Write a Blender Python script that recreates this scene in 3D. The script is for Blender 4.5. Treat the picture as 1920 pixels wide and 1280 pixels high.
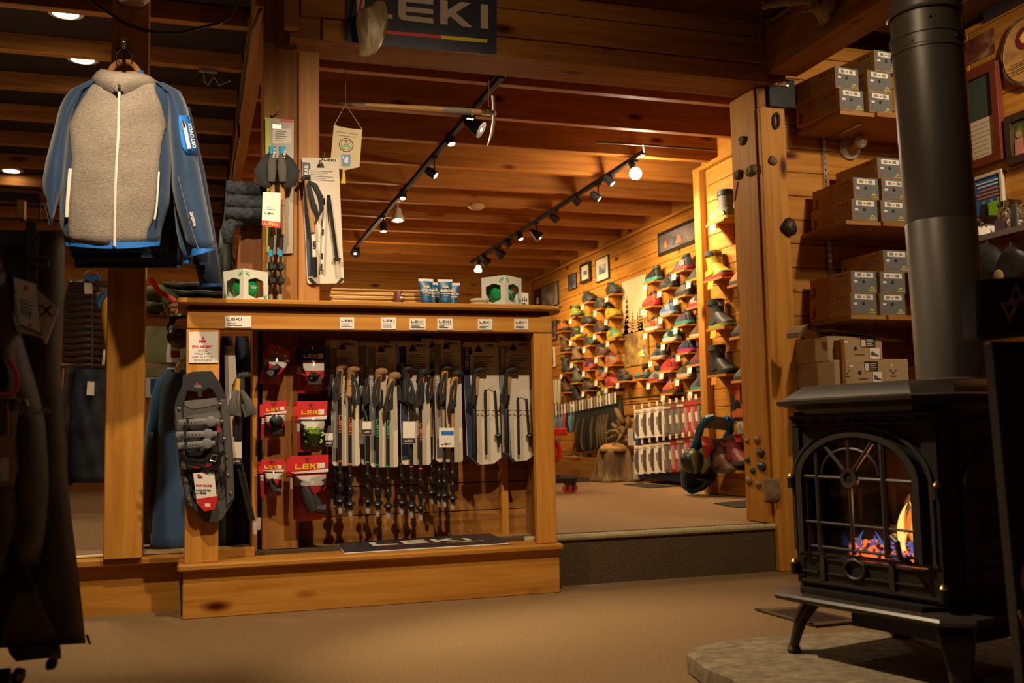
import bpy, bmesh, math, random
from mathutils import Vector, Matrix
random.seed(7)
R = random.Random(11)
sc = bpy.context.scene
for o in list(bpy.data.objects): bpy.data.objects.remove(o)
COL = sc.collection
# ---------------------------------------------------------------- camera
F, PITCH, ROLL, YAW, CH = 1883.21, 0.0924054, -0.02066403, 0.31080658, 0.72
fw = Vector((math.sin(YAW)*math.cos(PITCH), math.cos(YAW)*math.cos(PITCH), math.sin(PITCH)))
rt = Vector((math.cos(YAW), -math.sin(YAW), 0)); up = rt.cross(fw)
r2 = rt*math.cos(ROLL)+up*math.sin(ROLL); u2 = up*math.cos(ROLL)-rt*math.sin(ROLL)
CAM = Vector((0, 0, CH))
cd = bpy.data.cameras.new('camera'); co = bpy.data.objects.new('camera', cd); COL.objects.link(co)
cd.sensor_width = 36; cd.lens = 36*F/1920; cd.clip_start = .05
mw = Matrix((r2, u2, -fw)).transposed().to_4x4(); mw.translation = CAM; co.matrix_world = mw
cd.dof.use_dof = True; cd.dof.focus_distance = 4.75; cd.dof.aperture_fstop = 4.5
sc.camera = co
# ---------------------------------------------------------------- world, light, exposure
w = bpy.data.worlds.new('world'); sc.world = w; w.use_nodes = True
w.node_tree.nodes['Background'].inputs[0].default_value = (1, .55, .25, 1)
w.node_tree.nodes['Background'].inputs[1].default_value = .02
sc.view_settings.view_transform = 'Standard'; sc.view_settings.look = 'None'
sc.view_settings.exposure = 0.0; sc.view_settings.gamma = 1; sc.view_settings.use_curve_mapping = False
sc.cycles.use_denoising = True; sc.cycles.max_bounces = 7; sc.cycles.diffuse_bounces = 4
sc.cycles.transparent_max_bounces = 10; sc.cycles.sample_clamp_indirect = 4
sc.cycles.caustics_reflective = False; sc.cycles.caustics_refractive = False
WARM = (1, .70, .36); WARM2 = (1, .79, .53)
def lamp(kind, loc, to, power, color=WARM, size=.05, cone=70, blend=.5, name='lamp'):
    d = bpy.data.lights.new(name, kind); o = bpy.data.objects.new(name, d); COL.objects.link(o)
    o.location = loc; d.energy = power; d.color = color
    if kind == 'SPOT': d.spot_size = math.radians(cone); d.spot_blend = blend; d.shadow_soft_size = size
    elif kind == 'AREA': d.size = size
    else: d.shadow_soft_size = size
    if to is not None: o.rotation_euler = (Vector(to)-Vector(loc)).to_track_quat('-Z', 'Y').to_euler()
    return o
# unseen spots of the front room, plus added fill lights there and in the rear bays
lamp('SPOT', (-.22, 3.0, 2.75), (.05, 4.45, .65), 165, WARM2, .03, 72, .7)
lamp('SPOT', (1.0, 2.5, 2.75), (1.0, 4.5, .9), 215, WARM2, .04, 80, .8)
lamp('SPOT', (.2, 3.5, 2.75), (1.6, 2.75, .0), 360, WARM2, .04, 60, .7)
lamp('SPOT', (3.4, 2.6, 2.72), (3.4, 4.6, 1.7), 95, WARM2, .05, 84, .7)
lamp('SPOT', (3.3, 2.4, 2.6), (3.95, 4.0, 1.9), 22, WARM2, .05, 80, .7)
lamp('SPOT', (.3, 1.5, 2.6), (2.1, 2.4, 1.6), 70, WARM2, .06, 44, .8)  # added spot that brightens the left side of the stove pipe
lamp('POINT', (-.6, .2, 2.5), None, 7, WARM2, .15)  # added fill light for the front room, no fitting
lamp('SPOT', (1.2, 3.2, 2.7), (1.3, 4.6, 2.5), 7, WARM, .1, 110, .9)
lamp('POINT', (2.2, 7.3, 1.9), None, 9, WARM, .12)  # added fill light in mid-air, near half of the rear room
lamp('POINT', (1.9, 10.3, 2.1), None, 36, WARM, .12)  # added fill light in mid-air, far end of the rear room
lamp('POINT', (-.85, 5.25, 1.75), None, 11, WARM2, .1)  # added fill light for the goods in the left bay

# ---------------------------------------------------------------- picture rays on real planes
def ray(x, y): return fw+r2*((x-960)/F)-u2*((y-640)/F)
def PY(x, y, Y): d = ray(x, y); return CAM+d*(Y/d.y)
def PX(x, y, X): d = ray(x, y); return CAM+d*(X/d.x)
def PZ(x, y, z): d = ray(x, y); return CAM+d*((z-CH)/d.z)
# ---------------------------------------------------------------- materials
MATS = {}
def nt(name):
    m = bpy.data.materials.new(name); m.use_nodes = True
    return m, m.node_tree.nodes, m.node_tree.links, m.node_tree.nodes['Principled BSDF']
def mat(name, col, rough=.6, metal=0, emit=None, es=0, alpha=1, noise=0, nscale=60, trans=0, bump=0, coat=0, sheen=0):
    if name in MATS: return MATS[name]
    m, N, L, b = nt(name); MATS[name] = m
    b.inputs['Base Color'].default_value = (*col, 1); b.inputs['Roughness'].default_value = rough
    b.inputs['Metallic'].default_value = metal; b.inputs['Alpha'].default_value = alpha
    b.inputs['Transmission Weight'].default_value = trans; b.inputs['Coat Weight'].default_value = coat
    b.inputs['Sheen Weight'].default_value = sheen
    if emit: b.inputs['Emission Color'].default_value = (*emit, 1); b.inputs['Emission Strength'].default_value = es
    if noise or bump:
        t = N.new('ShaderNodeTexCoord'); n = N.new('ShaderNodeTexNoise'); n.inputs['Scale'].default_value = nscale; n.inputs['Detail'].default_value = 5
        L.new(t.outputs['Object'], n.inputs['Vector'])
        if noise:
            r = N.new('ShaderNodeValToRGB'); L.new(n.outputs['Fac'], r.inputs[0])
            r.color_ramp.elements[0].position = .3; r.color_ramp.elements[1].position = .7
            r.color_ramp.elements[0].color = (*[c*(1-noise) for c in col], 1); r.color_ramp.elements[1].color = (*[min(1, c*(1+noise)) for c in col], 1)
            L.new(r.outputs[0], b.inputs['Base Color'])
        if bump:
            bp = N.new('ShaderNodeBump'); bp.inputs['Strength'].default_value = bump; bp.inputs['Distance'].default_value = .01
            L.new(n.outputs['Fac'], bp.inputs['Height']); L.new(bp.outputs[0], b.inputs['Normal'])
    return m
def wood(name, a, c, axis='X', rough=.5, knots=1.0, grain=1.0):
    if name in MATS: return MATS[name]
    m, N, L, b = nt(name); MATS[name] = m
    t = N.new('ShaderNodeTexCoord'); oi = N.new('ShaderNodeObjectInfo')
    ad = N.new('ShaderNodeVectorMath'); ad.operation = 'ADD'; mu = N.new('ShaderNodeVectorMath'); mu.operation = 'SCALE'
    cx = N.new('ShaderNodeCombineXYZ')
    for i in range(3): L.new(oi.outputs['Random'], cx.inputs[i])
    L.new(cx.outputs[0], mu.inputs[0]); mu.inputs['Scale'].default_value = 17
    L.new(t.outputs['Object'], ad.inputs[0]); L.new(mu.outputs[0], ad.inputs[1])
    i = 'XYZ'.index(axis)
    def mp(al, ac):
        n = N.new('ShaderNodeMapping'); n.vector_type = 'POINT'
        s = [ac]*3; s[i] = al; n.inputs['Scale'].default_value = s; L.new(ad.outputs[0], n.inputs['Vector']); return n
    g = N.new('ShaderNodeTexNoise'); g.inputs['Scale'].default_value = 1; g.inputs['Detail'].default_value = 6; g.inputs['Distortion'].default_value = .6
    L.new(mp(1.6*grain, 26*grain).outputs[0], g.inputs['Vector'])
    r = N.new('ShaderNodeValToRGB'); L.new(g.outputs['Fac'], r.inputs[0])
    r.color_ramp.elements[0].position = .28; r.color_ramp.elements[0].color = (*c, 1)
    r.color_ramp.elements[1].position = .62; r.color_ramp.elements[1].color = (*a, 1)
    v = N.new('ShaderNodeTexVoronoi'); v.inputs['Scale'].default_value = 1
    L.new(mp(2.0, 5.2).outputs[0], v.inputs['Vector'])
    kr = N.new('ShaderNodeValToRGB'); L.new(v.outputs['Distance'], kr.inputs[0])
    e = kr.color_ramp.elements; e[0].position = .05; e[0].color = (.10, .035, .012, 1); e[1].position = .16; e[1].color = (1, 1, 1, 1)
    x = e.new(.085); x.color = (.42, .24, .16, 1)
    mx = N.new('ShaderNodeMix'); mx.data_type = 'RGBA'; mx.blend_type = 'MULTIPLY'; mx.inputs[0].default_value = knots
    L.new(r.outputs[0], mx.inputs[6]); L.new(kr.outputs[0], mx.inputs[7])
    hs = N.new('ShaderNodeHueSaturation'); mr = N.new('ShaderNodeMapRange')
    mr.inputs['To Min'].default_value = .82; mr.inputs['To Max'].default_value = 1.15
    L.new(oi.outputs['Random'], mr.inputs['Value']); L.new(mr.outputs[0], hs.inputs['Value']); L.new(mx.outputs[2], hs.inputs['Color'])
    L.new(hs.outputs[0], b.inputs['Base Color']); b.inputs['Roughness'].default_value = rough; b.inputs['Specular IOR Level'].default_value = .22
    bp = N.new('ShaderNodeBump'); bp.inputs['Strength'].default_value = .12; bp.inputs['Distance'].default_value = .004
    L.new(g.outputs['Fac'], bp.inputs['Height']); L.new(bp.outputs[0], b.inputs['Normal'])
    return m
def film(name):
    if name in MATS: return MATS[name]
    m, N, L, b = nt(name); MATS[name] = m
    gl = N.new('ShaderNodeBsdfGlossy'); gl.inputs['Roughness'].default_value = .12
    tr = N.new('ShaderNodeBsdfTransparent'); mi = N.new('ShaderNodeMixShader'); fr = N.new('ShaderNodeFresnel'); fr.inputs[0].default_value = 1.45
    t = N.new('ShaderNodeTexCoord'); n = N.new('ShaderNodeTexNoise'); n.inputs['Scale'].default_value = 16; n.inputs['Detail'].default_value = 2
    L.new(t.outputs['Object'], n.inputs['Vector'])
    bp = N.new('ShaderNodeBump'); bp.inputs['Strength'].default_value = .35; bp.inputs['Distance'].default_value = .02
    L.new(n.outputs['Fac'], bp.inputs['Height']); L.new(bp.outputs[0], gl.inputs['Normal']); L.new(bp.outputs[0], fr.inputs['Normal'])
    L.new(fr.outputs[0], mi.inputs[0]); L.new(tr.outputs[0], mi.inputs[1]); L.new(gl.outputs[0], mi.inputs[2])
    L.new(mi.outputs[0], N['Material Output'].inputs[0]); return m
def ramp_mat(name, stops, scale, stretch=(1, 1, 1), rough=.7, kind='noise', distort=.5, bump=0):
    if name in MATS: return MATS[name]
    m, N, L, b = nt(name); MATS[name] = m
    t = N.new('ShaderNodeTexCoord'); mp = N.new('ShaderNodeMapping'); mp.inputs['Scale'].default_value = stretch
    L.new(t.outputs['Object'], mp.inputs[0])
    n = N.new('ShaderNodeTexNoise'); n.inputs['Scale'].default_value = scale; n.inputs['Detail'].default_value = 6; n.inputs['Distortion'].default_value = distort
    L.new(mp.outputs[0], n.inputs['Vector'])
    r = N.new('ShaderNodeValToRGB'); L.new(n.outputs['Fac'], r.inputs[0]); e = r.color_ramp.elements
    e[0].position, e[0].color = stops[0][0], (*stops[0][1], 1); e[1].position, e[1].color = stops[-1][0], (*stops[-1][1], 1)
    for p, c in stops[1:-1]: x = e.new(p); x.color = (*c, 1)
    L.new(r.outputs[0], b.inputs['Base Color']); b.inputs['Roughness'].default_value = rough
    if bump:
        bp = N.new('ShaderNodeBump'); bp.inputs['Strength'].default_value = bump; bp.inputs['Distance'].default_value = .01
        L.new(n.outputs['Fac'], bp.inputs['Height']); L.new(bp.outputs[0], b.inputs['Normal'])
    return m
PA, PC = (.56, .25, .040), (.40, .15, .017)      # knotty pine
pineX, pineY, pineZ = [wood('pine_'+a, PA, PC, a) for a in 'XYZ']
lightX = wood('pale_pine', (.74, .50, .22), (.62, .36, .13), 'X', knots=.8)
OA, OC = (.36, .155, .030), (.22, .08, .014)
oldX, oldY, oldZ = [wood('old_fir_'+a, OA, OC, a, .6) for a in 'XYZ']
RA, RC = (.41, .155, .026), (.28, .095, .013)
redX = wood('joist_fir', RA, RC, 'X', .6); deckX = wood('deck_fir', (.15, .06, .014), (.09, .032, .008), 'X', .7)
white = mat('white_card', (.80, .72, .62), .6); cream = mat('cream_card', (.66, .56, .42), .6)
black = mat('black_plastic', (.012, .011, .011), .35); dark = mat('dark_rubber', (.022, .02, .02), .6)
navy = mat('navy_print', (.018, .028, .065), .5); red = mat('red_print', (.62, .02, .025), .45); yellow = mat('yellow_print', (.85, .58, .02), .5)
chrome = mat('steel', (.62, .58, .52), .28, 1); grey = mat('grey_print', (.22, .20, .18), .7); ink = mat('black_ink', (.02, .018, .016), .7)
cork = mat('cork', (.42, .22, .08), .8, noise=.25, nscale=220); orange = mat('orange_print', (.80, .16, .03), .5)
green = mat('green_print', (.05, .42, .13), .5); blue = mat('blue_print', (.03, .17, .50), .5); lime = mat('lime_plastic', (.38, .72, .03), .4)
brass = mat('brass', (.62, .38, .12), .3, 1); clear = mat('clear_plastic', (.75, .68, .6), .25, alpha=.45)
FILM = film('clear_film')
# ---------------------------------------------------------------- mesh helpers
class M:
    def __init__(s): s.v = []; s.f = []; s.m = []
    def add(s, vs, fs, m=0):
        o = len(s.v); s.v += [tuple(v) for v in vs]; s.f += [tuple(i+o for i in f) for f in fs]; s.m += [m]*len(fs); return s
    def box(s, x0, x1, y0, y1, z0, z1, m=0):
        v = [(x, y, z) for z in (z0, z1) for y in (y0, y1) for x in (x0, x1)]
        return s.add(v, [(0, 2, 3, 1), (4, 5, 7, 6), (0, 1, 5, 4), (2, 6, 7, 3), (0, 4, 6, 2), (1, 3, 7, 5)], m)
    def prism(s, pts, d0, d1, ax='y', m=0):
        n = len(pts)
        def c(p, d): return (p[0], d, p[1]) if ax == 'y' else ((d, p[0], p[1]) if ax == 'x' else (p[0], p[1], d))
        v = [c(p, d0) for p in pts]+[c(p, d1) for p in pts]
        return s.add(v, [tuple(range(n)), tuple(range(2*n-1, n-1, -1))]+[(i, (i+1) % n, n+(i+1) % n, n+i) for i in range(n)], m)
    def hexa(s, q, d, m=0):      # four points and a thickness vector
        d = Vector(d); v = [Vector(p) for p in q]; v += [p+d for p in v]
        return s.add(v, [(0, 1, 2, 3), (7, 6, 5, 4), (0, 4, 5, 1), (1, 5, 6, 2), (2, 6, 7, 3), (3, 7, 4, 0)], m)
    def loft(s, rings, m=0, cap=True, closed=True):
        k = len(rings[0]); v = [p for r in rings for p in r]; f = []
        for i in range(len(rings)-1):
            for j in range(k if closed else k-1):
                f.append((i*k+j, i*k+(j+1) % k, (i+1)*k+(j+1) % k, (i+1)*k+j))
        if cap: f += [tuple(range(k)), tuple(range(len(v)-1, len(v)-k-1, -1))]
        return s.add(v, f, m)
    def tube(s, path, r, n=8, m=0, flat=1.0, hint=None):
        P = [Vector(p) for p in path]; rings = []; a = None
        for i, p in enumerate(P):
            t = (P[min(i+1, len(P)-1)]-P[max(i-1, 0)])
            t = t.normalized() if t.length > 1e-9 else Vector((0, 0, 1))
            if a is None:
                h = Vector(hint) if hint else (Vector((0, 1, 0)) if abs(t.y) < .9 else Vector((1, 0, 0)))
                a = (h-t*h.dot(t)).normalized()
            else:
                a = (a-t*a.dot(t)); a = a.normalized() if a.length > 1e-6 else t.orthogonal().normalized()
            b = t.cross(a); q = r[i] if isinstance(r, (list, tuple)) else r
            rings.append([p+a*(q*flat*math.cos(2*math.pi*j/n))+b*(q*math.sin(2*math.pi*j/n)) for j in range(n)])
        return s.loft(rings, m)
    def lathe(s, prof, n=16, c=(0, 0, 0), d=(0, 0, 1), m=0, cap=True):
        d = Vector(d).normalized(); a = d.orthogonal().normalized(); b = d.cross(a); c = Vector(c)
        return s.loft([[c+d*z+a*(r*math.cos(2*math.pi*j/n))+b*(r*math.sin(2*math.pi*j/n)) for j in range(n)] for r, z in prof], m, cap)
    def ell(s, c, r, n=10, m=0, k=6):
        c = Vector(c); rings = []
        for i in range(k+1):
            t = -math.pi/2+math.pi*i/k; t = max(-1.45, min(1.45, t))
            rings.append([c+Vector((r[0]*math.cos(t)*math.cos(2*math.pi*j/n), r[1]*math.cos(t)*math.sin(2*math.pi*j/n), r[2]*math.sin(t))) for j in range(n)])
        return s.loft(rings, m)
    def xf(s, T): s.v = [tuple(T @ Vector(v)) for v in s.v]; return s
    def join(s, o, m=None): return s.add(o.v, o.f, 0) if m is None else s.add(o.v, o.f, m)
def obj(name, me, mats, parent=None, loc=None, bevel=0, smooth=None, label=None, cat=None, group=None, kind=None):
    if isinstance(me, M):
        d = bpy.data.meshes.new(name); d.from_pydata(me.v, [], me.f)
        if len(me.f) != len(d.polygons): raise ValueError(name)
        d.polygons.foreach_set('material_index', me.m)
        bm = bmesh.new(); bm.from_mesh(d); bmesh.ops.recalc_face_normals(bm, faces=bm.faces)
        if bevel:
            es = [e for e in bm.edges if len(e.link_faces) == 2 and e.calc_face_angle(0) > .5]
            bmesh.ops.bevel(bm, geom=es, offset=bevel, segments=1, affect='EDGES')
        bm.to_mesh(d); bm.free()
        if smooth is not None:
            d.polygons.foreach_set('use_smooth', [True]*len(d.polygons)); d.set_sharp_from_angle(angle=smooth)
        for q in (mats if isinstance(mats, (list, tuple)) else [mats]): d.materials.append(q)
    else: d = me
    o = bpy.data.objects.new(name, d); COL.objects.link(o)
    if parent: o.parent = parent
    if loc is not None: o.location = loc
    tag(o, label, cat, group, kind); return o
def tag(o, label=None, cat=None, group=None, kind=None):
    for k, v in (('label', label), ('category', cat), ('group', group), ('kind', kind)):
        if v: o[k] = v
    return o
def thing(name, loc, label, cat, group=None, rz=0):
    o = bpy.data.objects.new(name, None); COL.objects.link(o); o.empty_display_size = .05
    o.location = loc; o.rotation_euler.z = rz; return tag(o, label, cat, group)
def dup(root, loc=None, label=None, rz=None):
    def c(o, p):
        n = o.copy(); COL.objects.link(n)
        if p: n.parent = p
        for ch in o.children: c(ch, n)
        return n
    n = c(root, None)
    if loc is not None: n.location = loc
    if label: n['label'] = label
    if rz is not None: n.rotation_euler.z = rz
    return n
SM = .6
_T = {}
def text_mesh(s, size, bold=0, ax='left', depth=.0006, shear=0, width=1):
    cu = bpy.data.curves.new('t', 'FONT'); cu.body = s; cu.size = size; cu.extrude = depth; cu.offset = bold; cu.resolution_u = 2; cu.shear = shear
    cu.align_x = ax.upper(); cu.align_y = 'CENTER'; o = bpy.data.objects.new('t', cu); COL.objects.link(o)
    dg = bpy.context.evaluated_depsgraph_get(); me = bpy.data.meshes.new_from_object(o.evaluated_get(dg))
    m = M(); m.v = [(v.co.x*width, -v.co.z, v.co.y) for v in me.vertices]; m.f = [tuple(p.vertices) for p in me.polygons]; m.m = [0]*len(m.f)
    bpy.data.objects.remove(o); bpy.data.curves.remove(cu); bpy.data.meshes.remove(me); return m
def text(s, size, mt, parent, loc, rot=0, ax='center', bold=0, shear=0, T=None, width=1, name='lettering'):
    m = text_mesh(s, size, bold, ax, shear=shear, width=width)
    X = Matrix.Rotation(rot, 4, 'Y')
    m.xf(Matrix.Translation(Vector(loc)) @ (T if T else X)); return obj(name, m, mt, parent)
def leki(w, h, t=.0012, shear=0):       # wide block lettering, x right, z up, centred
    m = M(); lw = w*.235; g = w*.0525; s = h*.27; st = h*.27
    def P(pts, x): m.prism([(x-w/2+a*1.0+shear*b, b-h/2) for a, b in pts], -t, 0)
    P([(0, 0), (lw, 0), (lw, s), (st, s), (st, h), (0, h)], 0)
    x = lw+g
    P([(0, 0), (lw, 0), (lw, s*.85), (st, s*.85), (st, h*.39), (lw, h*.39), (lw, h*.62), (st, h*.62), (st, h-s*.85), (lw, h-s*.85), (lw, h), (0, h)], x)
    x += lw+g; k = lw
    P([(0, 0), (st, 0), (st, h*.40), (k*.42, h*.40), (k*.74, 0), (k*1.06, 0), (k*.66, h*.52), (k*1.02, h), (k*.72, h), (k*.40, h*.62), (st, h*.62), (st, h), (0, h)], x)
    x += lw*1.06+g; P([(0, 0), (st, 0), (st, h), (0, h)], x); return m
def lines(m, x0, x1, z0, z1, n, y, mi=0, fill=.35, ragged=.5):   # rows of small print
    for i in range(n):
        z = z1-(z1-z0)*(i+.5)/n; hh = (z1-z0)/n*fill/2; e = x1-(x1-x0)*ragged*R.random()
        m.box(x0, e, y-.0004, y, z-hh, z+hh, mi)
    return m
# ================================================================ setting
S = 'structure'
carpet = ramp_mat('carpet_tan', [(.25, (.14, .078, .027)), (.5, (.215, .125, .046)), (.75, (.30, .18, .072))], 190, rough=.95, bump=.5, distort=0)
carpet2 = ramp_mat('carpet_rear', [(.25, (.21, .12, .05)), (.5, (.30, .18, .08)), (.75, (.38, .24, .11))], 160, rough=.95, bump=.4, distort=0)
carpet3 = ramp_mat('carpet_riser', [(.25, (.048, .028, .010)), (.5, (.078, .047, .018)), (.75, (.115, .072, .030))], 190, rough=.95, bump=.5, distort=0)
def st(name, m, mt, parent=None, **k): return obj(name, m, mt, parent, kind=None if parent else S, **k)
st('floor', M().box(-4.2, 4.2, -3.2, 4.70, -.06, 0), carpet)
rf = st('floor', M().box(-6.2, 4.5, 4.66, 13.1, .10, .236), carpet2)
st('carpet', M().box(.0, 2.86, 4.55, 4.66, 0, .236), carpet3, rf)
st('nosing', M().tube([(1.5, 4.55, .226), (2.865, 4.55, .226)], .0165, 10), mat('nosing_strip', (.40, .33, .16), .5, noise=.2, nscale=90), rf, smooth=SM)
# left ledge: cap board, riser board, metal strip
lw = st('wall_left_ledge', M().box(-1.6, -.03, 4.63, 4.66, 0, .205), pineX)
st('cap_board', M().box(-1.6, -.02, 4.575, 4.70, .205, .236), pineX, lw, bevel=.006)
st('edge_strip', M().box(-1.6, -.345, 4.70, 4.735, .236, .243), mat('bright_strip', (.85, .80, .70), .4), lw)
st('edge_strip', M().box(-1.6, -.345, 4.685, 4.70, .236, .240), mat('yellow_strip', (.80, .48, .05), .5), lw)
# planked walls
def planks(wall, ax, c0, a0, a1, z0, z1, pitch, mt, out, seg=2.4, gap=.004):
    z = z0; k = 0
    while z < z1-.01:
        zt = min(z+pitch, z1); a = a0; first = True
        while a < a1-.01:
            b = a+seg*(R.uniform(.35, 1.0) if first else R.uniform(.8, 1.1)); first = False
            if a1-b < .4: b = a1
            d = .016+R.uniform(-.002, .002); m = M()
            if ax == 'y': m.box(0, b-a-gap, 0, -d*out, 0, zt-z-gap); loc = (a, c0, z)
            else: m.box(0, -d*out, 0, b-a-gap, 0, zt-z-gap); loc = (c0, a, z)
            o = obj('plank', m, mt, wall, loc, bevel=.0025); a = b
        z = zt
wr = st('wall_right', M().box(4.376, 4.5, 6.95, 13.1, .236, 3.02), pineY)
planks(wr, 'x', 4.376, 6.96, 12.68, .24, 2.75, .132, pineY, 1, 2.6)
st('trim_1', M().box(4.325, 4.36, 6.97, 12.66, 2.745, 2.775), pineY, bevel=.006)
wn = st('wall_right_near', M().box(3.836, 4.5, 4.82, 6.95, .236, 3.02), pineY)
planks(wn, 'x', 3.836, 4.84, 6.86, .24, 2.75, .132, pineY, 1, 2.1)
st('trim_2', M().box(3.775, 3.82, 4.84, 7.00, 2.745, 2.78), pineY, bevel=.006)
st('trim_3', M().box(3.765, 3.836, 6.87, 6.97, .24, 2.744), pineZ, bevel=.004)      # corner pilaster
st('baseboard_right', M().box(4.335, 4.36, 6.98, 12.66, .24, .36), pineY, bevel=.004)
wb = st('wall_back', M().box(-6.2, 4.376, 12.70, 12.9, .236, 3.02), pineX)
planks(wb, 'y', 12.70, .3, 4.35, .9, 2.75, .14, pineX, 1, 3.2)
st('trim_4', M().box(4.29, 4.35, 12.62, 12.68, .24, 2.75), pineZ)
st('wall_left', M().box(-6.3, -6.2, 4.6, 12.9, .236, 3.02), oldY)
wbx = st('wall_boxes', M().box(2.98, 4.0, 4.70, 4.82, 0, 2.88), pineX)
planks(wbx, 'y', 4.70, 3.0, 3.94, .0, 2.86, .133, pineX, 1, 3.2)
wp = st('wall_pictures', M().box(3.956, 4.1, -3.2, 4.70, 0, 2.84), pineY)
planks(wp, 'x', 3.956, 2.2, 4.68, 1.2, 2.83, .20, pineY, 1, 2.6)
st('wall_left_front', M().box(-4.2, -4.1, -3.2, 4.6, 0, 2.84), oldY)
st('wall_behind', M().box(-4.2, 4.1, -3.3, -3.2, 0, 2.84), oldX)
# ceilings with joists
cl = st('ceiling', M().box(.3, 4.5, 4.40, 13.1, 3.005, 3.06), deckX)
y = 5.464
JY = []
while y < 12.6: JY.append(y); y += .6135
jm = {}
for y in [4.85]+JY:
    x1 = 3.90 if y < 6.9 else 4.40
    obj('joist', M().box(.36-1.9, x1-1.9, 0, .057, 0, .235), redX, cl, (1.9, y, 2.77), bevel=.003)
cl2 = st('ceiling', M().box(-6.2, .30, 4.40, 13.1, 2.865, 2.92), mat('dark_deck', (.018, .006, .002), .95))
y = 4.40
while y < 12.6:
    obj('joist', M().box(-3.1, 3.36, 0, .057, 0, .095), oldX, cl2, (-3.1, y, 2.77), bevel=.003); y += .606
obj('girder', M().box(.27, .36, 4.62, 12.6, 2.72, 3.0), oldY, cl2)
cf = st('ceiling', M().box(-4.2, 4.1, -3.2, 4.46, 2.90, 2.96), oldX)
for k in range(9):
    obj('plank', M().box(-2.3, 2.3, 0, .196, 0, .02), deckX, cf, (1.8, 4.25-.2*k, 2.875))
hb = st('header_beam', M().box(.42, 3.0, 4.49, 4.72, 2.532, 2.86), oldX)
obj('board', M().box(-1.16, 1.16, -.022, 0, 0, .096), oldX, hb, (1.72, 4.49, 2.532), bevel=.003)
obj('board', M().box(-1.27, 1.27, -.034, 0, 0, .135), oldX, hb, (1.73, 4.49, 2.632), bevel=.003)
obj('board', M().box(-1.27, 1.27, -.030, 0, 0, .085), oldX, hb, (1.73, 4.49, 2.772), bevel=.003)
obj('board', M().box(0, .062, -.05, 0, 0, .30), oldZ, hb, (.39, 4.49, 2.56), bevel=.003)
st('side_beam', M().box(2.87, 3.05, -.5, 4.46, 2.575, 2.86), oldY, bevel=.006)
# posts
pl = st('post', M().box(-.340, -.188, 4.552, 4.70, .236, 2.77), pineZ, bevel=.004)
pm = st('post', M().box(.306, .462, 4.60, 4.75, .236, 2.86), oldZ, bevel=.004)
obj('board', M().box(-.047, .047, -.02, 0, 0, 1.3), wood('board_fir', (.47, .215, .06), (.33, .13, .034), 'Z'), pm, (.51, 4.60, 1.21), bevel=.003)
pr = st('post', M().box(2.852, 3.005, 4.518, 4.67, 0, 2.42), pineZ, bevel=.004)
obj('board', M().box(-.012, 0, 4.555, 4.80, .24, 2.53), pineZ, pr, (2.852, 0, 0), bevel=.002)
obj('board', M().box(0, .05, 4.68, 4.80, .24, 2.53), pineZ, pr, (2.852, 0, 0))
obj('board', M().box(0, .05, 4.53, 4.68, 2.42, 2.53), oldZ, pr, (2.852, 0, 0))
brk = mat('black_iron', (.016, .017, .018), .45, .6)
b = M().box(2.905, 3.06, 4.50, 4.66, 2.422, 2.575)
obj('bracket', b, brk, pr)
for x, z in ((2.945, 2.545), (3.015, 2.54)): obj('bolt', M().lathe([(.001, .012), (.011, .009), (.013, 0)], 10, (x, 4.50, z), (0, -1, 0)), chrome, pr, smooth=SM)
# ================================================================ display counter
ct = thing('display_counter', (.8, 4.5, 0), 'long pine display counter with open front, two posts and a wide ledge', 'counter')
def cp(name, m, mt, **k): m.xf(Matrix.Translation((-.8, -4.5, 0))); return obj(name, m, mt, ct, **k)
out = [(-.055, 4.33), (1.52, 4.33), (1.60, 4.345), (1.655, 4.40), (1.675, 4.47), (1.655, 4.56), (1.6, 4.64), (1.52, 4.66), (-.055, 4.66)]
cp('worktop', M().prism(out, 1.287, 1.312, 'z'), pineX, bevel=.007)
cp('fascia', M().box(-.016, 1.603, 4.374, 4.394, 1.188, 1.268), pineX, bevel=.003)
cp('fascia_rail', M().box(-.01, 1.598, 4.396, 4.43, 1.188, 1.287), oldX)
cp('stile', M().box(-.018, .115, 4.380, 4.42, .222, 1.187), pineZ, bevel=.003)
cp('stile', M().box(1.512, 1.605, 4.380, 4.42, .222, 1.187), pineZ, bevel=.003)
cp('side_panel', M().box(1.58, 1.603, 4.42, 4.76, .222, 1.287), oldZ)
cp('side_panel', M().box(-.016, .0, 4.42, 4.5, .222, 1.287), oldZ)
cp('divider', M().box(.262, .285, 4.60, 4.76, .222, 1.287), pineZ, bevel=.002)
cp('ledge', M().prism([(-.045, 4.345), (1.625, 4.345), (1.625, 4.78), (-.045, 4.78)], .192, .222, 'z'), pineX, bevel=.008)
cp('base_board', M().box(-.024, 1.612, 4.375, 4.40, .0, .192), pineX, bevel=.003)
cp('base_side', M().box(1.585, 1.612, 4.40, 4.62, 0, .192), oldY)
cp('toe_rail', M().box(.115, .27, 4.52, 4.54, .222, .262), pineX, bevel=.002)
cp('batten', M().box(1.44, 1.475, 4.70, 4.735, .24, 1.28), pineZ)
cp('batten', M().box(.285, .34, 4.72, 4.74, .222, 1.25), oldZ)
cp('foot_rail', M().box(1.2, 1.51, 4.70, 4.74, .222, .24), pineX)
cp('light_block_panel', M().box(.285, 1.58, 4.757, 4.765, .222, 1.285), oldX)  # added slab, stops light leaking through the gaps between the back boards
z = .225
while z < 1.27:
    cp('back_board', M().box(.285, 1.58, 4.742, 4.756, z, min(z+.131, 1.285)), oldX, bevel=.0015); z += .135
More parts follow.
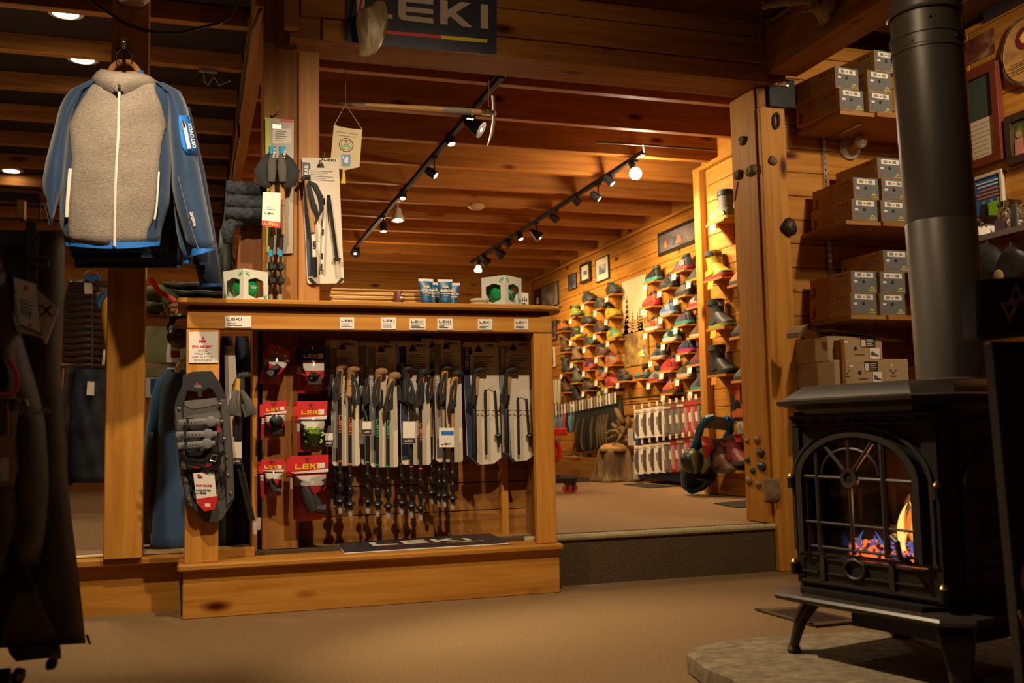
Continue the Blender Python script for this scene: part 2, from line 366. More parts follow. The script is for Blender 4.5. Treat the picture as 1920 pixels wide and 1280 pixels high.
# ================================================================ goods on the counter
class PL:          # local points of a thing that stands in the plane Y: picture ray cut with that real plane
    def __init__(s, x, y, Y): s.Y = Y; s.o = PY(x, y, Y)
    def __call__(s, x, y, dy=0): return PY(x, y, s.Y+dy)-s.o
    def poly(s, pts, d0, d1, m=0, M_=None):
        mm = M_ or M(); mm.prism([(p.x, p.z) for p in (s(*q) for q in pts)], d0, d1, 'y', m); return mm
    def box(s, x0, y0, x1, y1, d0, d1, m=0, M_=None): return s.poly([(x0, y1), (x1, y1), (x1, y0), (x0, y0)], d0, d1, m, M_)
def px(Y, x=700): return Y/F*1.0/(ray(x, 700).y)*1.0     # metres per pixel there
CORK = cork; GRIPBLK = mat('grip_black', (.02, .019, .018), .7)
def card_holes(L, cx, cy, parent):
    m = M(); L.poly([(cx-7, cy+5), (cx+7, cy+5), (cx+6, cy+1), (cx+2, cy-5), (cx-2, cy-5), (cx-6, cy+1)], -.003, -.0015, 0, m); obj('hang_hole', m, ink, parent)
def grip(L, x0, y0, x1, y1, mt, name='grip', straight=False, knob=8):
    a = L(x0, y0, -.03); b = L(x1, y1, -.03); d = b-a; m = M()
    P = [a+d*t for t in (0, .06, .2, .4, .6, .8, .93, 1)]
    r = [.012, .0175, .016, .017, .0155, .0155, .0165, .010]
    m.tube(P, r, 10); return m, a, b
def pole_pair(name, Y, label, card, strip, letters, grips, shafts, tip_y, gm, lc, strapside, tagbox=None, word='TREKKING', extra=None, cardm=None, lettercol=None, hw=None):
    x0, y0, x1, y1 = card; L = PL((x0+x1)/2, y0+8, Y); t = thing(name, L.o, label, 'poles', 'trekking poles hung in the counter')
    c = M(); e = 3
    L.poly([(x0+e, y0), (x1-e, y0+1), (x1, y0+4), (x1+4, y1-4), (x1+1, y1), (x0+9, y1), (x0+5, y1-4), (x0, y0+4)], 0, .002, 0, c)
    cd_ = obj('card', c, cardm or cream, t)
    sm = M(); L.poly([(x0, y0+strip[0]), (x0+14, y0+strip[0]), (x0+14, y0+strip[1]), (x0+19, y1-10), (x0+6, y1-8)], -.0012, 0, 0, sm); obj('side_print', sm, navy if strip[2] else grey, cd_)
    wl = leki((L(x1-4, y0)-L(x1-34, y0)).x*.85, .0105, .0008); pos = L(x1-18, y0+7, -.002)
    wl.xf(Matrix.Translation(pos)); obj('lettering', wl, ink, cd_)
    p = L(x0+7, y0+strip[0]+strip[3], -.002)
    text(word, .022, white, cd_, p, rot=-math.pi/2, bold=.0004)
    ln = M(); a = L(x0+18, y0+22); b = L(x1-4, y0+52); lines(ln, a.x, b.x, b.z, a.z, 7, -.0008); obj('small_print', ln, grey, cd_)
    card_holes(L, (x0+x1)/2-2, y0+12, cd_)
    hk = M(); q = L((x0+x1)/2-2, y0+9); hk.tube([q+Vector((0, .18, .004)), q+Vector((0, -.03, .004)), q+Vector((0, -.045, .014))], .003, 6); obj('peg', hk, chrome, t, smooth=SM)
    for i, ((gx0, gy0, gx1, gy1), sx, ty) in enumerate(zip(grips, shafts, tip_y)):
        m, a, b = grip(L, gx0, gy0, gx1, gy1, gm); g = obj('grip', m, gm, t, smooth=SM)
        k = M(); h = L(gx0+(hw or 5), gy0, -.03); k.tube([a+Vector((-.012, -.002, -.008)), a+Vector((-.004, -.002, .006)), a+Vector((.012, -.002, .012)), a+Vector((.028, -.002, .012)), a+Vector((.036, -.002, .004))], [.009, .018, .0195, .0165, .009], 10)
        obj('knob', k, gm if gm is CORK else GRIPBLK, g, smooth=SM)
        gr = M()
        for q in (.3, .55): c0 = a+(b-a)*q; gr.tube([c0+Vector((-.017, -.001, 0)), c0+Vector((0, -.0175, .001)), c0+Vector((.017, -.001, 0))], .0016, 5)
        obj('groove', gr, ink, g)
        n = L(sx, gy1+2, -.03); tp = L(sx+1, ty, -.03); d = tp-n; s = M()
        s.tube([b, n+d*.03], [.009, .008], 8); s.tube([n, n+d*.55], .0085, 8); s.tube([n+d*.55, n+d*.9], .0072, 8)
        o = obj('shaft', s, mat('shaft_black', (.03, .028, .026), .35, .3), t, smooth=SM)
        if lettercol:
            lt = leki(.085, .011, .001); lt.xf(Matrix.Translation(n+d*.24+Vector((0, -.0088, 0))) @ Matrix.Rotation(math.pi/2, 4, 'Y')); obj('lettering', lt, lettercol, o)
            rg = M().lathe([(.0088, 0), (.0088, .006)], 10, n+d*.56); obj('ring', rg, lettercol, o)
        for q in (.68, .79):
            lk = M(); lk.lathe([(.009, -.018), (.0125, -.012), (.0125, .012), (.009, .018)], 10, n+d*q); lk.box(*(v for k_ in zip(n+d*q, (-.004, -.02, -.012), (.012, -.008, .012)) for v in (k_[0]+k_[1], k_[0]+k_[2])))
            obj('lever_lock', lk, black, o, smooth=SM)
        bk = M().lathe([(.006, .03), (.02, .02), (.024, .012), (.012, .004), (.008, -.03), (.006, -.04)], 12, n+d*.92); obj('basket', bk, black, t, smooth=SM)
        tpm = M().lathe([(.0085, .045), (.0105, .04), (.0085, .0), (.004, -.004)], 8, tp); obj('tip_cover', tpm, clear, t, smooth=SM)
        s2 = strapside[i]; wb_ = M()
        c1 = [a+Vector((.0, -.012, -.01)), a+Vector((s2*.018, -.028, -.05)), a+Vector((s2*.030, -.034, -.10)), a+Vector((s2*.024, -.034, -.155)), a+Vector((s2*.010, -.03, -.14)), a+Vector((s2*.006, -.026, -.08)), a+Vector((.002, -.016, -.012))]
        wb_.tube(c1, [.004, .007, .0085, .010, .009, .006, .004], 8, 0, .35); obj('strap', wb_, mat('webbing', (.011, .010, .009), .8), t, smooth=SM)
    if tagbox:
        tx0, ty0, tx1, ty1, kind = tagbox; m = M(); Lg = L.box(tx0, ty0, tx1, ty1, -.055, -.0535, 0, m); tg = obj('hang_tag', m, white, t)
        a = L(tx0, ty1-10); b = L(tx1, ty1)
        if kind == 'blue':
            m = M(); L.poly([(tx0+4, ty1-22), (tx1-1, ty1-22), (tx1-1, ty0+6), (tx0+4, ty0+6)], -.0558, -.055, 0, m); obj('print', m, blue, tg)
        else:
            m = M(); L.box(tx0, ty1-11, tx1, ty1-1, -.0558, -.055, 0, m); obj('print', m, ink, tg)
        w_ = (L(tx1, ty1)-L(tx0, ty1)).x; wl = leki(w_*.72, .008, .0006); wl.xf(Matrix.Translation(L((tx0+tx1)/2, ty1-6, 0)+Vector((0, -.056, 0)))); obj('lettering', wl, ink if kind == 'blue' else white, tg)
        m = M(); m.tube([L((tx0+tx1)/2, ty0-16)+Vector((0, -.04, 0)), L((tx0+tx1)/2, ty0+2)+Vector((0, -.056, 0))], .0012, 5); obj('loop', m, ink, tg)
    return t
YC = 4.60
G1 = mat('grip_amber', (.56, .29, .03), .7, noise=.15)
sets = [
 pole_pair('trekking_poles', YC, 'two cork handled trekking poles with orange lettering on their shafts', (618, 638, 671, 873), (14, 60, 0, 62), None, [(637, 690, 635, 742), (658, 696, 655, 746)], (637, 656), (962, 968), CORK, None, (-1, 1), (606, 812, 621, 836, 'white'), lettercol=orange),
 pole_pair('trekking_poles', YC, 'two cork handled trekking poles with green lettering and a tag on the left', (690, 643, 743, 876), (8, 50, 0, 58), None, [(710, 701, 706, 750), (735, 709, 729, 752)], (707, 727), (968, 972), CORK, None, (-1, -1), (676, 790, 692, 816, 'white'), lettercol=green),
 pole_pair('trekking_poles', YC, 'two black and orange handled trekking poles with a white tag at their middle', (748, 641, 804, 871), (8, 48, 1, 52), None, [(760, 696, 762, 755), (790, 702, 790, 757)], (771, 788), (970, 975), GRIPBLK, None, (1, -1), (751, 790, 774, 832, 'white'), lettercol=orange),
 pole_pair('trekking_poles', YC, 'two amber handled poles with cork shafts and a blue photo tag', (813, 637, 864, 866), (8, 44, 0, 58), None, [(834, 694, 831, 745), (853, 705, 849, 752)], (833, 848), (950, 955), G1, None, (-1, -1), (818, 802, 846, 838, 'blue')),
]
for s_ in sets:                       # orange inlays and cork upper shafts where the photo shows them
    pass
for s_, mt, w_ in ((sets[2], orange, .007), (sets[3], cork, .0)):
    for ch in [c for c in s_.children if c.name.startswith('grip' if mt is orange else 'shaft')]:
        vs = [Vector(v.co) for v in ch.data.vertices]; zt = max(v.z for v in vs); zb = min(v.z for v in vs)
        top = sum((v for v in vs if v.z > zt-.012), Vector())/len([v for v in vs if v.z > zt-.012]); bot = sum((v for v in vs if v.z < zb+.012), Vector())/len([v for v in vs if v.z < zb+.012])
        m = M(); d = bot-top
        if mt is orange: m.tube([top+d*.08+Vector((.008, -.010, 0)), top+d*.45+Vector((.005, -.0105, 0))], [.006, .003], 6)
        else: m.tube([top+d*.12, top+d*.42], .0092, 8)
        obj('inlay' if mt is orange else 'cork_sleeve', m, mt, ch, smooth=SM)
# further pairs hanging behind the front ones
for k, (s_, dx) in enumerate(((sets[0], -.012), (sets[1], -.035), (sets[2], -.035), (sets[3], -.05))):
    n = dup(s_, s_.location+Vector((dx, .055, .012)), ['pair of trekking poles hanging behind the cork handled poles with orange lettering', 'pair of trekking poles hanging behind the cork handled poles with green lettering', 'pair of trekking poles hanging behind the black and orange handled poles', 'pair of trekking poles hanging behind the amber handled poles with blue tag'][k])
    for c in list(n.children):
        if c.name.split('.')[0] in ('hang_tag', 'peg'):
            for g in list(c.children): bpy.data.objects.remove(g)
            bpy.data.objects.remove(c)
def folded(card, gx, sx, s1, s2, label, ny):
    x0, y0, x1, y1 = card; L = PL((x0+x1)/2, y0+8, YC); t = thing('folding_pole', L.o, label, 'pole', 'trekking poles hung in the counter')
    m = M(); L.poly([(x0+3, y0), (x1-2, y0+1), (x1, y0+4), (x1+6, y1-14), (x1-8, y1-3), (x0+22, y1), (x0+8, y1-12), (x0, y0+4)], 0, .002, 0, m); c_ = obj('card', m, cream, t)
    m = M(); L.poly([(x0, y0+10), (x0+17, y0+10), (x0+17, y0+22), (x0+13, y0+24), (x0+13, y0+60), (x0+25, y1-10), (x0+9, y1-14)], -.0012, 0, 0, m); obj('side_print', m, navy if ny else grey, c_)
    wl = leki(.048, .0105, .0008); wl.xf(Matrix.Translation(L(x1-16, y0+7, -.002))); obj('lettering', wl, ink, c_)
    text('TREKKING', .022, white, c_, L(x0+8, y0+32, -.002), rot=-math.pi/2, bold=.0004)
    m = M(); a = L(x0+20, y0+25); b = L(x1-4, y0+58); lines(m, a.x, b.x, b.z, a.z, 7, -.0008); obj('small_print', m, grey, c_)
    card_holes(L, (x0+x1)/2-4, y0+13, c_)
    m = M(); q = L((x0+x1)/2-4, y0+9); m.tube([q+Vector((0, .18, .004)), q+Vector((0, -.03, .004)), q+Vector((.01, -.045, .02))], .003, 6); obj('peg', m, chrome, t, smooth=SM)
    a = L(gx, 700, -.03); b = L(gx-3, 745, -.03)
    m = M(); m.tube([a, a+(b-a)*.3, a+(b-a)*.7, b, b+Vector((0, 0, -.01))], [.015, .017, .0155, .017, .010], 10); g = obj('grip', m, GRIPBLK, t, smooth=SM)
    m = M(); m.tube([a+Vector((-.006, 0, -.004)), a+Vector((.0, 0, .012)), a+Vector((.022, 0, .022)), a+Vector((.04, 0, .02)), a+Vector((.05, 0, .008))], [.008, .014, .016, .014, .008], 10); obj('knob', m, GRIPBLK, g, smooth=SM)
    m = M(); m.tube([a+(b-a)*.15+Vector((.007, -.009, 0)), a+(b-a)*.9+Vector((.004, -.011, 0))], [.011, .0125], 6)
    obj('inlay', m, cork, g, smooth=SM)
    m = M(); e = L(gx-1, 842, -.03); m.tube([b, b+(e-b)*.1, b+(e-b)*.12, e], [.008, .008, .0105, .0105], 8); m.tube([e, e+Vector((0, 0, -.06))], [.012, .007], 8); obj('shaft', m, black, t, smooth=SM)
    A0, A1 = L(s1, ny_top(s1), -.02), L(s1+2, 852, -.02); B0, B1 = L(s2, ny_top(s1)+2, -.02), L(s2+7, 838, -.02)
    m = M(); m.tube([A0, A1], .0062, 8); obj('folded_section', m, mat('shaft_black', (0, 0, 0)), t, smooth=SM)
    m = M(); m.tube([B0, B1], .0062, 8); m.lathe([(.004, .02), (.018, .014), (.020, .008), (.009, 0), (.005, -.04)], 12, B1+Vector((0, 0, .045))); obj('folded_section', m, mat('shaft_black', (0, 0, 0)), t, smooth=SM)
    m = M(); h = (A0+B0)/2+Vector((0, 0, .022)); m.tube([A0, A0+Vector((.006, 0, .012)), h, B0+Vector((-.006, 0, .012)), B0], .0022, 6); obj('loop_cord', m, mat('cord_pale', (.6, .5, .35), .7), t, smooth=SM)
    m = M()
    for X in (s1, s2+2, gx-1): q = L(X, 770, -.02); m.tube([q+Vector((-.02, 0, .002)), q+Vector((0, -.014, 0)), q+Vector((.02, 0, .002))], .002, 5)
    obj('tie', m, ink, t)
    m = M(); L.poly([(x0+4, y1-18), (x0+10, y1-18), (x0+26, y1-2), (x0+22, y1+1)], -.05, -.003, 0, m); obj('corner_band', m, ink, t)
    m = M(); m.tube([a+Vector((-.004, -.012, 0)), a+Vector((-.03, -.025, -.08)), a+Vector((-.04, -.025, -.13)), a+Vector((-.024, -.022, -.15)), a+Vector((-.008, -.02, -.09)), a+Vector((-.004, -.014, -.02))], [.004, .009, .013, .012, .008, .004], 8, 0, .35); obj('strap', m, mat('webbing', (.011, .010, .009), .8), t, smooth=SM)
def ny_top(x): return 730 if x < 940 else 745
folded((868, 641, 934, 872), 892, 891, 910, 928, 'folding trekking pole on the card with navy side print, basket at its foot', 1)
folded((935, 639, 996, 866), 952, 951, 971, 987, 'rightmost folding trekking pole on a card with grey side print', 0)
# narrow set in the left compartment
L = PL(452, 652, 4.50); t = thing('trekking_poles', L.o, 'amber gripped trekking poles with grey strap in the dark left compartment', 'poles', 'trekking poles hung in the counter')
m = M(); L.poly([(421, 648), (440, 650), (447, 760), (447, 865), (432, 865)], 0, .002, 0, m); c_ = obj('card', m, cream, t)
m = M(); L.poly([(421, 650), (427, 651), (431, 760), (431, 865), (424, 860)], -.0012, 0, 0, m); obj('side_print', m, grey, c_)
m = M(); hk = L(430, 655); m.tube([hk+Vector((0, .12, 0)), hk+Vector((0, -.03, 0))], .003, 6); obj('peg', m, chrome, t)
for i, dx in enumerate((0, 7)):
    a = L(447+dx, 710, -.03); b = L(444+dx, 770, -.03)
    m = M(); m.tube([a, a+(b-a)*.3, a+(b-a)*.7, b], [.011, .0145, .013, .011], 10); g = obj('grip', m, G1 if i == 0 else GRIPBLK, t, smooth=SM)
    m = M(); m.tube([a+Vector((-.006, 0, -.004)), a+Vector((.006, 0, .012)), a+Vector((.024, 0, .018)), a+Vector((.036, 0, .012))], [.008, .014, .014, .008], 10); obj('knob', m, GRIPBLK, g, smooth=SM)
    m = M(); m.tube([b, L(442+dx, 865, -.03)], .0085, 8); m.tube([L(444+dx, 865, -.03), L(470+dx*.8, 975, -.03)], .007, 8); o = obj('shaft', m, mat('shaft_black', (0, 0, 0)), t, smooth=SM)
    m = M().lathe([(.0085, .05), (.0105, .045), (.0085, 0), (.004, -.004)], 8, L(478+dx, 996-i*8+4, -.03)); obj('tip_cover', m, clear, t, smooth=SM)
    m = M(); q = a+Vector((-.004, -.012, -.05)); m.tube([q, q+Vector((-.018+i*.045, -.02, -.05)), q+Vector((-.012+i*.05, -.02, -.10)), q+Vector((.004+i*.02, -.02, -.11)), q+Vector((.004, -.01, -.06))], [.008, .018, .024, .014, .008], 8, 0, .4); obj('strap', m, mat('strap_grey', (.06, .056, .05), .7), t, smooth=SM)
m = M(); L.box(435, 828, 452, 870, -.05, -.0485, 0, m); tg = obj('hang_tag', m, cream, t); m = M(); L.box(435, 858, 452, 870, -.051, -.05, 0, m); obj('print', m, ink, tg)
wl = leki(.026, .007, .0006); wl.xf(Matrix.Translation(L(443, 864)+Vector((0, -.0515, 0)))); obj('lettering', wl, white, tg)
# ---------------------------------------------------------------- accessory packs on pegs
def pack(lbl, c4, split, hd, content, logo, rot=0, Yp=4.53, body=None, behind=False):
    # c4: four picture corners tl,tr,br,bl ; split: share of the height taken by the header
    cx = (c4[0][0]+c4[1][0])/2; cy = (c4[0][1]+c4[1][1])/2; L = PL(cx, cy+6, Yp)
    t = thing('accessory_pack', L.o, lbl, 'pack', 'pole accessories in plastic pouches')
    tl, tr, br, bl = [Vector((p.x, 0, p.z)) for p in (L(*q) for q in c4)]
    def at(u, v): return (tl*(1-u)+tr*u)*(1-v)+(bl*(1-u)+br*u)*v
    def quad(u0, v0, u1, v1, d0, d1):
        m = M(); q = [at(u0, v1), at(u1, v1), at(u1, v0), at(u0, v0)]; m.prism([(p.x, p.z) for p in q], d0, d1); return m
    h = obj('header_card', quad(0, 0, 1, split, -.004, 0), hd, t)
    bk = obj('backing_card', quad(.06, split, .94, .97, .001, .002), body or red, t)
    obj('product_print', quad(.10, split+.04, .94, split+.2, -.0002, .001), white, bk)
    if not behind:
        X = tr-tl; ang = math.atan2(-X.z, X.x); wd = X.length
        m = leki(wd*.66, wd*.66*.21, .001, .12 if hd is red else 0); m.xf(Matrix.Translation(at(.46, split*.62)+Vector((0, -.0045, 0))) @ Matrix.Rotation(ang, 4, 'Y')); obj('lettering', m, logo, h)
        st_ = quad(.70, split*.45, .90, split*.75, -.0052, -.004); obj('price_sticker', st_, white, h)
        if hd is red:
            m = M(); q = [at(0, split), at(1, split), at(1, split*.80), at(0, split*.93)]; m.prism([(p.x, p.z) for p in q], -.0046, -.004); obj('white_edge', m, white, h)
        else:
            m = M(); q = [at(.2, split*.80), at(.6, split*.80), at(.6, split*.76), at(.2, split*.76)]; m.prism([(p.x, p.z) for p in q], -.0046, -.004); m2 = M(); q = [at(.6, split*.80), at(.86, split*.80), at(.86, split*.75), at(.6, split*.75)]; m2.prism([(p.x, p.z) for p in q], -.0046, -.004)
            obj('red_rule', m, red, h); obj('yellow_rule', m2, yellow, h)
        hl = M(); q = at(.45, split*.22); hl.prism([(q.x+dx, q.z+dz) for dx, dz in ((-.014, 0), (.014, 0), (.013, .004), (.005, .004), (.003, .009), (-.003, .009), (-.005, .004), (-.013, .004))], -.0046, -.004); obj('hang_hole', hl, ink, h)
        wd_ = wd
        c = M()
        if content == 'grip':
            a, b = at(.62, split+.18), at(.30, .80); a.y = b.y = -.014; c.tube([a, a+(b-a)*.5, b, b+(b-a)*.12], [.014, .018, .023, .015], 9)
        elif content == 'basket':
            o_ = at(.55, split+.52*(1-split)); o_.y = -.018; rr = wd*.30
            c.lathe([(.006, -.006), (.013, -.006), (.013, .006), (.006, .006)], 14, o_, (0, 1, 0))
            for k in range(7):
                A = 2*math.pi*k/7+.2; d0 = Vector((math.cos(A), 0, math.sin(A))); p0 = Vector((-d0.z, 0, d0.x))
                for s2 in (-1, 1): c.tube([o_+d0*.012, o_+d0*rr*.55+p0*s2*rr*.16, o_+d0*rr+p0*s2*rr*.14], .0042, 6)
                c.tube([o_+d0*rr+p0*rr*.16, o_+d0*(rr*1.07), o_+d0*rr-p0*rr*.16], .0048, 6)
            k2 = M().lathe([(.012, 0), (rr*.8, .002), (rr*.8, .006), (.012, .008)], 20, o_, (0, 1, 0)); obj('disc', k2, mat('smoke_rubber', (.05, .05, .035), .5), bk, smooth=SM)
        elif content == 'round':
            for v, rr in ((.54, .031), (.78, .033)):
                o_ = at(.55, split+(v-split)*1.0 if v > split else v); o_.y = -.014; c.ell(o_, (rr, .014, rr*.9), 12)
        elif content == 'tip':
            a = at(.58, .74); a.y = -.016; c.box(a.x-.030, a.x+.026, -.028, -.004, a.z-.022, a.z+.012); c.tube([Vector((a.x-.018, -.016, a.z)), Vector((a.x-.004, -.016, a.z+.032))], [.018, .014], 8); c.tube([Vector((a.x+.012, -.016, a.z)), Vector((a.x+.018, -.016, a.z+.024))], [.010, .007], 8)
        else:
            a = at(.36, split+.30*(1-split)); b = at(.60, split+.80*(1-split)); a.y = b.y = -.018; c.tube([a, a+(b-a)*.45, b], [wd*.13, wd*.17, wd*.16], 10)
            a = at(.52, .80); b = at(.90, .84); a.y = b.y = -.02; c.tube([a, b], [wd*.10, wd*.14], 10)
            if wd > .12:
                for k in range(3): a = at(.42+.1*k, .60); a.y = -.022; c.tube([a, a+Vector((.02, 0, -.05))], [.012, .016], 7)
        obj('accessory', c, lime if content == 'basket' else dark, t, smooth=SM, bevel=0)
        n = 6; g = []                                          # clear pouch, slightly pillowed
        m = M(); vs = []; fs = []
        for i in range(n+1):
            for j in range(n+1):
                p = at(i/n*1.04-.02, split*.92+(1.0-split*.92)*j/n); q = -.030*(math.sin(math.pi*i/n)*math.sin(math.pi*min(1, .08+j/n*.92))**.6)-.0045; vs.append((p.x, q, p.z))
        for i in range(n):
            for j in range(n): a = i*(n+1)+j; fs.append((a, a+1, a+n+2, a+n+1))
        m.add(vs, fs); obj('pouch', m, FILM, t, smooth=3)
        pg = M(); q = at(.45, split*.2); pg.tube([q+Vector((0, 4.742-Yp, 0)), q+Vector((0, -.03, .0)), q+Vector((0, -.038, .008))], .0028, 6); obj('peg', pg, chrome, t, smooth=SM)
    return t
P6 = [
 ('red pouch pack with a slanting black grip, hanging tilted, top left of six', [(507, 643), (545, 659), (530, 724), (489, 716)], .30, red, 'grip', yellow),
 ('navy headed pouch pack with a black rubber tip over a red card', [(563, 649), (610, 650), (611, 733), (560, 734)], .34, navy, 'tip', white),
 ('small red pouch pack with two round black discs, under the tilted one', [(494, 754), (537, 751), (537, 820), (493, 823)], .34, red, 'round', yellow),
 ('red headed clear pouch pack with a lime green snow basket inside', [(557, 752), (614, 752), (609, 846), (561, 846)], .36, red, 'basket', yellow),
 ('smallest red pouch pack with a black mitten shaped cover, bottom left', [(490, 861), (533, 862), (529, 932), (494, 930)], .32, red, 'lump', yellow),
 ('largest red pouch pack with black pole covers inside, bottom of the stack', [(543, 855), (616, 852), (615, 973), (546, 978)], .27, red, 'lump', yellow)]
for i, a in enumerate(P6):
    pack(*a, body=mat('smoke_card', (.16, .13, .11), .7) if i == 3 else None)
    q = a[1]; s = (-7, 4) if i != 1 else (-9, 6)
    pack(('another red pouch pack half hidden behind the ' if i != 1 else 'another navy pouch pack half hidden behind the ')+['tilted red pack with the slanting grip', 'navy headed pack with the rubber tip', 'small red pack with two round discs', 'pack with the lime green basket', 'smallest red pack at bottom left', 'largest red pack at the bottom'][i], [(x+s[0], y+s[1]) for x, y in q], a[2], a[3], '', yellow, Yp=4.60, behind=True)
pack('another red pouch pack seen between the tilted pack and the navy one', [(540, 672), (565, 676), (557, 728), (532, 724)], .25, red, '', yellow, Yp=4.64, behind=True)
# ---------------------------------------------------------------- shelf labels and notice
for k, (x0, y0, x1, y1) in enumerate([(422, 592, 471, 614), (637, 595, 664, 616), (715, 595, 743, 617), (768, 597, 798, 618), (820, 597, 849, 618), (896, 598, 923, 618), (964, 598, 990, 618)]):
    L = PL((x0+x1)/2, y1, 4.372); lb = ['wide white shelf label with black lettering at the left end of the fascia', 'white shelf label on the fascia over the poles with orange lettering', 'white shelf label on the fascia over the poles with green lettering', 'white shelf label on the fascia over the black and orange handled poles', 'white shelf label on the fascia over the poles with blue photo tag', 'white shelf label on the fascia over the folding pole with navy print', 'white shelf label at the right end of the fascia over the last folding pole'][k]
    m = M(); L.box(x0, y0, x1, y1, -.0015, .0015, 0, m); t = obj('shelf_label', m, white, None, L.o); tag(t, lb, 'label', 'shelf labels on the counter fascia')
    w_ = (L(x1, y0)-L(x0, y0)).x; lw_ = min(w_*.8, .066); a = L(x0+3, y0+6); m = leki(lw_, .0115, .0006); m.xf(Matrix.Translation((a.x+lw_/2, -.0016, a.z))); obj('lettering', m, ink, t)
    m = M(); b = L(x1-2, y1-2); c = L(x0+3, y0+11); m.box(c.x, c.x+lw_, -.002, -.0015, c.z-.001, c.z); lines(m, c.x, c.x+min(w_*.85, .12), b.z, c.z-.004, 2, -.0016, 0, .5, .6); obj('small_print', m, ink, t)
L = PL(380, 680, 4.376); m = M(); L.box(354, 622, 409, 680, -.002, .002, 0, m); t = obj('notice', m, white, None, L.o); tag(t, 'white paper notice with red and black print above the black snowshoe', 'notice')
m = M(); a = L(362, 631); 
m.prism([(L(381+dx, 633+dy).x, L(381, 633+dy).z) for dx, dy in ((-3, 3), (3, 3), (0, -3))], -.0028, -.002); obj('emblem', m, red, t)
text('MSR', .016, red, t, L(380, 640)+Vector((0, -.0025, 0)), bold=.0006)
text('EVO ASCENT', .014, red, t, L(380, 650)+Vector((0, -.0025, 0)), bold=.0006)
for i, s in enumerate(('$319.95', 'WHILE THEY', 'LAST! IN STOCK', 'NO RETURNS')): text(s, .0115, grey, t, L(380, 657+6*i)+Vector((0, -.0025, 0)))
# ================================================================ snowshoe on the left counter post
L = PL(385, 978, 4.345); t = thing('snowshoe', L.o, 'black and grey plastic snowshoe hanging on the left counter post', 'snowshoe')
dk = mat('deck_grey', (.075, .07, .064), .5); dk2 = mat('deck_dark', (.02, .019, .019), .5); sg = mat('strap_rubber', (.17, .165, .16), .6); br = mat('band_grey', (.13, .115, .11), .55)
m = M(); L.poly([(342, 704), (362, 696.5), (397, 695.5), (413, 718), (424, 745), (431, 787), (416, 783), (411, 755), (398, 731), (391, 728), (379, 735), (379, 745), (371, 746), (370, 736), (351, 733), (349, 742), (344, 760), (343, 788), (326, 785), (327, 757), (333, 740), (341, 722)], -.012, 0, 0, m); obj('nose', m, dk2, t, bevel=.003)
m = M(); L.poly([(344, 752), (411, 745), (417, 783), (431, 787), (437, 849), (439, 909), (439.5, 934), (418, 971), (410, 978), (386, 979), (375, 971), (368, 959), (351, 947), (347, 928), (337, 886), (333, 835), (326, 785), (343, 785)], -.010, 0, 0, m); dck = obj('deck', m, dk, t, bevel=.003)
m = M(); L.poly([(345, 759), (352, 751), (402, 746), (409, 758), (385, 763), (360, 767)], -.0125, -.01, 0, m); L.poly([(348, 783), (366, 777), (411, 772), (415, 783), (380, 786)], -.0125, -.01, 0, m); obj('deck_band', m, br, dck)
for s_, pts in ((0, [(327, 765), (339, 762), (344, 800), (352, 900), (366, 955), (351, 945), (347, 928), (333, 835)]), (1, [(411, 750), (424, 748), (431, 787), (439, 909), (439, 932), (424, 950), (422, 860), (416, 790)])):
    m = M(); L.poly(pts, -.022, -.008, 0, m); ra = obj('side_rail', m, dk, t, bevel=.004)
    for x, y in (([(336, 767), (350, 902), (354, 937)], [(413, 758), (416, 790), (420, 823), (425, 857), (428, 891), (433, 925)])[s_]):
        q = L(x, y, -.022); obj('rivet', M().lathe([(.0085, 0), (.007, .004), (.002, .0055)], 10, q, (0, -1, 0)), chrome, ra, smooth=SM)
m = M(); L.poly([(344, 795), (408, 790), (413, 900), (392, 915), (366, 912), (350, 890)], -.03, -.01, 0, m); bd = obj('binding_plate', m, dk2, t, bevel=.006)
for y, x0, x1, tl in ((792, 335, 412, -3), (815, 330, 407, -2), (836, 333, 403, -6)):
    m = M(); a = L(x0, y, -.055); b = L(x1, y+tl, -.055)
    c = [a, a*.75+b*.25+Vector((0, -.009, 0)), a*.5+b*.5+Vector((0, -.012, 0)), a*.25+b*.75+Vector((0, -.009, 0)), b]
    m.tube(c, [.0125, .0125, .0125, .0125, .009], 8, 0, .22, hint=(0, 1, 0)); e = a+(b-a)*.78; e.y -= .006; m.lathe([(.0215, -.004), (.0215, .004), (.018, .006)], 14, e, (0, -1, 0)); so = obj('strap', m, sg, t, smooth=SM)
    m = M()
    for k in range(6): q = a+(b-a)*(.14+.085*k); m.lathe([(.0024, 0), (.0024, .0022)], 8, q+Vector((0, -.0075-.006*math.sin(math.pi*(.14+.085*k)), 0)), (0, -1, 0))
    q = a+(b-a)*.22; m.box(q.x-.006, q.x+.006, q.y-.012, q.y+.004, q.z-.015, q.z+.015); obj('buckle', m, ink, so)
    q = L(x0-1, y-1, -.05); obj('stud', M().lathe([(.006, 0), (.005, .004)], 8, q, (0, -1, 0)), chrome, so, smooth=SM)
m = M()
for pts, r_ in (([(338, 848), (350, 862), (378, 866), (398, 858), (412, 846)], .008), ([(340, 860), (352, 868), (372, 872), (392, 880), (410, 872)], .006), ([(404, 862), (416, 850), (421, 846)], .009), ([(396, 845), (410, 850), (412, 868), (400, 880)], .007)): m.tube([L(x, y, -.06) for x, y in pts], r_, 8, 0, .5)
obj('heel_strap', m, mat('black_rubber', (.012, .012, .012), .25), t, smooth=SM)
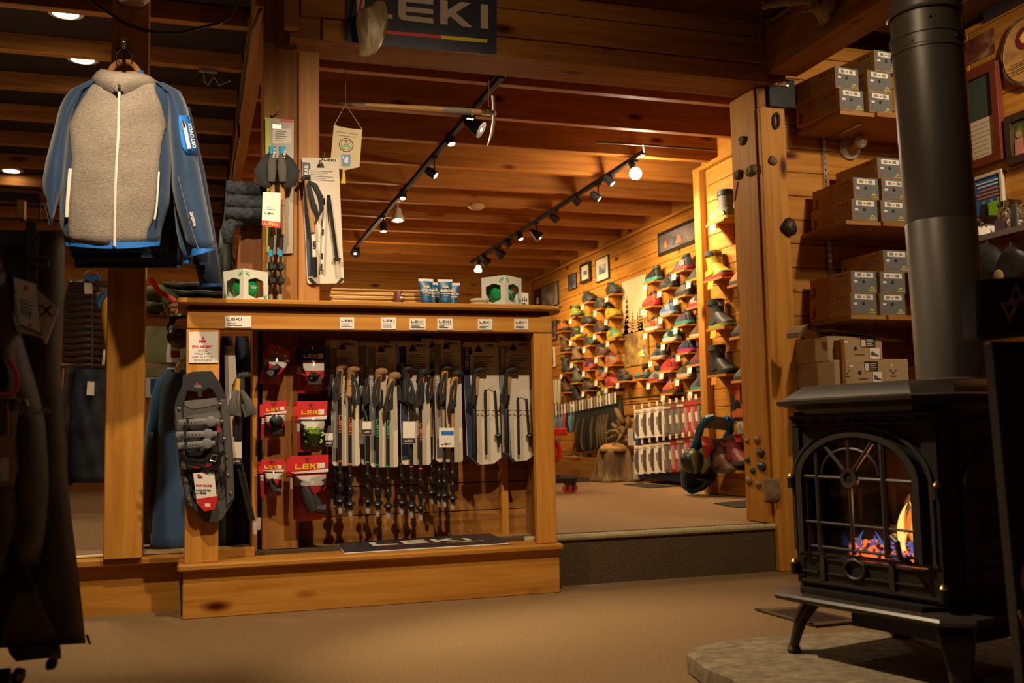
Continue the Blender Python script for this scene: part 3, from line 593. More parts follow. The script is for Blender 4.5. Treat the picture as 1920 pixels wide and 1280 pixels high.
m = M(); q = L(401, 859, -.072); m.tube([q+Vector((-.016, 0, -.008)), q+Vector((-.006, -.004, .016)), q+Vector((.014, 0, .01)), q+Vector((.006, -.004, -.014)), q+Vector((-.016, 0, -.008))], .0028, 6); q = L(378, 842, -.066); obj('steel_buckle', m, chrome, t, smooth=SM); m = M(); m.box(q.x-.008, q.x+.01, -.074, -.06, q.z-.006, q.z+.006); obj('toe_clip', m, chrome, t, bevel=.001)
m = M(); L.poly([(359, 876), (372, 871), (397, 869), (396, 874), (362, 878)], -.036, -.03, 0, m); L.poly([(406, 797), (411, 796), (412, 808), (406, 811)], -.04, -.03, 0, m); L.poly([(348, 812), (354, 808), (357, 813)], -.04, -.03, 0, m); obj('red_tab', m, red, t)
m = M(); m.tube([L(x, y, -.03) for x, y in ((360, 888), (358, 918), (366, 926), (415, 920), (421, 912), (419, 884))], .004, 6); obj('wire_bail', m, black, t, smooth=SM)
m = M(); L.poly([(362, 886), (401, 884), (405.5, 928), (408, 927), (406, 938), (402, 953), (383, 957), (372, 945), (369, 940)], -.049, -.047, 0, m); tg = obj('product_tag', m, white, t)
m = M(); L.poly([(368, 934), (408, 928), (406, 938), (402, 953), (383, 957), (371, 943)], -.0498, -.049, 0, m); obj('red_foot', m, red, tg)
m = M(); L.poly([(367, 892), (372, 887), (378, 891)], -.0498, -.049, 0, m); obj('emblem', m, red, tg)
T = lambda s, z, x, y, mt, b=.0004: text(s, z, mt, tg, L(x, y, 0)+Vector((0, -.0502, 0)), rot=.06, bold=b*.3)
T('MSR', .011, 375, 894, ink, .001); T('SNOWSHOES', .0105, 382, 909, red, .0007); T('RAQUETTES', .0105, 381, 918, ink, .0008); T('A NEIGE', .0105, 377, 923, ink, .0008)
m = M(); L.box(384, 942, 394, 948, -.0502, -.0497, 0, m); obj('price_sticker', m, white, tg)
m = M(); L.poly([(367, 722), (369, 716), (372, 721)], -.0128, -.012, 0, m); obj('emblem', m, red, t); text('MSR', .016, grey, t, L(371, 725)+Vector((0, -.0125, 0)), bold=.0008)
# ================================================================ things on the worktop
ZT = 1.3125
def top(x, Y): p = PY(x, 575, Y); return Vector((p.x, Y, ZT))
gl = mat('glass_green', (.015, .34, .09), .15, .1)
def gift(x, Y, lbl, side):
    t = thing('gift_box', top(x, Y), lbl, 'box', rz=math.radians(38)); s = .068; h = .142; k = .022
    m = M(); m.box(-s, s, -s, s, 0, .002); m.box(-s, s, -s, s, h-.002, h); m.box(-s, s, s-.002, s, 0, h)
    def win(ax):
        o = [(-s, 0), (s, 0), (s, h), (-s, h)]; i = [(-s*.62, .03), (-s*.36, .018), (s*.36, .018), (s*.62, .03), (s*.62, h-.046), (s*.36, h-.034), (-s*.36, h-.034), (-s*.62, h-.046)]
        ox = [(-s, 0), (0, 0), (s, 0), (s, h*.5), (s, h), (0, h), (-s, h), (-s, h*.5)]; im = [i[0], ((i[1][0]+i[2][0])/2, .018), i[3], (s*.62, h*.45), i[4], (0, h-.034), i[7], (-s*.62, h*.45)]
        f = lambda p, d: (p[0], -s+d, p[1]) if ax == 0 else ((-s+d, p[0], p[1]) if ax == 1 else (s-d, p[0], p[1]))
        v = [f(p, 0) for p in ox]+[f(p, 0) for p in im]; m.add(v, [(j, (j+1) % 8, 8+(j+1) % 8, 8+j) for j in range(8)])
    for ax in (0, 1, 2): win(ax)
    b = obj('box', m, mat('box_white', (.72, .70, .60), .55), t)
    m = M()
    for ax, sx in ((0, 1), (1, 1)):
        for px_, pz_ in ((-.052, .118), (.052, .028), (-.044, .110), (.05, .02)):
            for dx, dz in ((0, 0), (.006, .007), (-.005, .008)):
                q = [(px_+dx-.004, pz_+dz), (px_+dx, pz_+dz-.004), (px_+dx+.005, pz_+dz+.003), (px_+dx, pz_+dz+.006)]
                if ax == 0: m.prism(q, -s-.0006, -s, 'y')
                else: m.prism(q, -s-.0006, -s, 'x')
    obj('leaf_print', m, green, b)
    obj('ball', M().ell((0, 0, .066), (.056, .056, .056), 24, 0, 14), gl, t, smooth=3)
    m = M(); lines(m, -.02, .022, .06, .075, 3, -.0565); obj('ball_lettering', m, white, t)
    return t
gift(460, 4.50, 'white gift box with green glass ball at the left end of the counter', 0)
gift(941, 4.47, 'white gift box with green glass ball at the right end of the counter', 1)
t = thing('mug_box', top(974, 4.52), 'small white cube box printed with dark fir trees beside the gift box', 'box', rz=.12)
m = M(); m.box(-.034, .034, -.034, .034, 0, .078); b = obj('box', m, mat('box_white', (0, 0, 0)), t, bevel=.002)
m = M()
for x, h in ((-.012, .030), (.002, .022), (.012, .028), (.022, .018)): m.prism([(x-.0035, .036), (x+.0035, .036), (x, .036+h)], -.0346, -.034)
m.box(-.02, .024, -.0346, -.034, .018, .022); m.box(-.016, .018, -.0346, -.034, .024, .028); obj('tree_print', m, ink, b)
tb = mat('tube_blue', (.012, .10, .22), .4); tcap = mat('tube_white', (.78, .74, .66), .45)
def tube_(x, Y, lbl, rz=0):
    t = thing('balm_tube', top(x, Y), lbl, 'tube', 'balm tubes on the counter', rz); rr = []
    for z, a, b in ((.018, .024, .021), (.05, .027, .018), (.09, .031, .010), (.110, .034, .002)):
        rr.append([(a*math.cos(2*math.pi*j/16), b*math.sin(2*math.pi*j/16), z) for j in range(16)])
    bd = obj('body', M().loft(rr), tb, t, smooth=SM)
    obj('crimp', M().box(-.0345, .0345, -.0022, .0022, .108, .120), tcap, t); obj('cap', M().lathe([(.020, 0), (.022, .018)], 16), tb, t, smooth=SM)
    m = M(); m.prism([(-.016, .078), (-.008, .09), (-.002, .083), (.006, .093), (.016, .078)], -.0165, -.012); obj('peak_print', m, mat('print_gold', (.7, .5, .2), .6), bd)
    text('climbOn', .017, white, bd, (0, -.0185, .066), bold=.0006); text('SUNSCREEN', .0085, white, bd, (0, -.0195, .052), bold=.0003); text('SPF 30', .0075, white, bd, (0, -.0205, .042))
tube_(799, 4.42, 'leftmost blue tube with white crimp on the counter', .05); tube_(814, 4.52, 'blue tube half hidden behind the leftmost tube', .2)
tube_(835, 4.42, 'third blue tube from the left, standing right of the gap on the counter', -.05); tube_(849, 4.52, 'rightmost blue tube, half hidden on the counter', -.25)
t = thing('tin', top(748, 4.46), 'small brown cardboard tin with white marks on the counter', 'tin'); obj('body', M().lathe([(.021, 0), (.0215, .002), (.0215, .062), (.020, .066)], 18), mat('tin_brown', (.14, .035, .018), .5), t, smooth=SM)
m = M(); m.prism([(.002, .03), (.016, .032), (.016, .038), (.004, .040)], -.0214, -.0150); m.prism([(.004, .046), (.016, .048), (.014, .054)], -.0214, -.0150); obj('print', m, white, t)
t = thing('bracelet_coil', top(899, 4.46), 'pale woven bracelets coiled in a ring on the counter', 'bracelet')
m = M(); wv = mat('woven_tan', (.52, .42, .27), .8, noise=.3, nscale=200, bump=.4)
for z in (.012, .030): m.tube([(.036*math.cos(2*math.pi*j/20), .026*math.sin(2*math.pi*j/20), z) for j in range(21)], .010, 8)
obj('coil', m, wv, t, smooth=SM); obj('coil_end', M().tube([(.03, -.02, .012), (.06, -.012, .011), (.075, .004, .014)], .009, 8), wv, t, smooth=SM)
tag(obj('pebble', M().ell((0, 0, .006), (.016, .012, .007), 12), white, None, top(870, 4.44), smooth=3), 'little white pebble on the counter next to the coiled bracelets', 'pebble')
for k, (y0, y1) in enumerate(((541, 552), (552, 563), (563, 574), (574, 585))):
    a = PY(620, (y0+y1)/2, 4.50); b = PY(793, (y0+y1)/2+6, 4.50); h = (PY(620, 540, 4.50).z-ZT)/4
    m = M(); m.prism([(.045, .0), (0, .0), (0, h*.30), (.014, h*.42), (.014, h*.58), (0, h*.70), (0, h*.96), (.045, h*.96)], 0, b.x-a.x, 'x')
    tag(obj('moulding', m, lightX, None, Vector((a.x+.006*(k % 2), 4.50, ZT+.001+k*h)), bevel=.002), ['lowest', 'second lowest', 'second highest', 'topmost'][k]+' of the pale wood mouldings stacked on the counter', 'moulding', 'pale mouldings stacked on the counter')
# plaque on the ledge
A, B_, C_, D = PZ(646, 1037.5, .224), PZ(953, 1019, .224), PY(919, 1001.5, 4.70), PY(634, 1019.5, 4.70)
t = thing('brand_plaque', (A+B_+C_+D)/4, 'dark plaque with white wide lettering lying flat on the counter ledge', 'plaque')
o = t.location; m = M().hexa([A-o, B_-o, C_-o, D-o], (0, 0, .006)); pq = obj('board', m, mat('plaque_dark', (.025, .024, .032), .45), t)
m = M(); m.tube([A-o, B_-o], .0035, 4); m.tube([A-o, D-o], .003, 4); obj('edge', m, mat('edge_white', (.7, .6, .5), .5), t)
X = (B_-A).normalized(); Zn = X.cross((D-A).normalized()).normalized(); Yn = Zn.cross(X); TT = Matrix((X, -Zn, Yn)).transposed().to_4x4()
wd = (B_-A).length; m = leki(wd*.66, .10, .001); m.xf(Matrix.Translation(X*(wd*.02)+Yn*.022+Zn*.0068) @ TT); obj('lettering', m, mat('letter_tan', (.62, .52, .42), .5), pq)
for x0, x1, mt in ((-.30, .10, mat('dull_red', (.2, .03, .03), .5)), (.10, .34, yellow)):
    m = M().box(x0*wd, x1*wd, -.0012, -.0004, -.062, -.054); m.xf(Matrix.Translation(Zn*.0066+X*.02) @ TT); obj('rule', m, mt, pq)
# ================================================================ sign on the header and what hangs from it
L = PL(790, 95, 4.448); t = thing('brand_sign', L.o, 'large navy sign with white lettering fixed to the timber header', 'sign')
m = M(); L.poly([(650, 80.5), (930, 104.2), (930, -36), (650, -64)], -.012, 0, 0, m); b = obj('board', m, mat('sign_navy', (.012, .018, .05), .5), t)
lt = mat('sign_letter', (.60, .50, .47), .5); Yl = -.0145
def LT(pts): m = M(); L.poly(pts, Yl, -.012, 0, m); obj('letter', m, lt, b)
LT([(668, -14), (683, -12), (683, 24), (735, 30), (735, 38), (676, 31), (668, 26)])
LT([(746, -6), (811, 0), (811, 11), (760, 6), (760, 14.5), (811, 20), (811, 29), (760, 24), (760, 31), (811, 37), (811, 46.5), (753, 40), (746, 34)])
LT([(824, 2), (838, 3.5), (838, 21), (862, 6), (882, 8), (853, 26), (885, 53.5), (866, 52), (843, 33), (838, 36), (838, 48), (824, 47)])
LT([(900, 10), (914, 11.5), (914, 56), (900, 55)])
for x0, x1, mt in ((668, 826, red), (826, 912, yellow)):
    m = M(); f = lambda x: 54.5+(x-668)*.0875; L.poly([(x0, f(x0)+6.5), (x1, f(x1)+6.5), (x1, f(x1)), (x0, f(x0))], Yl, -.012, 0, m); obj('rule', m, mt, b)
L = PL(697, 105, 4.36); t = thing('hide_pouch', L.o, 'crumpled translucent hide pouch hanging in front of the navy sign by a red cord', 'pouch')
rr = []
for y, x0, x1, d in ((3, 700, 722, .018), (12, 692, 725, .03), (22, 669, 727, .045), (40, 668, 727, .052), (62, 671, 722, .048), (80, 673, 716, .036), (95, 672, 705, .022), (104, 673, 690, .008)):
    a, c = L(x0, y), L(x1, y); rr.append([Vector(((a.x+c.x)/2+(c.x-a.x)/2*(abs(math.cos(2*math.pi*j/14))**.6*math.copysign(1, math.cos(2*math.pi*j/14)))*(1+.05*math.sin(3*j+y)), d*math.sin(2*math.pi*j/14)*(.55+.6*abs(math.sin(1.6*j+.6))), a.z)) for j in range(14)])
obj('hide', M().loft(rr), ramp_mat('hide', [(.3, (.19, .125, .055)), (.6, (.40, .30, .16)), (.8, (.52, .42, .27))], 26, (1, 1, .4), .4, bump=.6), t, smooth=.45)
m = M(); m.tube([L(674, 18), L(679, -4), L(684, -30)], .005, 6); obj('cord', m, red, t, smooth=SM); m = M(); m.tube([L(716, 6), L(720, -10), L(722, -30)], .005, 6); obj('cord', m, red, t, smooth=SM)
# ice axe on threads with pennant
L = PL(785, 205, 4.60); t = thing('ice_axe', L.o, 'old wooden ice axe hung level by threads under the header', 'ice axe')
m = M(); a, b = L(684, 197), L(915, 211); m.tube([a, a*.5+b*.5, b], [.011, .0155, .0135], 12); obj('shaft', m, wood('ash', (.52, .29, .10), (.38, .19, .06), 'X', .4, knots=0), t, smooth=SM)
m = M(); m.tube([L(830, 206), L(882, 209)], .0163, 12); obj('sleeve', m, mat('worn_tape', (.20, .17, .13), .6), t, smooth=SM)
m = M(); m.tube([L(684, 197), L(660, 195)], [.0125, .009], 10); m.tube([L(660, 195), L(652, 194), L(634, 193)], [.008, .005, .001], 8); obj('spike', m, chrome, t, smooth=SM)
m = M(); m.tube([L(902, 210), L(926, 212)], [.0145, .013], 10); obj('ferrule', m, chrome, t, smooth=SM)
m = M(); m.tube([L(924, 180), L(925, 195), L(925, 213), L(925, 230), L(921, 252), L(914, 274)], [.012, .010, .012, .012, .010, .002], 8, 0, .45); m.lathe([(.016, -.004), (.016, .004)], 10, L(925, 213), (0, 1, 0)); obj('head', m, mat('axe_steel', (.42, .36, .28), .35, .9), t, smooth=SM)
m = M(); m.tube([L(648, 192), L(648, 118)], .0016, 5); m.tube([L(916, 200), L(917, 150)], .0022, 5); obj('thread', m, mat('thread_red', (.35, .07, .03), .7), t)
L = PL(650, 235, 4.57); t = thing('pennant', L.o, 'cream pennant with round mountain emblem and yellow tassel hanging from the ice axe', 'pennant')
m = M(); L.poly([(626, 234), (635, 237), (650, 240), (665, 242), (679, 243), (674, 313), (645, 319.5), (619, 309)], -.002, .002, 0, m); p_ = obj('cloth', m, mat('pennant_cream', (.66, .53, .31), .8), t)
m = M(); m.tube([L(627, 234), L(648, 195), L(679, 243)], .002, 5); obj('cord', m, mat('cord_gold', (.55, .36, .12), .7), t)
m = M(); o_ = L(649, 272, 0); o_.y = -.002
m.loft([[o_+Vector((r_*math.cos(2*math.pi*j/28), d, r_*math.sin(2*math.pi*j/28))) for j in range(28)] for r_, d in ((.0335, 0), (.0335, -.001), (.030, -.001), (.030, 0))], cap=False); m.loft([[o_+Vector((r_*math.cos(2*math.pi*j/28), d, r_*math.sin(2*math.pi*j/28))) for j in range(28)] for r_, d in ((.0245, 0), (.0245, -.001), (.0228, -.001), (.0228, 0))], cap=False)
m.prism([(o_.x+a, o_.z+b) for a, b in ((-.016, -.010), (-.013, -.010), (0, .015), (.013, -.010), (.016, -.010), (0, .021))], -.003, -.002); obj('emblem_lines', m, ink, p_)
m = M(); m.prism([(o_.x+a, o_.z+b) for a, b in ((-.021, -.010), (.021, -.010), (.012, .000), (.006, -.004), (0, .003), (-.007, -.003), (-.013, .001))], -.0034, -.002); obj('emblem_hills', m, green, p_)
obj('emblem_flame', M().lathe([(.003, 0), (.003, .0012)], 8, o_+Vector((0, -.001, .002)), (0, -1, 0)), red, p_)
m = M(); L.box(640, 290, 657, 309, -.003, -.002, 0, m); q = obj('blue_emblem', m, blue, p_)
m = M(); L.poly([(646, 306), (645, 299), (650, 293), (653, 296), (652, 306)], -.0036, -.003, 0, m); L.poly([(642, 293), (645, 292), (643, 299)], -.0036, -.003, 0, m); obj('figure', m, white, q)
m = M(); L.box(641, 310, 656, 312, -.003, -.002, 0, m); obj('print', m, blue, p_)
m = M(); L.poly([(630, 246), (672, 252), (672, 253), (630, 247.2)], -.003, -.002, 0, m); L.poly([(634, 253), (666, 257), (666, 258), (634, 254.2)], -.003, -.002, 0, m); obj('print', m, grey, p_)
m = M(); q = L(644, 321); m.tube([q+Vector((0, 0, .006)), q+Vector((0, 0, -.008)), q+Vector((.001, 0, -.03)), q+Vector((-.002, 0, -.060))], [.003, .007, .009, .012], 10); obj('tassel', m, mat('tassel_yellow', (.72, .48, .04), .8), t, smooth=SM)
# ================================================================ poles on the centre post
L = PL(521, 226, 4.585); t = thing('pole_display', L.o, 'long clear backed pole pack with black and blue straps and code tag on the post', 'poles')
m = M(); L.poly([(497, 220), (551, 225), (549, 474), (512, 477), (505, 470)], 0, .003, 0, m); c_ = obj('card', m, mat('card_smoke', (.34, .27, .20), .35), t)
m = M(); L.poly([(497, 220), (507, 221), (507, 474), (500, 472)], -.001, 0, 0, m); obj('green_edge', m, mat('print_lime', (.50, .50, .04), .5), c_)
m = M(); L.poly([(526, 223), (551, 225), (551, 230), (526, 228)], -.001, 0, 0, m); obj('red_edge', m, red, c_)
m = M(); L.box(511, 241, 546, 269, -.0012, 0, 0, m); q = obj('label', m, white, c_); m = M(); a, b = L(516, 244), L(540, 267); lines(m, a.x, b.x, b.z, a.z, 5, -.0014); obj('small_print', m, grey, q)
m = M(); q = L(519, 212); m.tube([q+Vector((0, .02, 0)), q+Vector((0, -.06, 0)), q+Vector((0, -.07, .014))], .0035, 6); m.box(q.x-.02, q.x+.02, -.006, 0, q.z-.075, q.z-.055); obj('peg', m, chrome, t)
for x, xs, tip, lean in ((510, 507, 566, -1), (529, 525, 566, 1)):
    m = M(); m.tube([L(x, 347, -.05), L(x+1, 385, -.05)], [.013, .0125], 10); m.tube([L(x+1, 385, -.05), L(xs+6, 440, -.05)], .0095, 8); obj('grip_sleeve', m, cork, t, smooth=SM)
    m = M(); m.tube([L(xs+5, 425, -.045), L(xs+1, 480, -.045)], .0085, 8); m.tube([L(xs+1, 480, -.045), L(xs, tip, -.045)], .0075, 8); sh = obj('shaft', m, mat('shaft_black', (0, 0, 0)), t, smooth=SM)
    m = M(); m.lathe([(.0095, 0), (.0095, .03)], 8, L(xs+1, 481, -.045)); obj('blue_band', m, mat('band_blue', (.02, .30, .55), .4), sh)
    for y in (500, 526):
        m = M(); m.lathe([(.009, -.02), (.016, -.012), (.016, .012), (.009, .02)], 10, L(xs, y, -.045)); q = L(xs, y, -.045); m.box(q.x, q.x+.022*1, q.y-.016, q.y+.006, q.z-.01, q.z+.008)
        obj('lever_lock', m, black, sh, smooth=SM)
    m = M(); m.lathe([(.008, 0), (.011, -.003), (.009, -.036), (.003, -.040)], 8, L(xs, 552, -.045)); obj('tip_cover', m, clear, t, smooth=SM)
    c = [L(x, 290, -.075), L(x+lean*10, 304, -.085), L(x+lean*20, 322, -.085), L(x+lean*16, 342, -.08), L(x+lean*4, 349, -.075)]
    m = M(); m.tube(c, [.018, .03, .034, .028, .014], 10, 0, .35); s_ = obj('strap', m, mat('strap_black', (.013, .014, .012), .75), t, smooth=SM)
    m = M(); m.tube([L(x, 276, -.08), L(x+1, 290, -.085)], [.015, .016], 10); obj('blue_loop', m, mat('band_blue', (0, 0, 0)), t, smooth=SM)
    m = M(); m.tube([L(x-lean*1, 290, -.10), L(x, 312, -.105), L(x+lean*1, 340, -.09)], [.012, .02, .015], 8, 0, .3); q = obj('strap_band', m, mat('strap_mid', (.085, .075, .06), .7), t, smooth=SM)
    w_ = leki(.042, .010, .001); w_.xf(Matrix.Translation(L(x+.5, 300, 0)+Vector((0, -.1125, 0))) @ Matrix.Rotation(-math.pi/2*.9*lean if lean > 0 else math.pi/2*1.1, 4, 'Y')); obj('lettering', w_, white, q)
m = M(); L.poly([(490, 369), (523, 370.5), (522, 436), (488, 431)], -.098, -.096, 0, m); tg = obj('hang_tag', m, white, t)
m = M(); L.poly([(488.5, 421), (522.3, 425), (522, 436), (488, 431)], -.0988, -.098, 0, m); rb = obj('red_foot', m, red, tg)
w_ = leki(.062, .0125, .0008, .15); w_.xf(Matrix.Translation(L(505, 428, 0)+Vector((0, -.0995, 0))) @ Matrix.Rotation(.12, 4, 'Y')); obj('lettering', w_, yellow, rb)
w_ = leki(.044, .008, .0008); w_.xf(Matrix.Translation(L(503, 409, 0)+Vector((0, -.0985, 0)))); obj('lettering', w_, ink, tg)
m = M(); a, b = L(497, 395), L(516, 403); lines(m, a.x, b.x, b.z, a.z, 3, -.0982); obj('small_print', m, grey, tg)
L = PL(605, 296, 4.565); t = thing('pole_display', L.o, 'cream card with folding white and black trail poles hung on the board of the post', 'poles')
m = M(); L.poly([(567, 295), (632, 296), (635, 300), (645, 528), (641, 531), (580, 532), (576, 528), (566, 299)], 0, .003, 0, m); c_ = obj('card', m, mat('card_cream', (.68, .58, .45), .6), t)
m = M(); L.poly([(567, 304), (582, 305), (582, 316), (579, 318), (579, 336), (580, 360), (588, 515), (577, 520), (571, 400)], -.0012, 0, 0, m); obj('side_print', m, navy, c_)
text('TRAIL', .024, white, c_, L(574.5, 321, 0)+Vector((0, -.0018, 0)), rot=-math.pi/2, bold=.0008)
w_ = leki(.058, .012, .001); w_.xf(Matrix.Translation(L(619, 300, 0)+Vector((0, -.001, 0)))); obj('lettering', w_, ink, c_)
m = M(); a, b = L(582, 318), L(628, 341); lines(m, a.x, b.x, b.z, a.z, 6, -.0008); obj('small_print', m, grey, c_); card_holes(L, 601, 309, c_)
m = M(); q = L(604, 300); m.tube([q+Vector((-.015, .03, -.03)), q+Vector((-.006, -.05, -.012)), q+Vector((.004, -.06, .02))], .0035, 6); obj('peg', m, chrome, t)
m = M(); m.tube([L(575, 338, -.04), L(578, 360, -.04), L(584, 410, -.04), L(587, 436, -.04)], [.012, .013, .0115, .011], 10); g = obj('grip', m, cork, t, smooth=SM); m = M(); m.tube([L(566, 338, -.04), L(572, 332, -.04), L(582, 333, -.04)], [.009, .014, .012], 10); obj('knob', m, GRIPBLK, g, smooth=SM)
m = M(); m.tube([L(587, 436, -.03), L(590, 500, -.03)], .0085, 8); obj('shaft', m, white, t, smooth=SM); m = M(); m.tube([L(590, 482, -.03), L(591, 520, -.03)], .0105, 8); obj('joint', m, black, t, smooth=SM)
text('LEKI', .018, ink, t, L(588, 462, 0)+Vector((0, -.042, 0)), rot=-math.pi/2, bold=.001)
m = M(); m.tube([L(610, 366, -.02), L(604, 506, -.02)], .0075, 8); o = obj('folded_section', m, white, t, smooth=SM)
m = M()
for y in (372, 430, 475, 495): m.tube([L(609.5-(y-366)*.043, y, -.02), L(609.5-(y-354)*.043, y+12, -.02)], .0078, 8)
obj('black_band', m, black, o, smooth=SM)
m = M(); m.tube([L(616, 366, -.02), L(632, 487, -.02)], .0085, 8); m.lathe([(.005, 0), (.02, .006), (.02, .01), (.006, .014)], 12, L(632, 489, -.02)); o = obj('folded_section', m, black, t, smooth=SM); m = M(); m.tube([L(632, 490, -.02), L(634, 515, -.02)], [.009, .007], 8); obj('tip_cover', m, clear, o, smooth=SM)
m = M(); m.tube([L(578, 340, -.06), L(590, 348, -.075), L(600, 368, -.07), L(603, 392, -.06), L(598, 405, -.055), L(588, 388, -.06), L(582, 362, -.065), L(578, 345, -.06)], [.008, .014, .013, .010, .012, .012, .012, .008], 8, 0, .35); obj('strap', m, mat('strap_black', (0, 0, 0)), t, smooth=SM)
m = M(); L.poly([(577, 521), (583, 521), (594, 532), (586, 533)], -.006, 0, 0, m); L.poly([(640, 520), (645, 523), (636, 532), (630, 532)], -.006, 0, 0, m); obj('corner_band', m, ink, t)
# ================================================================ garments
def interp(rows, y):
    if y <= rows[0][0]: return rows[0][1:]
    for a, b in zip(rows, rows[1:]):
        if y <= b[0]:
            t = (y-a[0])/(b[0]-a[0]); return tuple(p+(q-p)*t for p, q in zip(a[1:], b[1:]))
    return rows[-1][1:]
def garment(L, rows, th, nu=14, nv=16, back=.012, wr=.0, seed=0, off=0, host=None, m=0, M_=None, hem=None, yseq=None):
    """pillowed cloth body between left and right edges given row by row; host: lie on that garment's surface"""
    mm = M_ or M(); y0, y1 = rows[0][0], rows[-1][0]; rng = random.Random(seed); ph = [rng.uniform(0, 6.28) for _ in range(6)]
    ys = yseq or [y0+(y1-y0)*j/nv for j in range(nv+1)]; fr = []; bk = []
    for y in ys:
        xl, xr = interp(rows, y); f = []; b = []
        for i in range(nu+1):
            u = i/nu; x = xl+(xr-xl)*u; yy = y+(hem(u) if hem and y > y1-1 else 0)
            hr = host or rows; hl, hh = interp(hr, y); uu = min(1, max(0, (x-hl)/max(1e-6, hh-hl)))
            d = th*max(0, math.sin(math.pi*uu))**.55
            d += wr*(math.sin(uu*9+y*.035+ph[0])*.5+math.sin(uu*17-y*.06+ph[1])*.3+math.sin(y*.11+uu*3+ph[2])*.35)*min(1, 4*uu*(1-uu)+.1)
            f.append(L(x, yy, -d-off)); b.append(L(x, yy, (back if not host else -d-off+.002)))
        fr.append(f); bk.append(b)
    n = nu+1; rings = [f+b[::-1] for f, b in zip(fr, bk)]
    return mm.loft(rings, m)
heather = ramp_mat('knit_grey', [(.3, (.20, .158, .125)), (.55, (.33, .27, .215)), (.75, (.46, .39, .32))], 260, (.35, 1, 2.2), .9, bump=.5)
jblue = mat('fleece_blue', (.005, .036, .098), .75, sheen=.3, noise=.12, nscale=160); jtrim = mat('trim_blue', (.01, .17, .62), .6); jdark = mat('fleece_navy', (.010, .022, .055), .8, sheen=.2)
L = PL(225, 100, 4.12); t = thing('jacket', L.o, 'hooded fleece jacket with grey knit front and blue sleeves hanging on the left post', 'jacket', 'jackets on the left post')
body = [(152, 176, 296), (165, 150, 325), (190, 138, 330), (235, 124, 318), (300, 118, 322), (380, 112, 318), (430, 112, 303), (456, 122, 300)]
hem = lambda u: 6*math.sin(math.pi*u)
obj('body', garment(L, body, .085, 18, 20, wr=.005, seed=3, hem=hem), jblue, t, smooth=3)
front = [(150, 178, 290), (170, 165, 290), (192, 150, 301), (215, 138, 307), (236, 129, 312), (262, 132, 304), (300, 135, 299), (330, 132, 298), (400, 128, 291), (412, 128, 287), (432, 128, 276), (453, 130, 275)]
obj('knit_front', garment(L, front, .085, 18, 24, wr=.005, seed=3, off=.005, host=body, hem=hem), heather, t, smooth=3)
obj('hem_band', garment(L, [(453, 122, 300), (460, 123, 299)], .088, 18, 1, off=.003, host=[(400, 122, 300), (470, 122, 300)], hem=hem), jtrim, t)
lsl = [(150, 168, 186), (158, 142, 172), (175, 124, 160), (205, 110, 142), (240, 102, 130), (300, 86, 124), (345, 78, 121), (375, 80, 112), (400, 88, 104), (422, 92, 99)]
rsl = [(154, 288, 306), (162, 300, 330), (176, 308, 342), (210, 314, 354), (240, 316, 360), (300, 322, 372), (350, 322, 381), (400, 333, 391), (440, 345, 399), (466, 353, 404)]
obj('sleeve', garment(L, lsl, .055, 10, 16, back=.03, wr=.004, seed=4), jblue, t, smooth=3)
rs = obj('sleeve', garment(L, rsl, .062, 10, 18, back=.03, wr=.004, seed=6, hem=lambda u: 11-14*u), jblue, t, smooth=3)
obj('cuff', garment(L, [(466, 353, 404), (471, 354.5, 404)], .066, 10, 1, back=.03, hem=lambda u: 11-14*u, yseq=[465.5, 470.9]), jtrim, rs)
m = M(); garment(L, [(216, 335, 352), (222, 334, 357), (260, 337, 364), (278, 342, 368), (289, 349, 369.5)], .062, 6, 6, off=.004, host=rsl, M_=m); ap = obj('arm_patch', m, jtrim, rs, smooth=3)
m = M(); m.tube([L(343.5, 228, -.072), L(349, 250, -.072), L(355, 279, -.072)], .0075, 6, 0, .5); obj('arm_zip', m, white, ap, smooth=SM); m = M(); m.tube([L(343.5, 227, -.078), L(345.5, 237, -.078)], .005, 6); obj('zip_pull', m, ink, ap)
text('ORTOVOX', .0185, white, ap, L(360.5, 254, -.072), rot=-math.pi/2-.20, bold=.0003, width=1.1)
m = M(); m.tube([L(356+d, 398+e, -.064) for d, e in ((0, 0), (4, -1), (11, 25), (8, 27), (0, 0))], .001, 4); obj('wrist_mark', m, white, rs); text('ORTOVOX', .011, white, rs, L(361, 411, -.066), rot=math.pi/2-.3, bold=.0004)
m = M(); m.tube([L(x, y, -.064) for x, y in ((334, 330), (344, 370), (354, 410), (364, 445), (372, 466))], .0013, 4); obj('seam', m, grey, rs)
# collar and hood
hood = []
for y, x0, x1, d0, d1 in ((134, 190, 264, .055, -.03), (142, 180, 284, .06, -.05), (152, 170, 301, .085, -.055), (163, 176, 286, .105, -.05), (176, 189, 264, .108, -.03), (186, 208, 243, .10, .0)):
    a, c = L(x0, y), L(x1, y); hood.append([Vector(((a.x+c.x)/2+(c.x-a.x)/2*math.cos(2*math.pi*j/22), -(d0 if math.sin(2*math.pi*j/22) > 0 else -d1)*math.sin(2*math.pi*j/22)-.01, (a.z+c.z)/2+(.006*math.sin(j*1.9)-.012*abs(math.cos(2*math.pi*j/22)) if y > 145 else 0)-{134: .026, 142: .014}.get(y, 0)*max(0, math.sin(2*math.pi*j/22))**1.5)) for j in range(22)])
obj('hood', M().loft(hood, cap=False), heather, t, smooth=3)
m = M(); m.tube([L(x, y, d) for x, y, d in ((189, 134, -.02), (193, 138, -.045), (203, 142.5, -.062), (219, 145.5, -.072), (236, 145, -.07), (252, 141.5, -.056), (262, 137, -.03), (266, 134, -.01))], .0095, 6, 0, .6); obj('lining_edge', m, jtrim, t, smooth=SM)
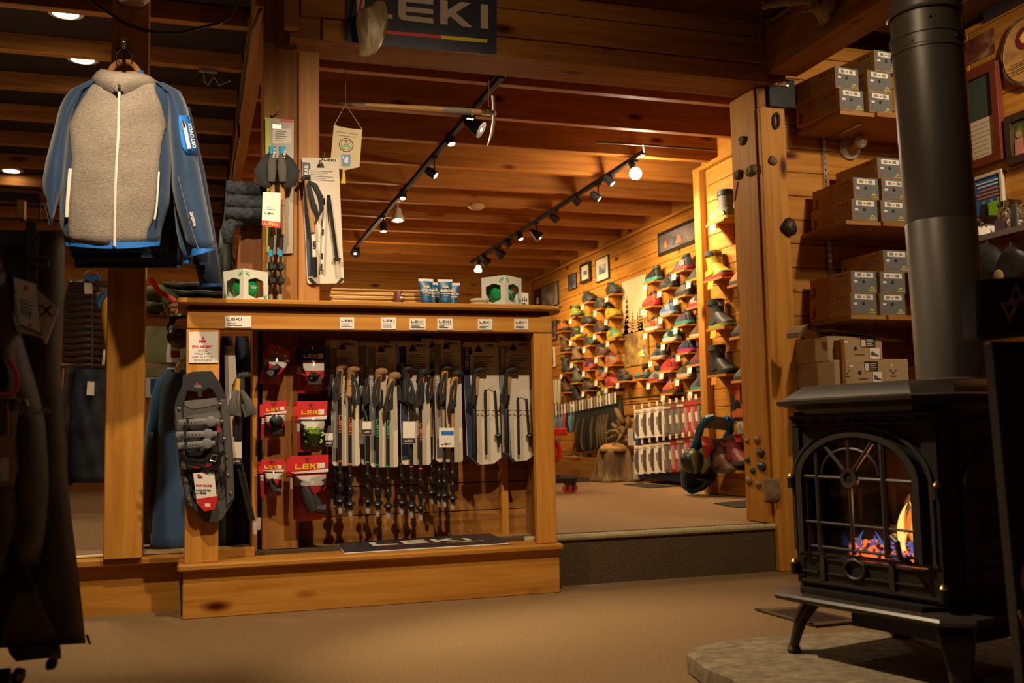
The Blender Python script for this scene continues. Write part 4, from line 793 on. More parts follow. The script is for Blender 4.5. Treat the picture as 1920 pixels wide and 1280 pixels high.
m = M(); L.poly([(197, 138), (207, 143), (221, 147), (240, 145), (262, 138), (255, 165), (226, 172), (206, 160)], -.03, -.01, 0, m); obj('lining', m, jdark, t)
m = M(); zp = [(218.5, 143, -.082), (221, 153, -.10), (223.5, 165, -.118), (223.5, 180, -.118), (223, 200, -.10), (222, 250, -.099), (219, 300, -.099), (216.5, 350, -.099), (215.5, 400, -.099), (215, 463, -.096)]
m.tube([L(*p) for p in zp], .0052, 6, 0, .6); zz = obj('zip', m, white, t, smooth=SM); m = M(); m.tube([L(223.5, 160, -.126), L(224, 166, -.13)], .006, 6); m.tube([L(213.5, 461, -.104), L(213.5, 466, -.104)], .0055, 6); obj('zip_pull', m, ink, zz)
m = M(); m.tube([L(x, y, -.052-.0) for x, y in ((132, 316), (130.5, 330), (126.5, 380), (125, 407))], .007, 6, 0, .5); obj('pocket_zip', m, white, t, smooth=SM)
m = M(); m.tube([L(x, y, -.062) for x, y in ((298, 322), (296.5, 350), (294, 385), (290, 411))], .0038, 6, 0, .6); obj('pocket_zip', m, white, t, smooth=SM)
hg = M(); hg.tube([L(x, y) for x, y in ((205, 138), (211, 126), (221, 118), (233, 116), (245, 118), (254, 126), (262, 138))], .012, 10); hg.tube([L(207, 136), L(260, 136)], .006, 8); hh = obj('hanger', hg, wood('hanger_wood', (.45, .20, .06), (.35, .14, .04), 'X', .35, knots=0), t, smooth=SM)
m = M(); m.tube([L(233, 116), L(233, 104), L(229, 96), L(232, 88), L(238, 90), L(239, 98)], .0028, 6); obj('hook', m, mat('dark_steel', (.10, .09, .08), .4, .9), hh, smooth=SM)
# arm on the post that carries the jackets
t = thing('coat_hook', PY(232, 82, 4.54), 'steel arm with a tangle of hanger hooks on the left post', 'hook'); o = t.location; q = PY(232, 88, 4.0)-o
m = M(); m.box(-.014, .014, -.012, .012, -.03, .025); m.tube([Vector((0, 0, 0)), q], .008, 8); m.tube([q, q+Vector((0, -.012, .02))], .008, 8); obj('arm', m, chrome, t, bevel=.002)
for k in range(5):
    m = M(); c = q*(.35+.13*k); m.tube([c+Vector((.03*math.cos(a)*(1 if k % 2 else -1), .004*k, -.035+.03*math.sin(a))) for a in (-1.2, -.4, .4, 1.2, 2.0, 2.8, 3.4)], .0026, 6)
    obj('hanger_hook', m, mat('dark_steel', (0, 0, 0)), t, smooth=SM)
# further jackets behind
def behind(lbl, Y, brows, sl, mt, hemc, cuff=None):
    L = PL((brows[0][1]+brows[0][2])/2, 150, Y); t = thing('jacket', L.o, lbl, 'jacket', 'jackets on the left post')
    obj('body', garment(L, brows, .03, 12, 10, wr=.004, seed=int(Y*100)), mt, t, smooth=3)
    y1 = brows[-1][0]; obj('hem_band', garment(L, [(y1, *brows[-1][1:]), (y1+5, *brows[-1][1:])], .032, 12, 1, off=.001), hemc, t)
    for s_ in sl:
        o = obj('sleeve', garment(L, s_, .03, 8, 10, back=.015, wr=.003, seed=9), mt, t, smooth=3); y1 = s_[-1][0]
        obj('cuff', garment(L, [(y1-1, *s_[-1][1:]), (y1+4.5, *s_[-1][1:])], .032, 8, 1, back=.015), hemc, o)
jmid = mat('fleece_teal', (.014, .085, .17), .75, sheen=.3)
behind('second fleece jacket close behind the grey and blue one, teal hem with bright blue edge', 4.20, [(170, 150, 325), (240, 128, 318), (400, 122, 312), (468, 130, 275)], [[(200, 316, 352), (330, 322, 372), (430, 330, 372), (489, 343, 361)]], jmid, jtrim)
behind('third jacket behind, navy with bright blue cuff, on the left post', 4.28, [(170, 150, 325), (240, 128, 322), (400, 126, 322), (478, 134, 315)], [[(200, 320, 352), (330, 326, 378), (440, 345, 392), (492, 362, 394)]], jdark, jdark)
behind('rearmost navy jacket on the left post with the longest hem and lowest sleeve', 4.36, [(170, 150, 325), (240, 132, 330), (420, 136, 342), (497, 140, 341)], [[(200, 324, 356), (330, 336, 386), (440, 352, 404), (532, 374, 417)]], jdark, mat('trim_deep', (.005, .06, .26), .6))
# ================================================================ clothes rail close to the camera at left
shell = mat('shell_black', (.016, .013, .010), .6, noise=.25, nscale=30); shell2 = mat('shell_brown', (.030, .023, .015), .65); olive = mat('shell_olive', (.105, .075, .032), .8, noise=.15, nscale=60)
YF = 2.35
L = PL(60, 362, YF); t = thing('trousers', L.o, 'black ski trousers with webbing braces clipped on a wooden hanger at far left', 'trousers')
r1 = [(432, -110, 118), (470, -120, 122), (560, -125, 120), (640, -125, 112), (760, -125, 118), (900, -130, 126), (1000, -135, 138), (1100, -135, 150), (1208, -135, 161)]
bd = obj('trouser_body', garment(L, r1, .10, 16, 22, back=.06, wr=.012, seed=21, hem=lambda u: 14-16*u), shell, t, smooth=3)
obj('thigh_panel', garment(L, [(980, 2, 30), (1030, -3, 45), (1090, -6, 64), (1150, -2, 86), (1196, 4, 109)], .10, 8, 10, off=.014, host=r1, wr=.008, seed=21, hem=lambda u: 18-18*u), olive, bd, smooth=3)
obj('gaiter', garment(L, [(1196, 8, 112), (1226, 18, 115), (1240, 30, 98)], .10, 8, 3, off=.002, host=[(1100, -130, 150), (1260, -135, 161)], hem=lambda u: -8*u), shell2, bd, smooth=3)
m = M(); L.poly([(96, 1222), (116, 1218), (114, 1238), (95, 1240)], -.09, -.05, 0, m); obj('boot_strap', m, dark, bd, bevel=.004); m = M(); L.poly([(-4, 1245), (30, 1240), (28, 1275), (-6, 1280)], -.09, -.05, 0, m); obj('boot_strap', m, dark, bd, bevel=.004); m = M(); L.poly([(36, 1240), (57, 1242), (56, 1262), (46, 1268), (34, 1262)], -.10, -.05, 0, m); o = obj('boot_strap', m, dark, bd, bevel=.004)
m = M(); q = L(51, 1250, 0); m.lathe([(.005, 0), (.007, .002), (.004, .003)], 10, q+Vector((0, -.10, 0)), (0, -1, 0)); m.box(*(v for k_ in zip(L(107, 1228, -.091), (-.012, -.006, -.006), (.008, 0, .004)) for v in (k_[0]+k_[1], k_[0]+k_[2]))); obj('hook', m, chrome, o)
m = M(); m.tube([L(163, 1190, -.02), L(166, 1200, -.025), L(169, 1207, -.025)], .003, 6); obj('zip_pull', m, ink, bd)
m = M(); L.poly([(64, 435), (82, 436), (84, 470), (83, 560), (66, 640), (62, 520)], -.115, -.105, 0, m); b2 = obj('brace', m, dark, t, bevel=.003)
m = M(); m.tube([L(x, y, -.122) for x, y in ((57, 488), (60, 497), (74, 499), (89, 496), (90, 488), (86, 484))], .004, 6); m.tube([L(60, 482, -.122), L(88, 482, -.122)], .003, 6)
for y in (445, 462): m.lathe([(.0045, 0), (.003, .003)], 8, L(71, y, -.116), (0, -1, 0))
obj('buckle', m, mat('buckle_dark', (.06, .05, .04), .35), b2, smooth=SM)
m = M(); L.poly([(-20, 352), (68, 359), (82, 363), (88, 371), (90, 381), (76, 381), (74, 367), (-20, 362)], -.01, .01, 0, m); hg = obj('hanger', m, wood('hanger_wood', (0, 0, 0), (0, 0, 0)), t, bevel=.003)
m = M(); L.poly([(-20, 362), (74, 368), (74, 382), (-20, 375)], -.012, .008, 0, m); obj('hanger_pad', m, mat('pad_grey', (.055, .048, .035), .8), hg)
m = M(); m.tube([L(x, y) for x, y in ((-20, 410), (70, 415.5), (75, 413), (74.5, 366))], .0022, 6); obj('clip_bar', m, brass, hg)
m = M(); L.poly([(49, 398), (63, 398), (62, 433), (48, 433)], -.125, -.10, 0, m); cl_ = obj('clip', m, brass, hg, bevel=.002)
m = M()
for k in range(5): L.poly([(50.5+2.2*k, 400), (51.5+2.2*k, 400), (51.3+2.2*k, 431), (50.3+2.2*k, 431)], -.127, -.125, 0, m)
obj('ridge', m, brass, cl_)
def swing(Yd, c4, mt, th=.0015): m = M(); L.poly(c4, -Yd-th, -Yd, 0, m); return m
tg = obj('paper_tag', swing(.15, [(47, 540), (86, 552), (95, 637), (59, 622)], white), white, t)
m = M(); L.poly([(64, 562), (66, 555), (72, 556), (73, 562)], -.1525, -.1515, 0, m); L.poly([(71, 625), (76, 621), (80, 622), (77, 626)], -.1525, -.1515, 0, m); obj('emblem', m, red, tg)
m = M()
for k in range(9): L.poly([(60+2.3*k, 593+.9*k), (61.4+2.3*k-(k % 3)*.4, 593.5+.9*k), (62+2.3*k-(k % 3)*.4, 605.5+.9*k), (60.8+2.3*k, 605+.9*k)], -.1525, -.1515, 0, m)
obj('barcode', m, ink, tg)
m = M()
for k in range(5): L.poly([(57+k*.5, 576+3.4*k), (82-(k % 2)*8, 584+3.2*k), (82-(k % 2)*8, 585.3+3.2*k), (57+k*.5, 577.3+3.4*k)], -.1525, -.1515, 0, m)
obj('small_print', m, grey, tg)
bk = M(); L.poly([(72, 546), (112, 582), (94, 644), (52, 635), (47, 570)], -.145, -.128, 0, bk); q = obj('booklet_tag', bk, mat('tag_tan', (.48, .36, .22), .6), t); m = M(); L.poly([(112, 582), (125, 594), (102, 655), (94, 644)], -.143, -.128, 0, m); obj('booklet_edge', m, mat('tag_edge', (.58, .46, .32), .6), q)
text('EX', .030, ink, q, L(97, 598, 0)+Vector((0, -.1455, 0)), rot=.0, bold=.0004)
L = PL(-20, 500, 2.20); t = thing('jacket', L.o, 'black jacket with red edged pocket and printed chest logo at the left frame edge', 'jacket')
r2_ = [(455, -140, -4), (480, -145, 10), (560, -150, 22), (700, -150, 36), (860, -150, 44), (1000, -150, 36), (1080, -150, 10)]
bd = obj('jacket_body', garment(L, r2_, .09, 14, 18, back=.08, wr=.012, seed=31), shell2, t, smooth=3)
m = M(); m.tube([L(x, y, -.10) for x, y in ((16, 675), (24, 685), (30, 698), (33, 715), (30, 732), (20, 740), (5, 741), (-6, 737), (-12, 733))], .0045, 8); obj('red_edge', m, mat('trim_red', (.62, .04, .03), .6), bd, smooth=SM)
m = M(); L.poly([(-20, 672), (16, 675), (24, 685), (30, 698), (33, 715), (30, 732), (20, 740), (5, 741), (-20, 733)], -.098, -.06, 0, m); obj('pocket', m, mat('pocket_black', (.004, .004, .004), .9), bd)
m = M(); m.tube([L(13, 756, -.10), L(16, 790, -.10), L(15, 816, -.10)], .0016, 5); obj('tag_cord', m, red, t)
tg = M(); L.poly([(-30, 816), (42, 819), (43, 907), (-30, 906)], -.103, -.101, 0, tg); tg = obj('paper_tag', tg, mat('tag_kraft', (.34, .19, .07), .7), t)
m = M(); L.poly([(-5, 856), (34, 857), (34, 898), (-5, 897)], -.104, -.103, 0, m); q = obj('label', m, cream, tg)
m = M()
for k in range(8): L.poly([(0+2.6*k, 884), (1.5+2.6*k-(k % 3)*.4, 884), (1.5+2.6*k-(k % 3)*.4, 895), (0+2.6*k, 895)], -.105, -.104, 0, m)
for k in range(3): L.poly([(0, 860+4*k), (20-4*k, 860+4*k), (20-4*k, 861.5+4*k), (0, 861.5+4*k)], -.105, -.104, 0, m)
obj('barcode', m, ink, q)
L = PL(40, 480, 2.27); t = thing('jacket', L.o, 'black shell jacket with pale mountain logo hanging over the black ski trousers at left', 'jacket')
r3 = [(455, -60, 4), (500, -60, 16), (580, -60, 30), (660, -60, 52), (740, -60, 74), (800, -60, 86), (900, -60, 92), (1000, -60, 86), (1060, -60, 74)]
bd = obj('jacket_body', garment(L, r3, .10, 14, 16, back=.02, wr=.012, seed=41), mat('shell_char', (.020, .016, .013), .6), t, smooth=3)
m = M(); L.poly([(44, 762), (48, 750), (64, 752), (68, 764)], -.116, -.09, 0, m); lo = obj('logo', m, mat('logo_tan', (.36, .28, .17), .6), bd); m = M(); L.poly([(50, 760), (51, 757.5), (56, 758.5), (61, 758), (62.5, 761)], -.117, -.115, 0, m); obj('logo_cut', m, shell, lo)
text('MOUNTAIN', .0125, mat('logo_tan', (0, 0, 0)), lo, L(59, 769, -.113), rot=.06, bold=.0005); text('EQUIPMENT', .0088, mat('logo_tan', (0, 0, 0)), lo, L(61, 775.5, -.113), rot=.06, bold=.0003)
t = thing('clothes_rail', PY(-40, 360, 2.35), 'dark steel rail carrying the black clothes at left, mostly out of view', 'rail'); o = t.location
m = M(); m.tube([PY(-90, 340, 2.05)-o, PY(-60, 330, 2.6)-o], .013, 8); q = PY(-75, 335, 2.3); m.tube([Vector(q)-o, Vector((q.x, q.y, 0))-o], .016, 8); m.tube([Vector((q.x-.25, q.y, .015))-o, Vector((q.x+.02, q.y, .015))-o], .016, 8); obj('frame', m, mat('dark_steel', (0, 0, 0)), t, smooth=SM)
for y, Y_ in ((360, 2.35), (455, 2.2), (440, 2.46)): pass
# ================================================================ rear bay at left
Yb = 7.6
L = PL(160, 690, Yb); t = thing('down_jacket', L.o, 'brown quilted down jacket on a wooden hanger behind the left post', 'jacket')
rows = [(517, 150, 188), (526, 130, 205), (560, 120, 215), (620, 117, 215), (690, 116, 215)]
m = M()
for k in range(14):
    y0 = 524+12*k; y1 = y0+12.0; ys = [y0, y0+2.5, y0+6, y0+9.5, y1]
    rng = [];
    for y, d in zip(ys, (.02, .06, .075, .06, .02)):
        xl, xr = interp(rows, y); rng.append([L(xl+(xr-xl)*i/12, y+2*math.sin(i*.8), -d-.05*math.sin(math.pi*i/12)) for i in range(13)]+[L(xr, y, .03), L(xl, y, .03)])
    m.loft(rng)
obj('quilting', m, mat('down_brown', (.075, .030, .016), .35, sheen=.2), t, smooth=3)
m = M(); L.poly([(160, 519), (172, 523), (190, 519), (188, 527), (176, 534), (163, 528)], -.13, -.06, 0, m); obj('collar_lining', m, jtrim, t)
m = M(); m.tube([L(173, y, -.145) for y in (532, 580, 640, 688)], .008, 6); obj('zip', m, mat('zip_slate', (.06, .05, .07), .5), t, smooth=SM)
m = M(); m.tube([L(158, 521), L(165, 513), L(172, 510), L(180, 513), L(184, 521)], .018, 8); m.tube([L(172, 510), L(172, 504), L(176, 503)], .005, 6); obj('hanger', m, wood('hanger_wood', (0, 0, 0), (0, 0, 0)), t, smooth=SM)
m = M(); L.poly([(162, 537), (176, 537), (178, 557), (163, 557)], -.17, -.165, 0, m); obj('paper_tag', m, white, t)
L = PL(200, 640, 7.2); t = thing('jacket', L.o, 'yellow and blue jacket edge showing left of the lit post', 'jacket')
obj('body', garment(L, [(548, 180, 215), (570, 188, 216), (640, 196, 216), (655, 199, 216)], .06, 8, 8, seed=5), mat('shell_yellow', (.72, .40, .015), .6), t, smooth=3)
m = M(); m.tube([L(205, 545), L(208, 530, .1), L(212, 520, .3), L(214, 515, .35)], .006, 6); obj('hanger', m, chrome, t, smooth=SM)
obj('shoulder', garment(L, [(540, 192, 216), (548, 184, 216), (566, 176, 196), (580, 182, 190)], .075, 8, 6, seed=5), mat('shell_blue', (.03, .10, .22), .6), t, smooth=3)
m = M(); m.tube([L(195, 655, -.02), L(192, 683, -.02)], .004, 5); m.tube([L(197, 655, -.02), L(195, 684, -.02)], .004, 5); obj('drawcord', m, white, t)
t = thing('clothes_rail', PY(170, 687, 7.55), 'pine rail under the brown down jacket carrying dark trousers', 'rail'); o = t.location
m = M(); a, b = PY(100, 686, 7.55)-o, PY(235, 689, 7.55)-o; m.tube([a, b], .025, 8); obj('rail', m, pineX, t, smooth=SM)
m = M()
for x in (118, 240): q = PY(x, 690, 7.62); m.box(q.x-o.x-.03, q.x-o.x+.03, .04, .10, .236-o.z, 1.9-o.z)
obj('upright', m, pineZ, t)
dn = mat('denim_dark', (.016, .026, .042), .7, noise=.4, nscale=14)
L = PL(172, 900, 7.5); t = thing('trousers', L.o, 'dark blue shiny trousers with white tag hanging under the pine rail', 'trousers')
bd = obj('trouser_body', garment(L, [(692, 140, 210), (740, 130, 212), (820, 128, 214), (905, 128, 214)], .09, 12, 14, wr=.03, seed=8), dn, t, smooth=3)
m = M(); L.poly([(168, 717), (181, 718), (180, 743), (166, 742)], -.15, -.145, 0, m); obj('paper_tag', m, white, t)
L = PL(120, 900, 7.5); t = thing('trousers', L.o, 'black trousers in clips left of the dark blue shiny trousers', 'trousers')
obj('trouser_body', garment(L, [(685, 100, 146), (720, 98, 140), (820, 100, 134), (910, 108, 136)], .08, 10, 12, wr=.02, seed=9), shell, t, smooth=3)
m = M(); m.tube([L(118, 690, -.09), L(116, 720, -.09), L(114, 730, -.09)], .012, 6); obj('clip', m, brass, t, smooth=SM)
tag(obj('low_board', M().box(-.9, .9, 0, .04, 0, .16), oldX, None, (-.6, 11.4, .237)), 'low dark board on the floor behind the hanging trousers', 'board')
# things between the left post and the counter
L = PL(308, 740, 5.9); t = thing('poster', L.o, 'waterfall landscape poster behind the counter, between left post and blue coats', 'poster')
m = M(); L.box(266, 589, 352, 745, 0, .012, 0, m); b = obj('panel', m, mat('poster_pale', (.50, .50, .50), .5), t); q = L(308, 745); mm = M(); [mm.box(sx-.02, sx+.02, .012, .05, .24-L.o.z, .3) for sx in (-.1, .1)]; obj('easel_leg', mm, oldZ, t)
m = M(); L.box(266, 608, 352, 706, -.003, 0, 0, m); obj('print', m, ramp_mat('forest_print', [(.3, (.05, .06, .03)), (.5, (.17, .17, .07)), (.65, (.30, .22, .13)), (.8, (.42, .42, .36))], 5, (1, 1, .7), .5), b)
m = M(); m.tube([L(318, 640, -.004), L(316, 665, -.004), L(319, 690, -.004), L(322, 706, -.004)], [.008, .014, .02, .026], 6, 0, .2); obj('waterfall_print', m, mat('print_white', (.55, .58, .60), .5), b)
m = M(); L.box(282, 710, 300, 738, -.004, 0, 0, m); obj('blue_print', m, mat('print_navy', (.03, .05, .16), .5), b)
for lbl, Y, rows, mt in (('navy fleece coat hanging behind the counter beside the black snowshoe', 4.93, [(697, 318, 352), (704, 306, 372), (740, 300, 372), (820, 296, 372), (940, 288, 372), (1030, 280, 372)], mat('coat_navy', (.020, .058, .14), .8, sheen=.3)), ('bright blue fleece coat behind the navy one, next to the left post', 5.02, [(692, 312, 352), (702, 296, 352), (740, 284, 350), (800, 274, 350), (860, 268, 350), (1020, 268, 350)], mat('coat_blue', (.015, .20, .42), .8, sheen=.3)), ('black trousers hanging between the left post and the navy coat', 4.97, [(810, 278, 305), (860, 272, 300), (940, 268, 296), (1020, 267, 292)], shell)):
    L = PL(rows[0][1], rows[0][0], Y); t = thing('coat' if 'coat' in lbl else 'trousers', L.o, lbl, 'coat' if 'coat' in lbl else 'trousers')
    obj('body', garment(L, rows, .05, 10, 14, wr=.010, seed=int(Y*100), back=.03), mt, t, smooth=3)
for k, (x0, x1, mt) in enumerate(((408, 440, shell), (436, 470, mat('coat_blue2', (.005, .012, .03), .8)), (464, 492, shell))):
    L = PL((x0+x1)/2, 640, 4.94+.03*k); t = thing('coat', L.o, ['black coat at the left of the dark counter compartment', 'dark blue coat in the middle of the dark counter compartment', 'black coat at the right of the dark counter compartment'][k], 'coat')
    obj('body', garment(L, [(630, x0+6, x1-4), (700, x0, x1), (900, x0-2, x1), (1028, x0-2, x1+1)], .05, 10, 14, wr=.014, seed=60+k, back=.02), mt, t, smooth=3)
tag(obj('coat_rod', M().tube([PY(262, 684, 4.98), PY(500, 684, 4.98)], .012, 8), chrome, None, smooth=SM), 'steel rod behind the counter that carries the coats', 'rod')
# shelf of folded clothes behind the counter's left end
tag(obj('folded_shelf', M().box(-.32, .30, 0, .34, -.02, 0), oldX, None, (.04, 4.86, 1.305)), 'dark wood shelf with folded clothes behind the left end of the counter', 'shelf')
for k, (y0, y1, x0, x1, lbl) in enumerate(((560, 571, 322, 432, 'lowest'), (548, 560, 306, 432, 'middle'), (533, 547, 308, 420, 'topmost'))):
    L = PL((x0+x1)/2, y1, 4.94); t = thing('folded_trousers', L.o, lbl+' of the black folded trousers stacked behind the counter\'s left end', 'clothing', 'folded trousers behind the counter')
    a, c = L(x0, (y0+y1)/2), L(x1, (y0+y1)/2); h = (L(x0, y0)-L(x0, y1)).z
    rr = [[Vector((a.x+(c.x-a.x)*i/8, .10*math.cos(q)*1.0, h*.5+h*.55*math.sin(q)+.004*math.sin(i*1.7+k))) for q in [2*math.pi*j/12 for j in range(12)]] for i in range(9)]
    obj('fold', M().loft(rr), mat('cloth_black', (.012, .011, .009), .8), t, smooth=3)
    if k: m = M(); m.tube([Vector((a.x+(c.x-a.x)*i/8, -.075, h*.9+.003*math.sin(i*1.7))) for i in range(1, 8)], .0025, 5); obj('seam', m, grey, t)
L = PL(332, 590, 4.95); gm_ = mat('glove_tan', (.32, .13, .035), .7, noise=.3, nscale=30)
for k, (x, y, lbl) in enumerate(((352, 573, 'upper'), (340, 583, 'lower'))):
    t = thing('work_glove', PY(x, y, 4.80), lbl+' tan leather work glove drooping off the left end of the counter', 'glove', 'tan work gloves')
    m = M(); m.ell((0, 0, 0), (.055, .04, .02), 10)
    for j in range(4): m.tube([Vector((-.03, -.02+.014*j, .004)), Vector((-.065-.004*j, -.03+.016*j, -.004)), Vector((-.088, -.03+.018*j, -.022))], [.011, .010, .007], 7)
    m.tube([Vector((.0, -.03, 0)), Vector((-.02, -.055, -.012)), Vector((-.03, -.06, -.03))], [.011, .010, .007], 7)
    obj('glove', m, gm_, t, smooth=3)
L = PL(340, 630, 4.84)
t = thing('snow_goggles', PY(338, 618, 4.78), 'dark round goggles hanging under the left end of the counter top', 'goggles')
m = M(); m.ell((0, .03, -.03), (.06, .05, .055), 12); obj('lens', m, mat('lens_brown', (.05, .022, .010), .3), t, smooth=3); m = M(); m.tube([Vector((-.05, .03, .0)), Vector((-.03, .05, .06)), Vector((.02, .06, .08))], .014, 8, 0, .3); obj('strap', m, dark, t, smooth=SM)
t = thing('sun_visor', PY(295, 560, 4.86), 'green and dark cap with small eyewear hanging right of the left post', 'cap')
m = M(); m.tube([Vector((0, -.02, .02)), Vector((-.2, -.05, .02)), Vector((-.24, -.17, .02))], .006, 6); obj('hook', m, chrome, t, smooth=SM); m = M(); m.ell((0, .04, .0), (.11, .09, .07), 12); m.tube([Vector((-.06, -.05, -.03)), Vector((.02, -.09, -.05)), Vector((.09, -.05, -.02))], [.012, .02, .012], 8, 0, .3); obj('crown', m, mat('cap_green', (.035, .06, .012), .8), t, smooth=3)
m = M(); m.tube([Vector((-.03, -.09, .08)), Vector((.01, -.10, .02)), Vector((.08, -.09, -.02))], .012, 8, 0, .4); obj('red_band', m, red, t, smooth=SM); m = M(); m.tube([Vector((.03, -.1, -.04)), Vector((.05, -.1, -.09)), Vector((.10, -.1, -.085)), Vector((.115, -.1, -.03))], .005, 6); obj('frame', m, lime, t, smooth=SM)
t = thing('toy_lizard', PY(339, 690, 4.86), 'white carved lizard perched on the blue coats beside the counter', 'figurine')
m = M(); m.tube([Vector((-.02, 0, -.02)), Vector((-.005, 0, .01)), Vector((.012, 0, .035)), Vector((.03, 0, .05))], [.010, .016, .014, .006], 8); m.tube([Vector((-.005, 0, .01)), Vector((-.03, -.01, .0))], [.007, .004], 6); m.tube([Vector((.01, 0, .03)), Vector((-.012, -.01, .04))], [.007, .004], 6); obj('body', m, mat('bone_white', (.55, .5, .38), .6), t, smooth=3)
t = thing('paper_tag', PY(329, 650, 4.9), 'red and white price tag hanging left of the paper notice', 'tag'); m = M(); m.box(-.02, .02, 0, .002, -.05, .0); obj('card', m, mat('tag_red', (.3, .04, .02), .6), t); m = M(); m.box(-.018, .02, -.001, 0, -.018, -.002); obj('label', m, white, t)
# neck warmers on the wooden display board
L = PL(465, 560, 4.72); t = thing('display_board', L.o, 'brown curved wooden stand for neck warmers behind the counter', 'stand')
m = M(); L.poly([(440, 560), (446, 480), (450, 420), (455, 413), (496, 413), (496, 560)], .0, .02, 0, m); obj('panel', m, wood('stained', (.22, .075, .02), (.15, .05, .014), 'Z', .5), t, bevel=.003)
m = M(); L.poly([(478, 330), (484, 316), (500, 318), (500, 420), (474, 420)], .03, .05, 0, m); obj('backrest', m, oldZ, t)
bf = mat('fleece_slate', (.030, .036, .042), .95, noise=.6, nscale=60, bump=.5)
for k, (y0, y1) in enumerate(((345, 372), (368, 396), (392, 416))):
    tt = thing('neck_warmer', PY(460, y1, 4.66), ['topmost', 'middle', 'lowest'][k]+' of the slate blue fleece neck warmers piled on the wooden stand', 'neck warmer', 'fleece neck warmers'); o = tt.location
    h = (PY(460, y0, 4.66)-PY(460, y1, 4.66)).z; x0, x1 = PY(424-k*1.5, y1, 4.66).x-o.x, PY(494, y1, 4.66).x-o.x
    rr = [[Vector((x0+(x1-x0)*i/10, .07*math.cos(q), h*.5+(h*.62)*math.sin(q)*(1+.12*math.sin(i*2.1+k)))) for q in [2*math.pi*j/14 for j in range(14)]] for i in range(11)]
    obj('roll', M().loft(rr), bf, tt, smooth=3)
tt = thing('neck_warmer', PY(432, 436, 4.66), 'slate blue fleece neck warmer drooping over the left edge of the wooden stand', 'neck warmer', 'fleece neck warmers')
m = M(); m.tube([Vector((.05, .0, .06)), Vector((.0, -.01, .05)), Vector((-.012, -.01, .0)), Vector((-.010, -.01, -.05))], [.03, .035, .032, .02], 10); obj('roll', m, bf, tt, smooth=3)
t = thing('twig_bundle', PY(432, 500, 4.9), 'dark bag of dry twigs leaning left of the wooden stand', 'twigs')
for k in range(6):
    a = Vector((.012*k-.05, 0, -.15)); m = M(); m.tube([a, a+Vector((.01*k, .01, .12)), a+Vector((.02*k-.01, .0, .26))], [.006, .005, .002], 6); obj('twig', m, mat('twig_pale', (.42, .28, .13), .8), t, smooth=SM)
m = M(); m.tube([Vector((-.03, .02, -.19)), Vector((-.02, .02, .0)), Vector((-.02, .02, .18))], [.05, .045, .03], 10); obj('sleeve', m, shell, t, smooth=3)
# ================================================================ lights of the rear room
glow = mat('lamp_glow', (1, .9, .7), .5, emit=(1, .78, .46), es=26); glow2 = mat('lamp_glow_soft', (1, .85, .6), .5, emit=(1, .75, .42), es=3.5)
def track(lbl, X, y0, y1, mk):
    t = thing('track_rail', (X, y0, 2.752), lbl, 'track light')
    m = M().box(-.017, .017, 0, y1-y0, -.012, .018); obj('rail', m, mat('rail_black', (.012, .011, .010), .75), t)
    m = M()
    for s_ in (-.008, .008): m.box(s_-.0015, s_+.0015, .05, y1-y0, -.0135, -.012)
    obj('contact_strip', m, mat('copper', (.10, .06, .03), .6), t)
    return t
track('long black ceiling track over the counter, nearer the left, with nine spotlights', 1.676, 5.30, 10.7, 0)
track('black ceiling track beside the shoe wall, with many small spotlights', 3.145, 6.55, 11.3, 0)
m = M(); m.box(-.03, .03, -.16, .16, 0, .03); tag(obj('junction_plate', m, black, None, (1.676, 5.32, 2.76)), 'black feed box at the near end of the left ceiling track', 'fitting')
def spot(X, x, y, style, aim, lbl, power=0, lit=True, dz=0):
    p = PX(x, y, X); aim = Vector(aim).normalized(); t = thing('spotlight', (X, p.y, 2.742), lbl, 'spotlight', 'spotlights on the ceiling tracks')
    h = Vector((p.x, p.y, p.z))-t.location; st_ = mat('lamp_black', (.012, .012, .012), .4)
    if style == 'white': st_ = mat('lamp_white', (.62, .52, .36), .5)
    m = M(); m.box(-.014, .014, -.035, .035, -.022, .0); m.tube([Vector((0, 0, -.02)), Vector((0, 0, h.z*.5-.02)), h-aim*.05], .007, 6); obj('stem', m, st_, t, smooth=SM)
    c = h-aim*.06
    if style == 'bell': pr = [(.012, -.02), (.022, .0), (.030, .03), (.052, .085), (.054, .11)]; r_ = .050; zl = .100
    elif style == 'white': pr = [(.014, -.03), (.03, -.02), (.036, .03), (.058, .07), (.060, .085)]; r_ = .055; zl = .078
    elif style == 'globe': pr = [(.016, -.03), (.02, .02), (.018, .03)]; r_ = 0; zl = 0
    elif style == 'bulb': pr = [(.014, -.03), (.022, .0), (.022, .05)]; r_ = 0; zl = 0
    else: pr = [(.010, -.02), (.026, -.012), (.032, .02), (.033, .07)]; r_ = .030; zl = .064
    hd = obj('housing', M().lathe(pr, 16, c, aim), st_, t, smooth=SM)
    if r_: obj('bulb_face', M().lathe([(r_, 0), (r_*.7, .008), (.001, .011)], 16, c+aim*zl, aim), glow if lit else mat('bulb_off', (.25, .2, .14), .3), hd, smooth=3)
    if style == 'globe': obj('bulb', M().ell(c+aim*.075, (.046, .046, .046), 16, 0, 10), glow, t, smooth=3)
    if style == 'bulb': obj('bulb', M().lathe([(.022, .0), (.030, .02), (.046, .06), (.040, .075), (.001, .082)], 16, c+aim*.045, aim), glow2, t, smooth=3)
    if power:
        q = t.location+c+aim*(.125 if style != 'globe' else .16)
        if style == 'globe': lamp('POINT', t.location+c+aim*.14, None, power, WARM2, .05)
        else: lamp('SPOT', q, q+aim, power, WARM, .03, 95, .8)
    return t
A1 = 1.676; A2 = 3.145
spot(A1, 890, 237, 'bell', (.75, -.45, -.55), 'largest lit bell spotlight, close under the axe head on the left track', 54)
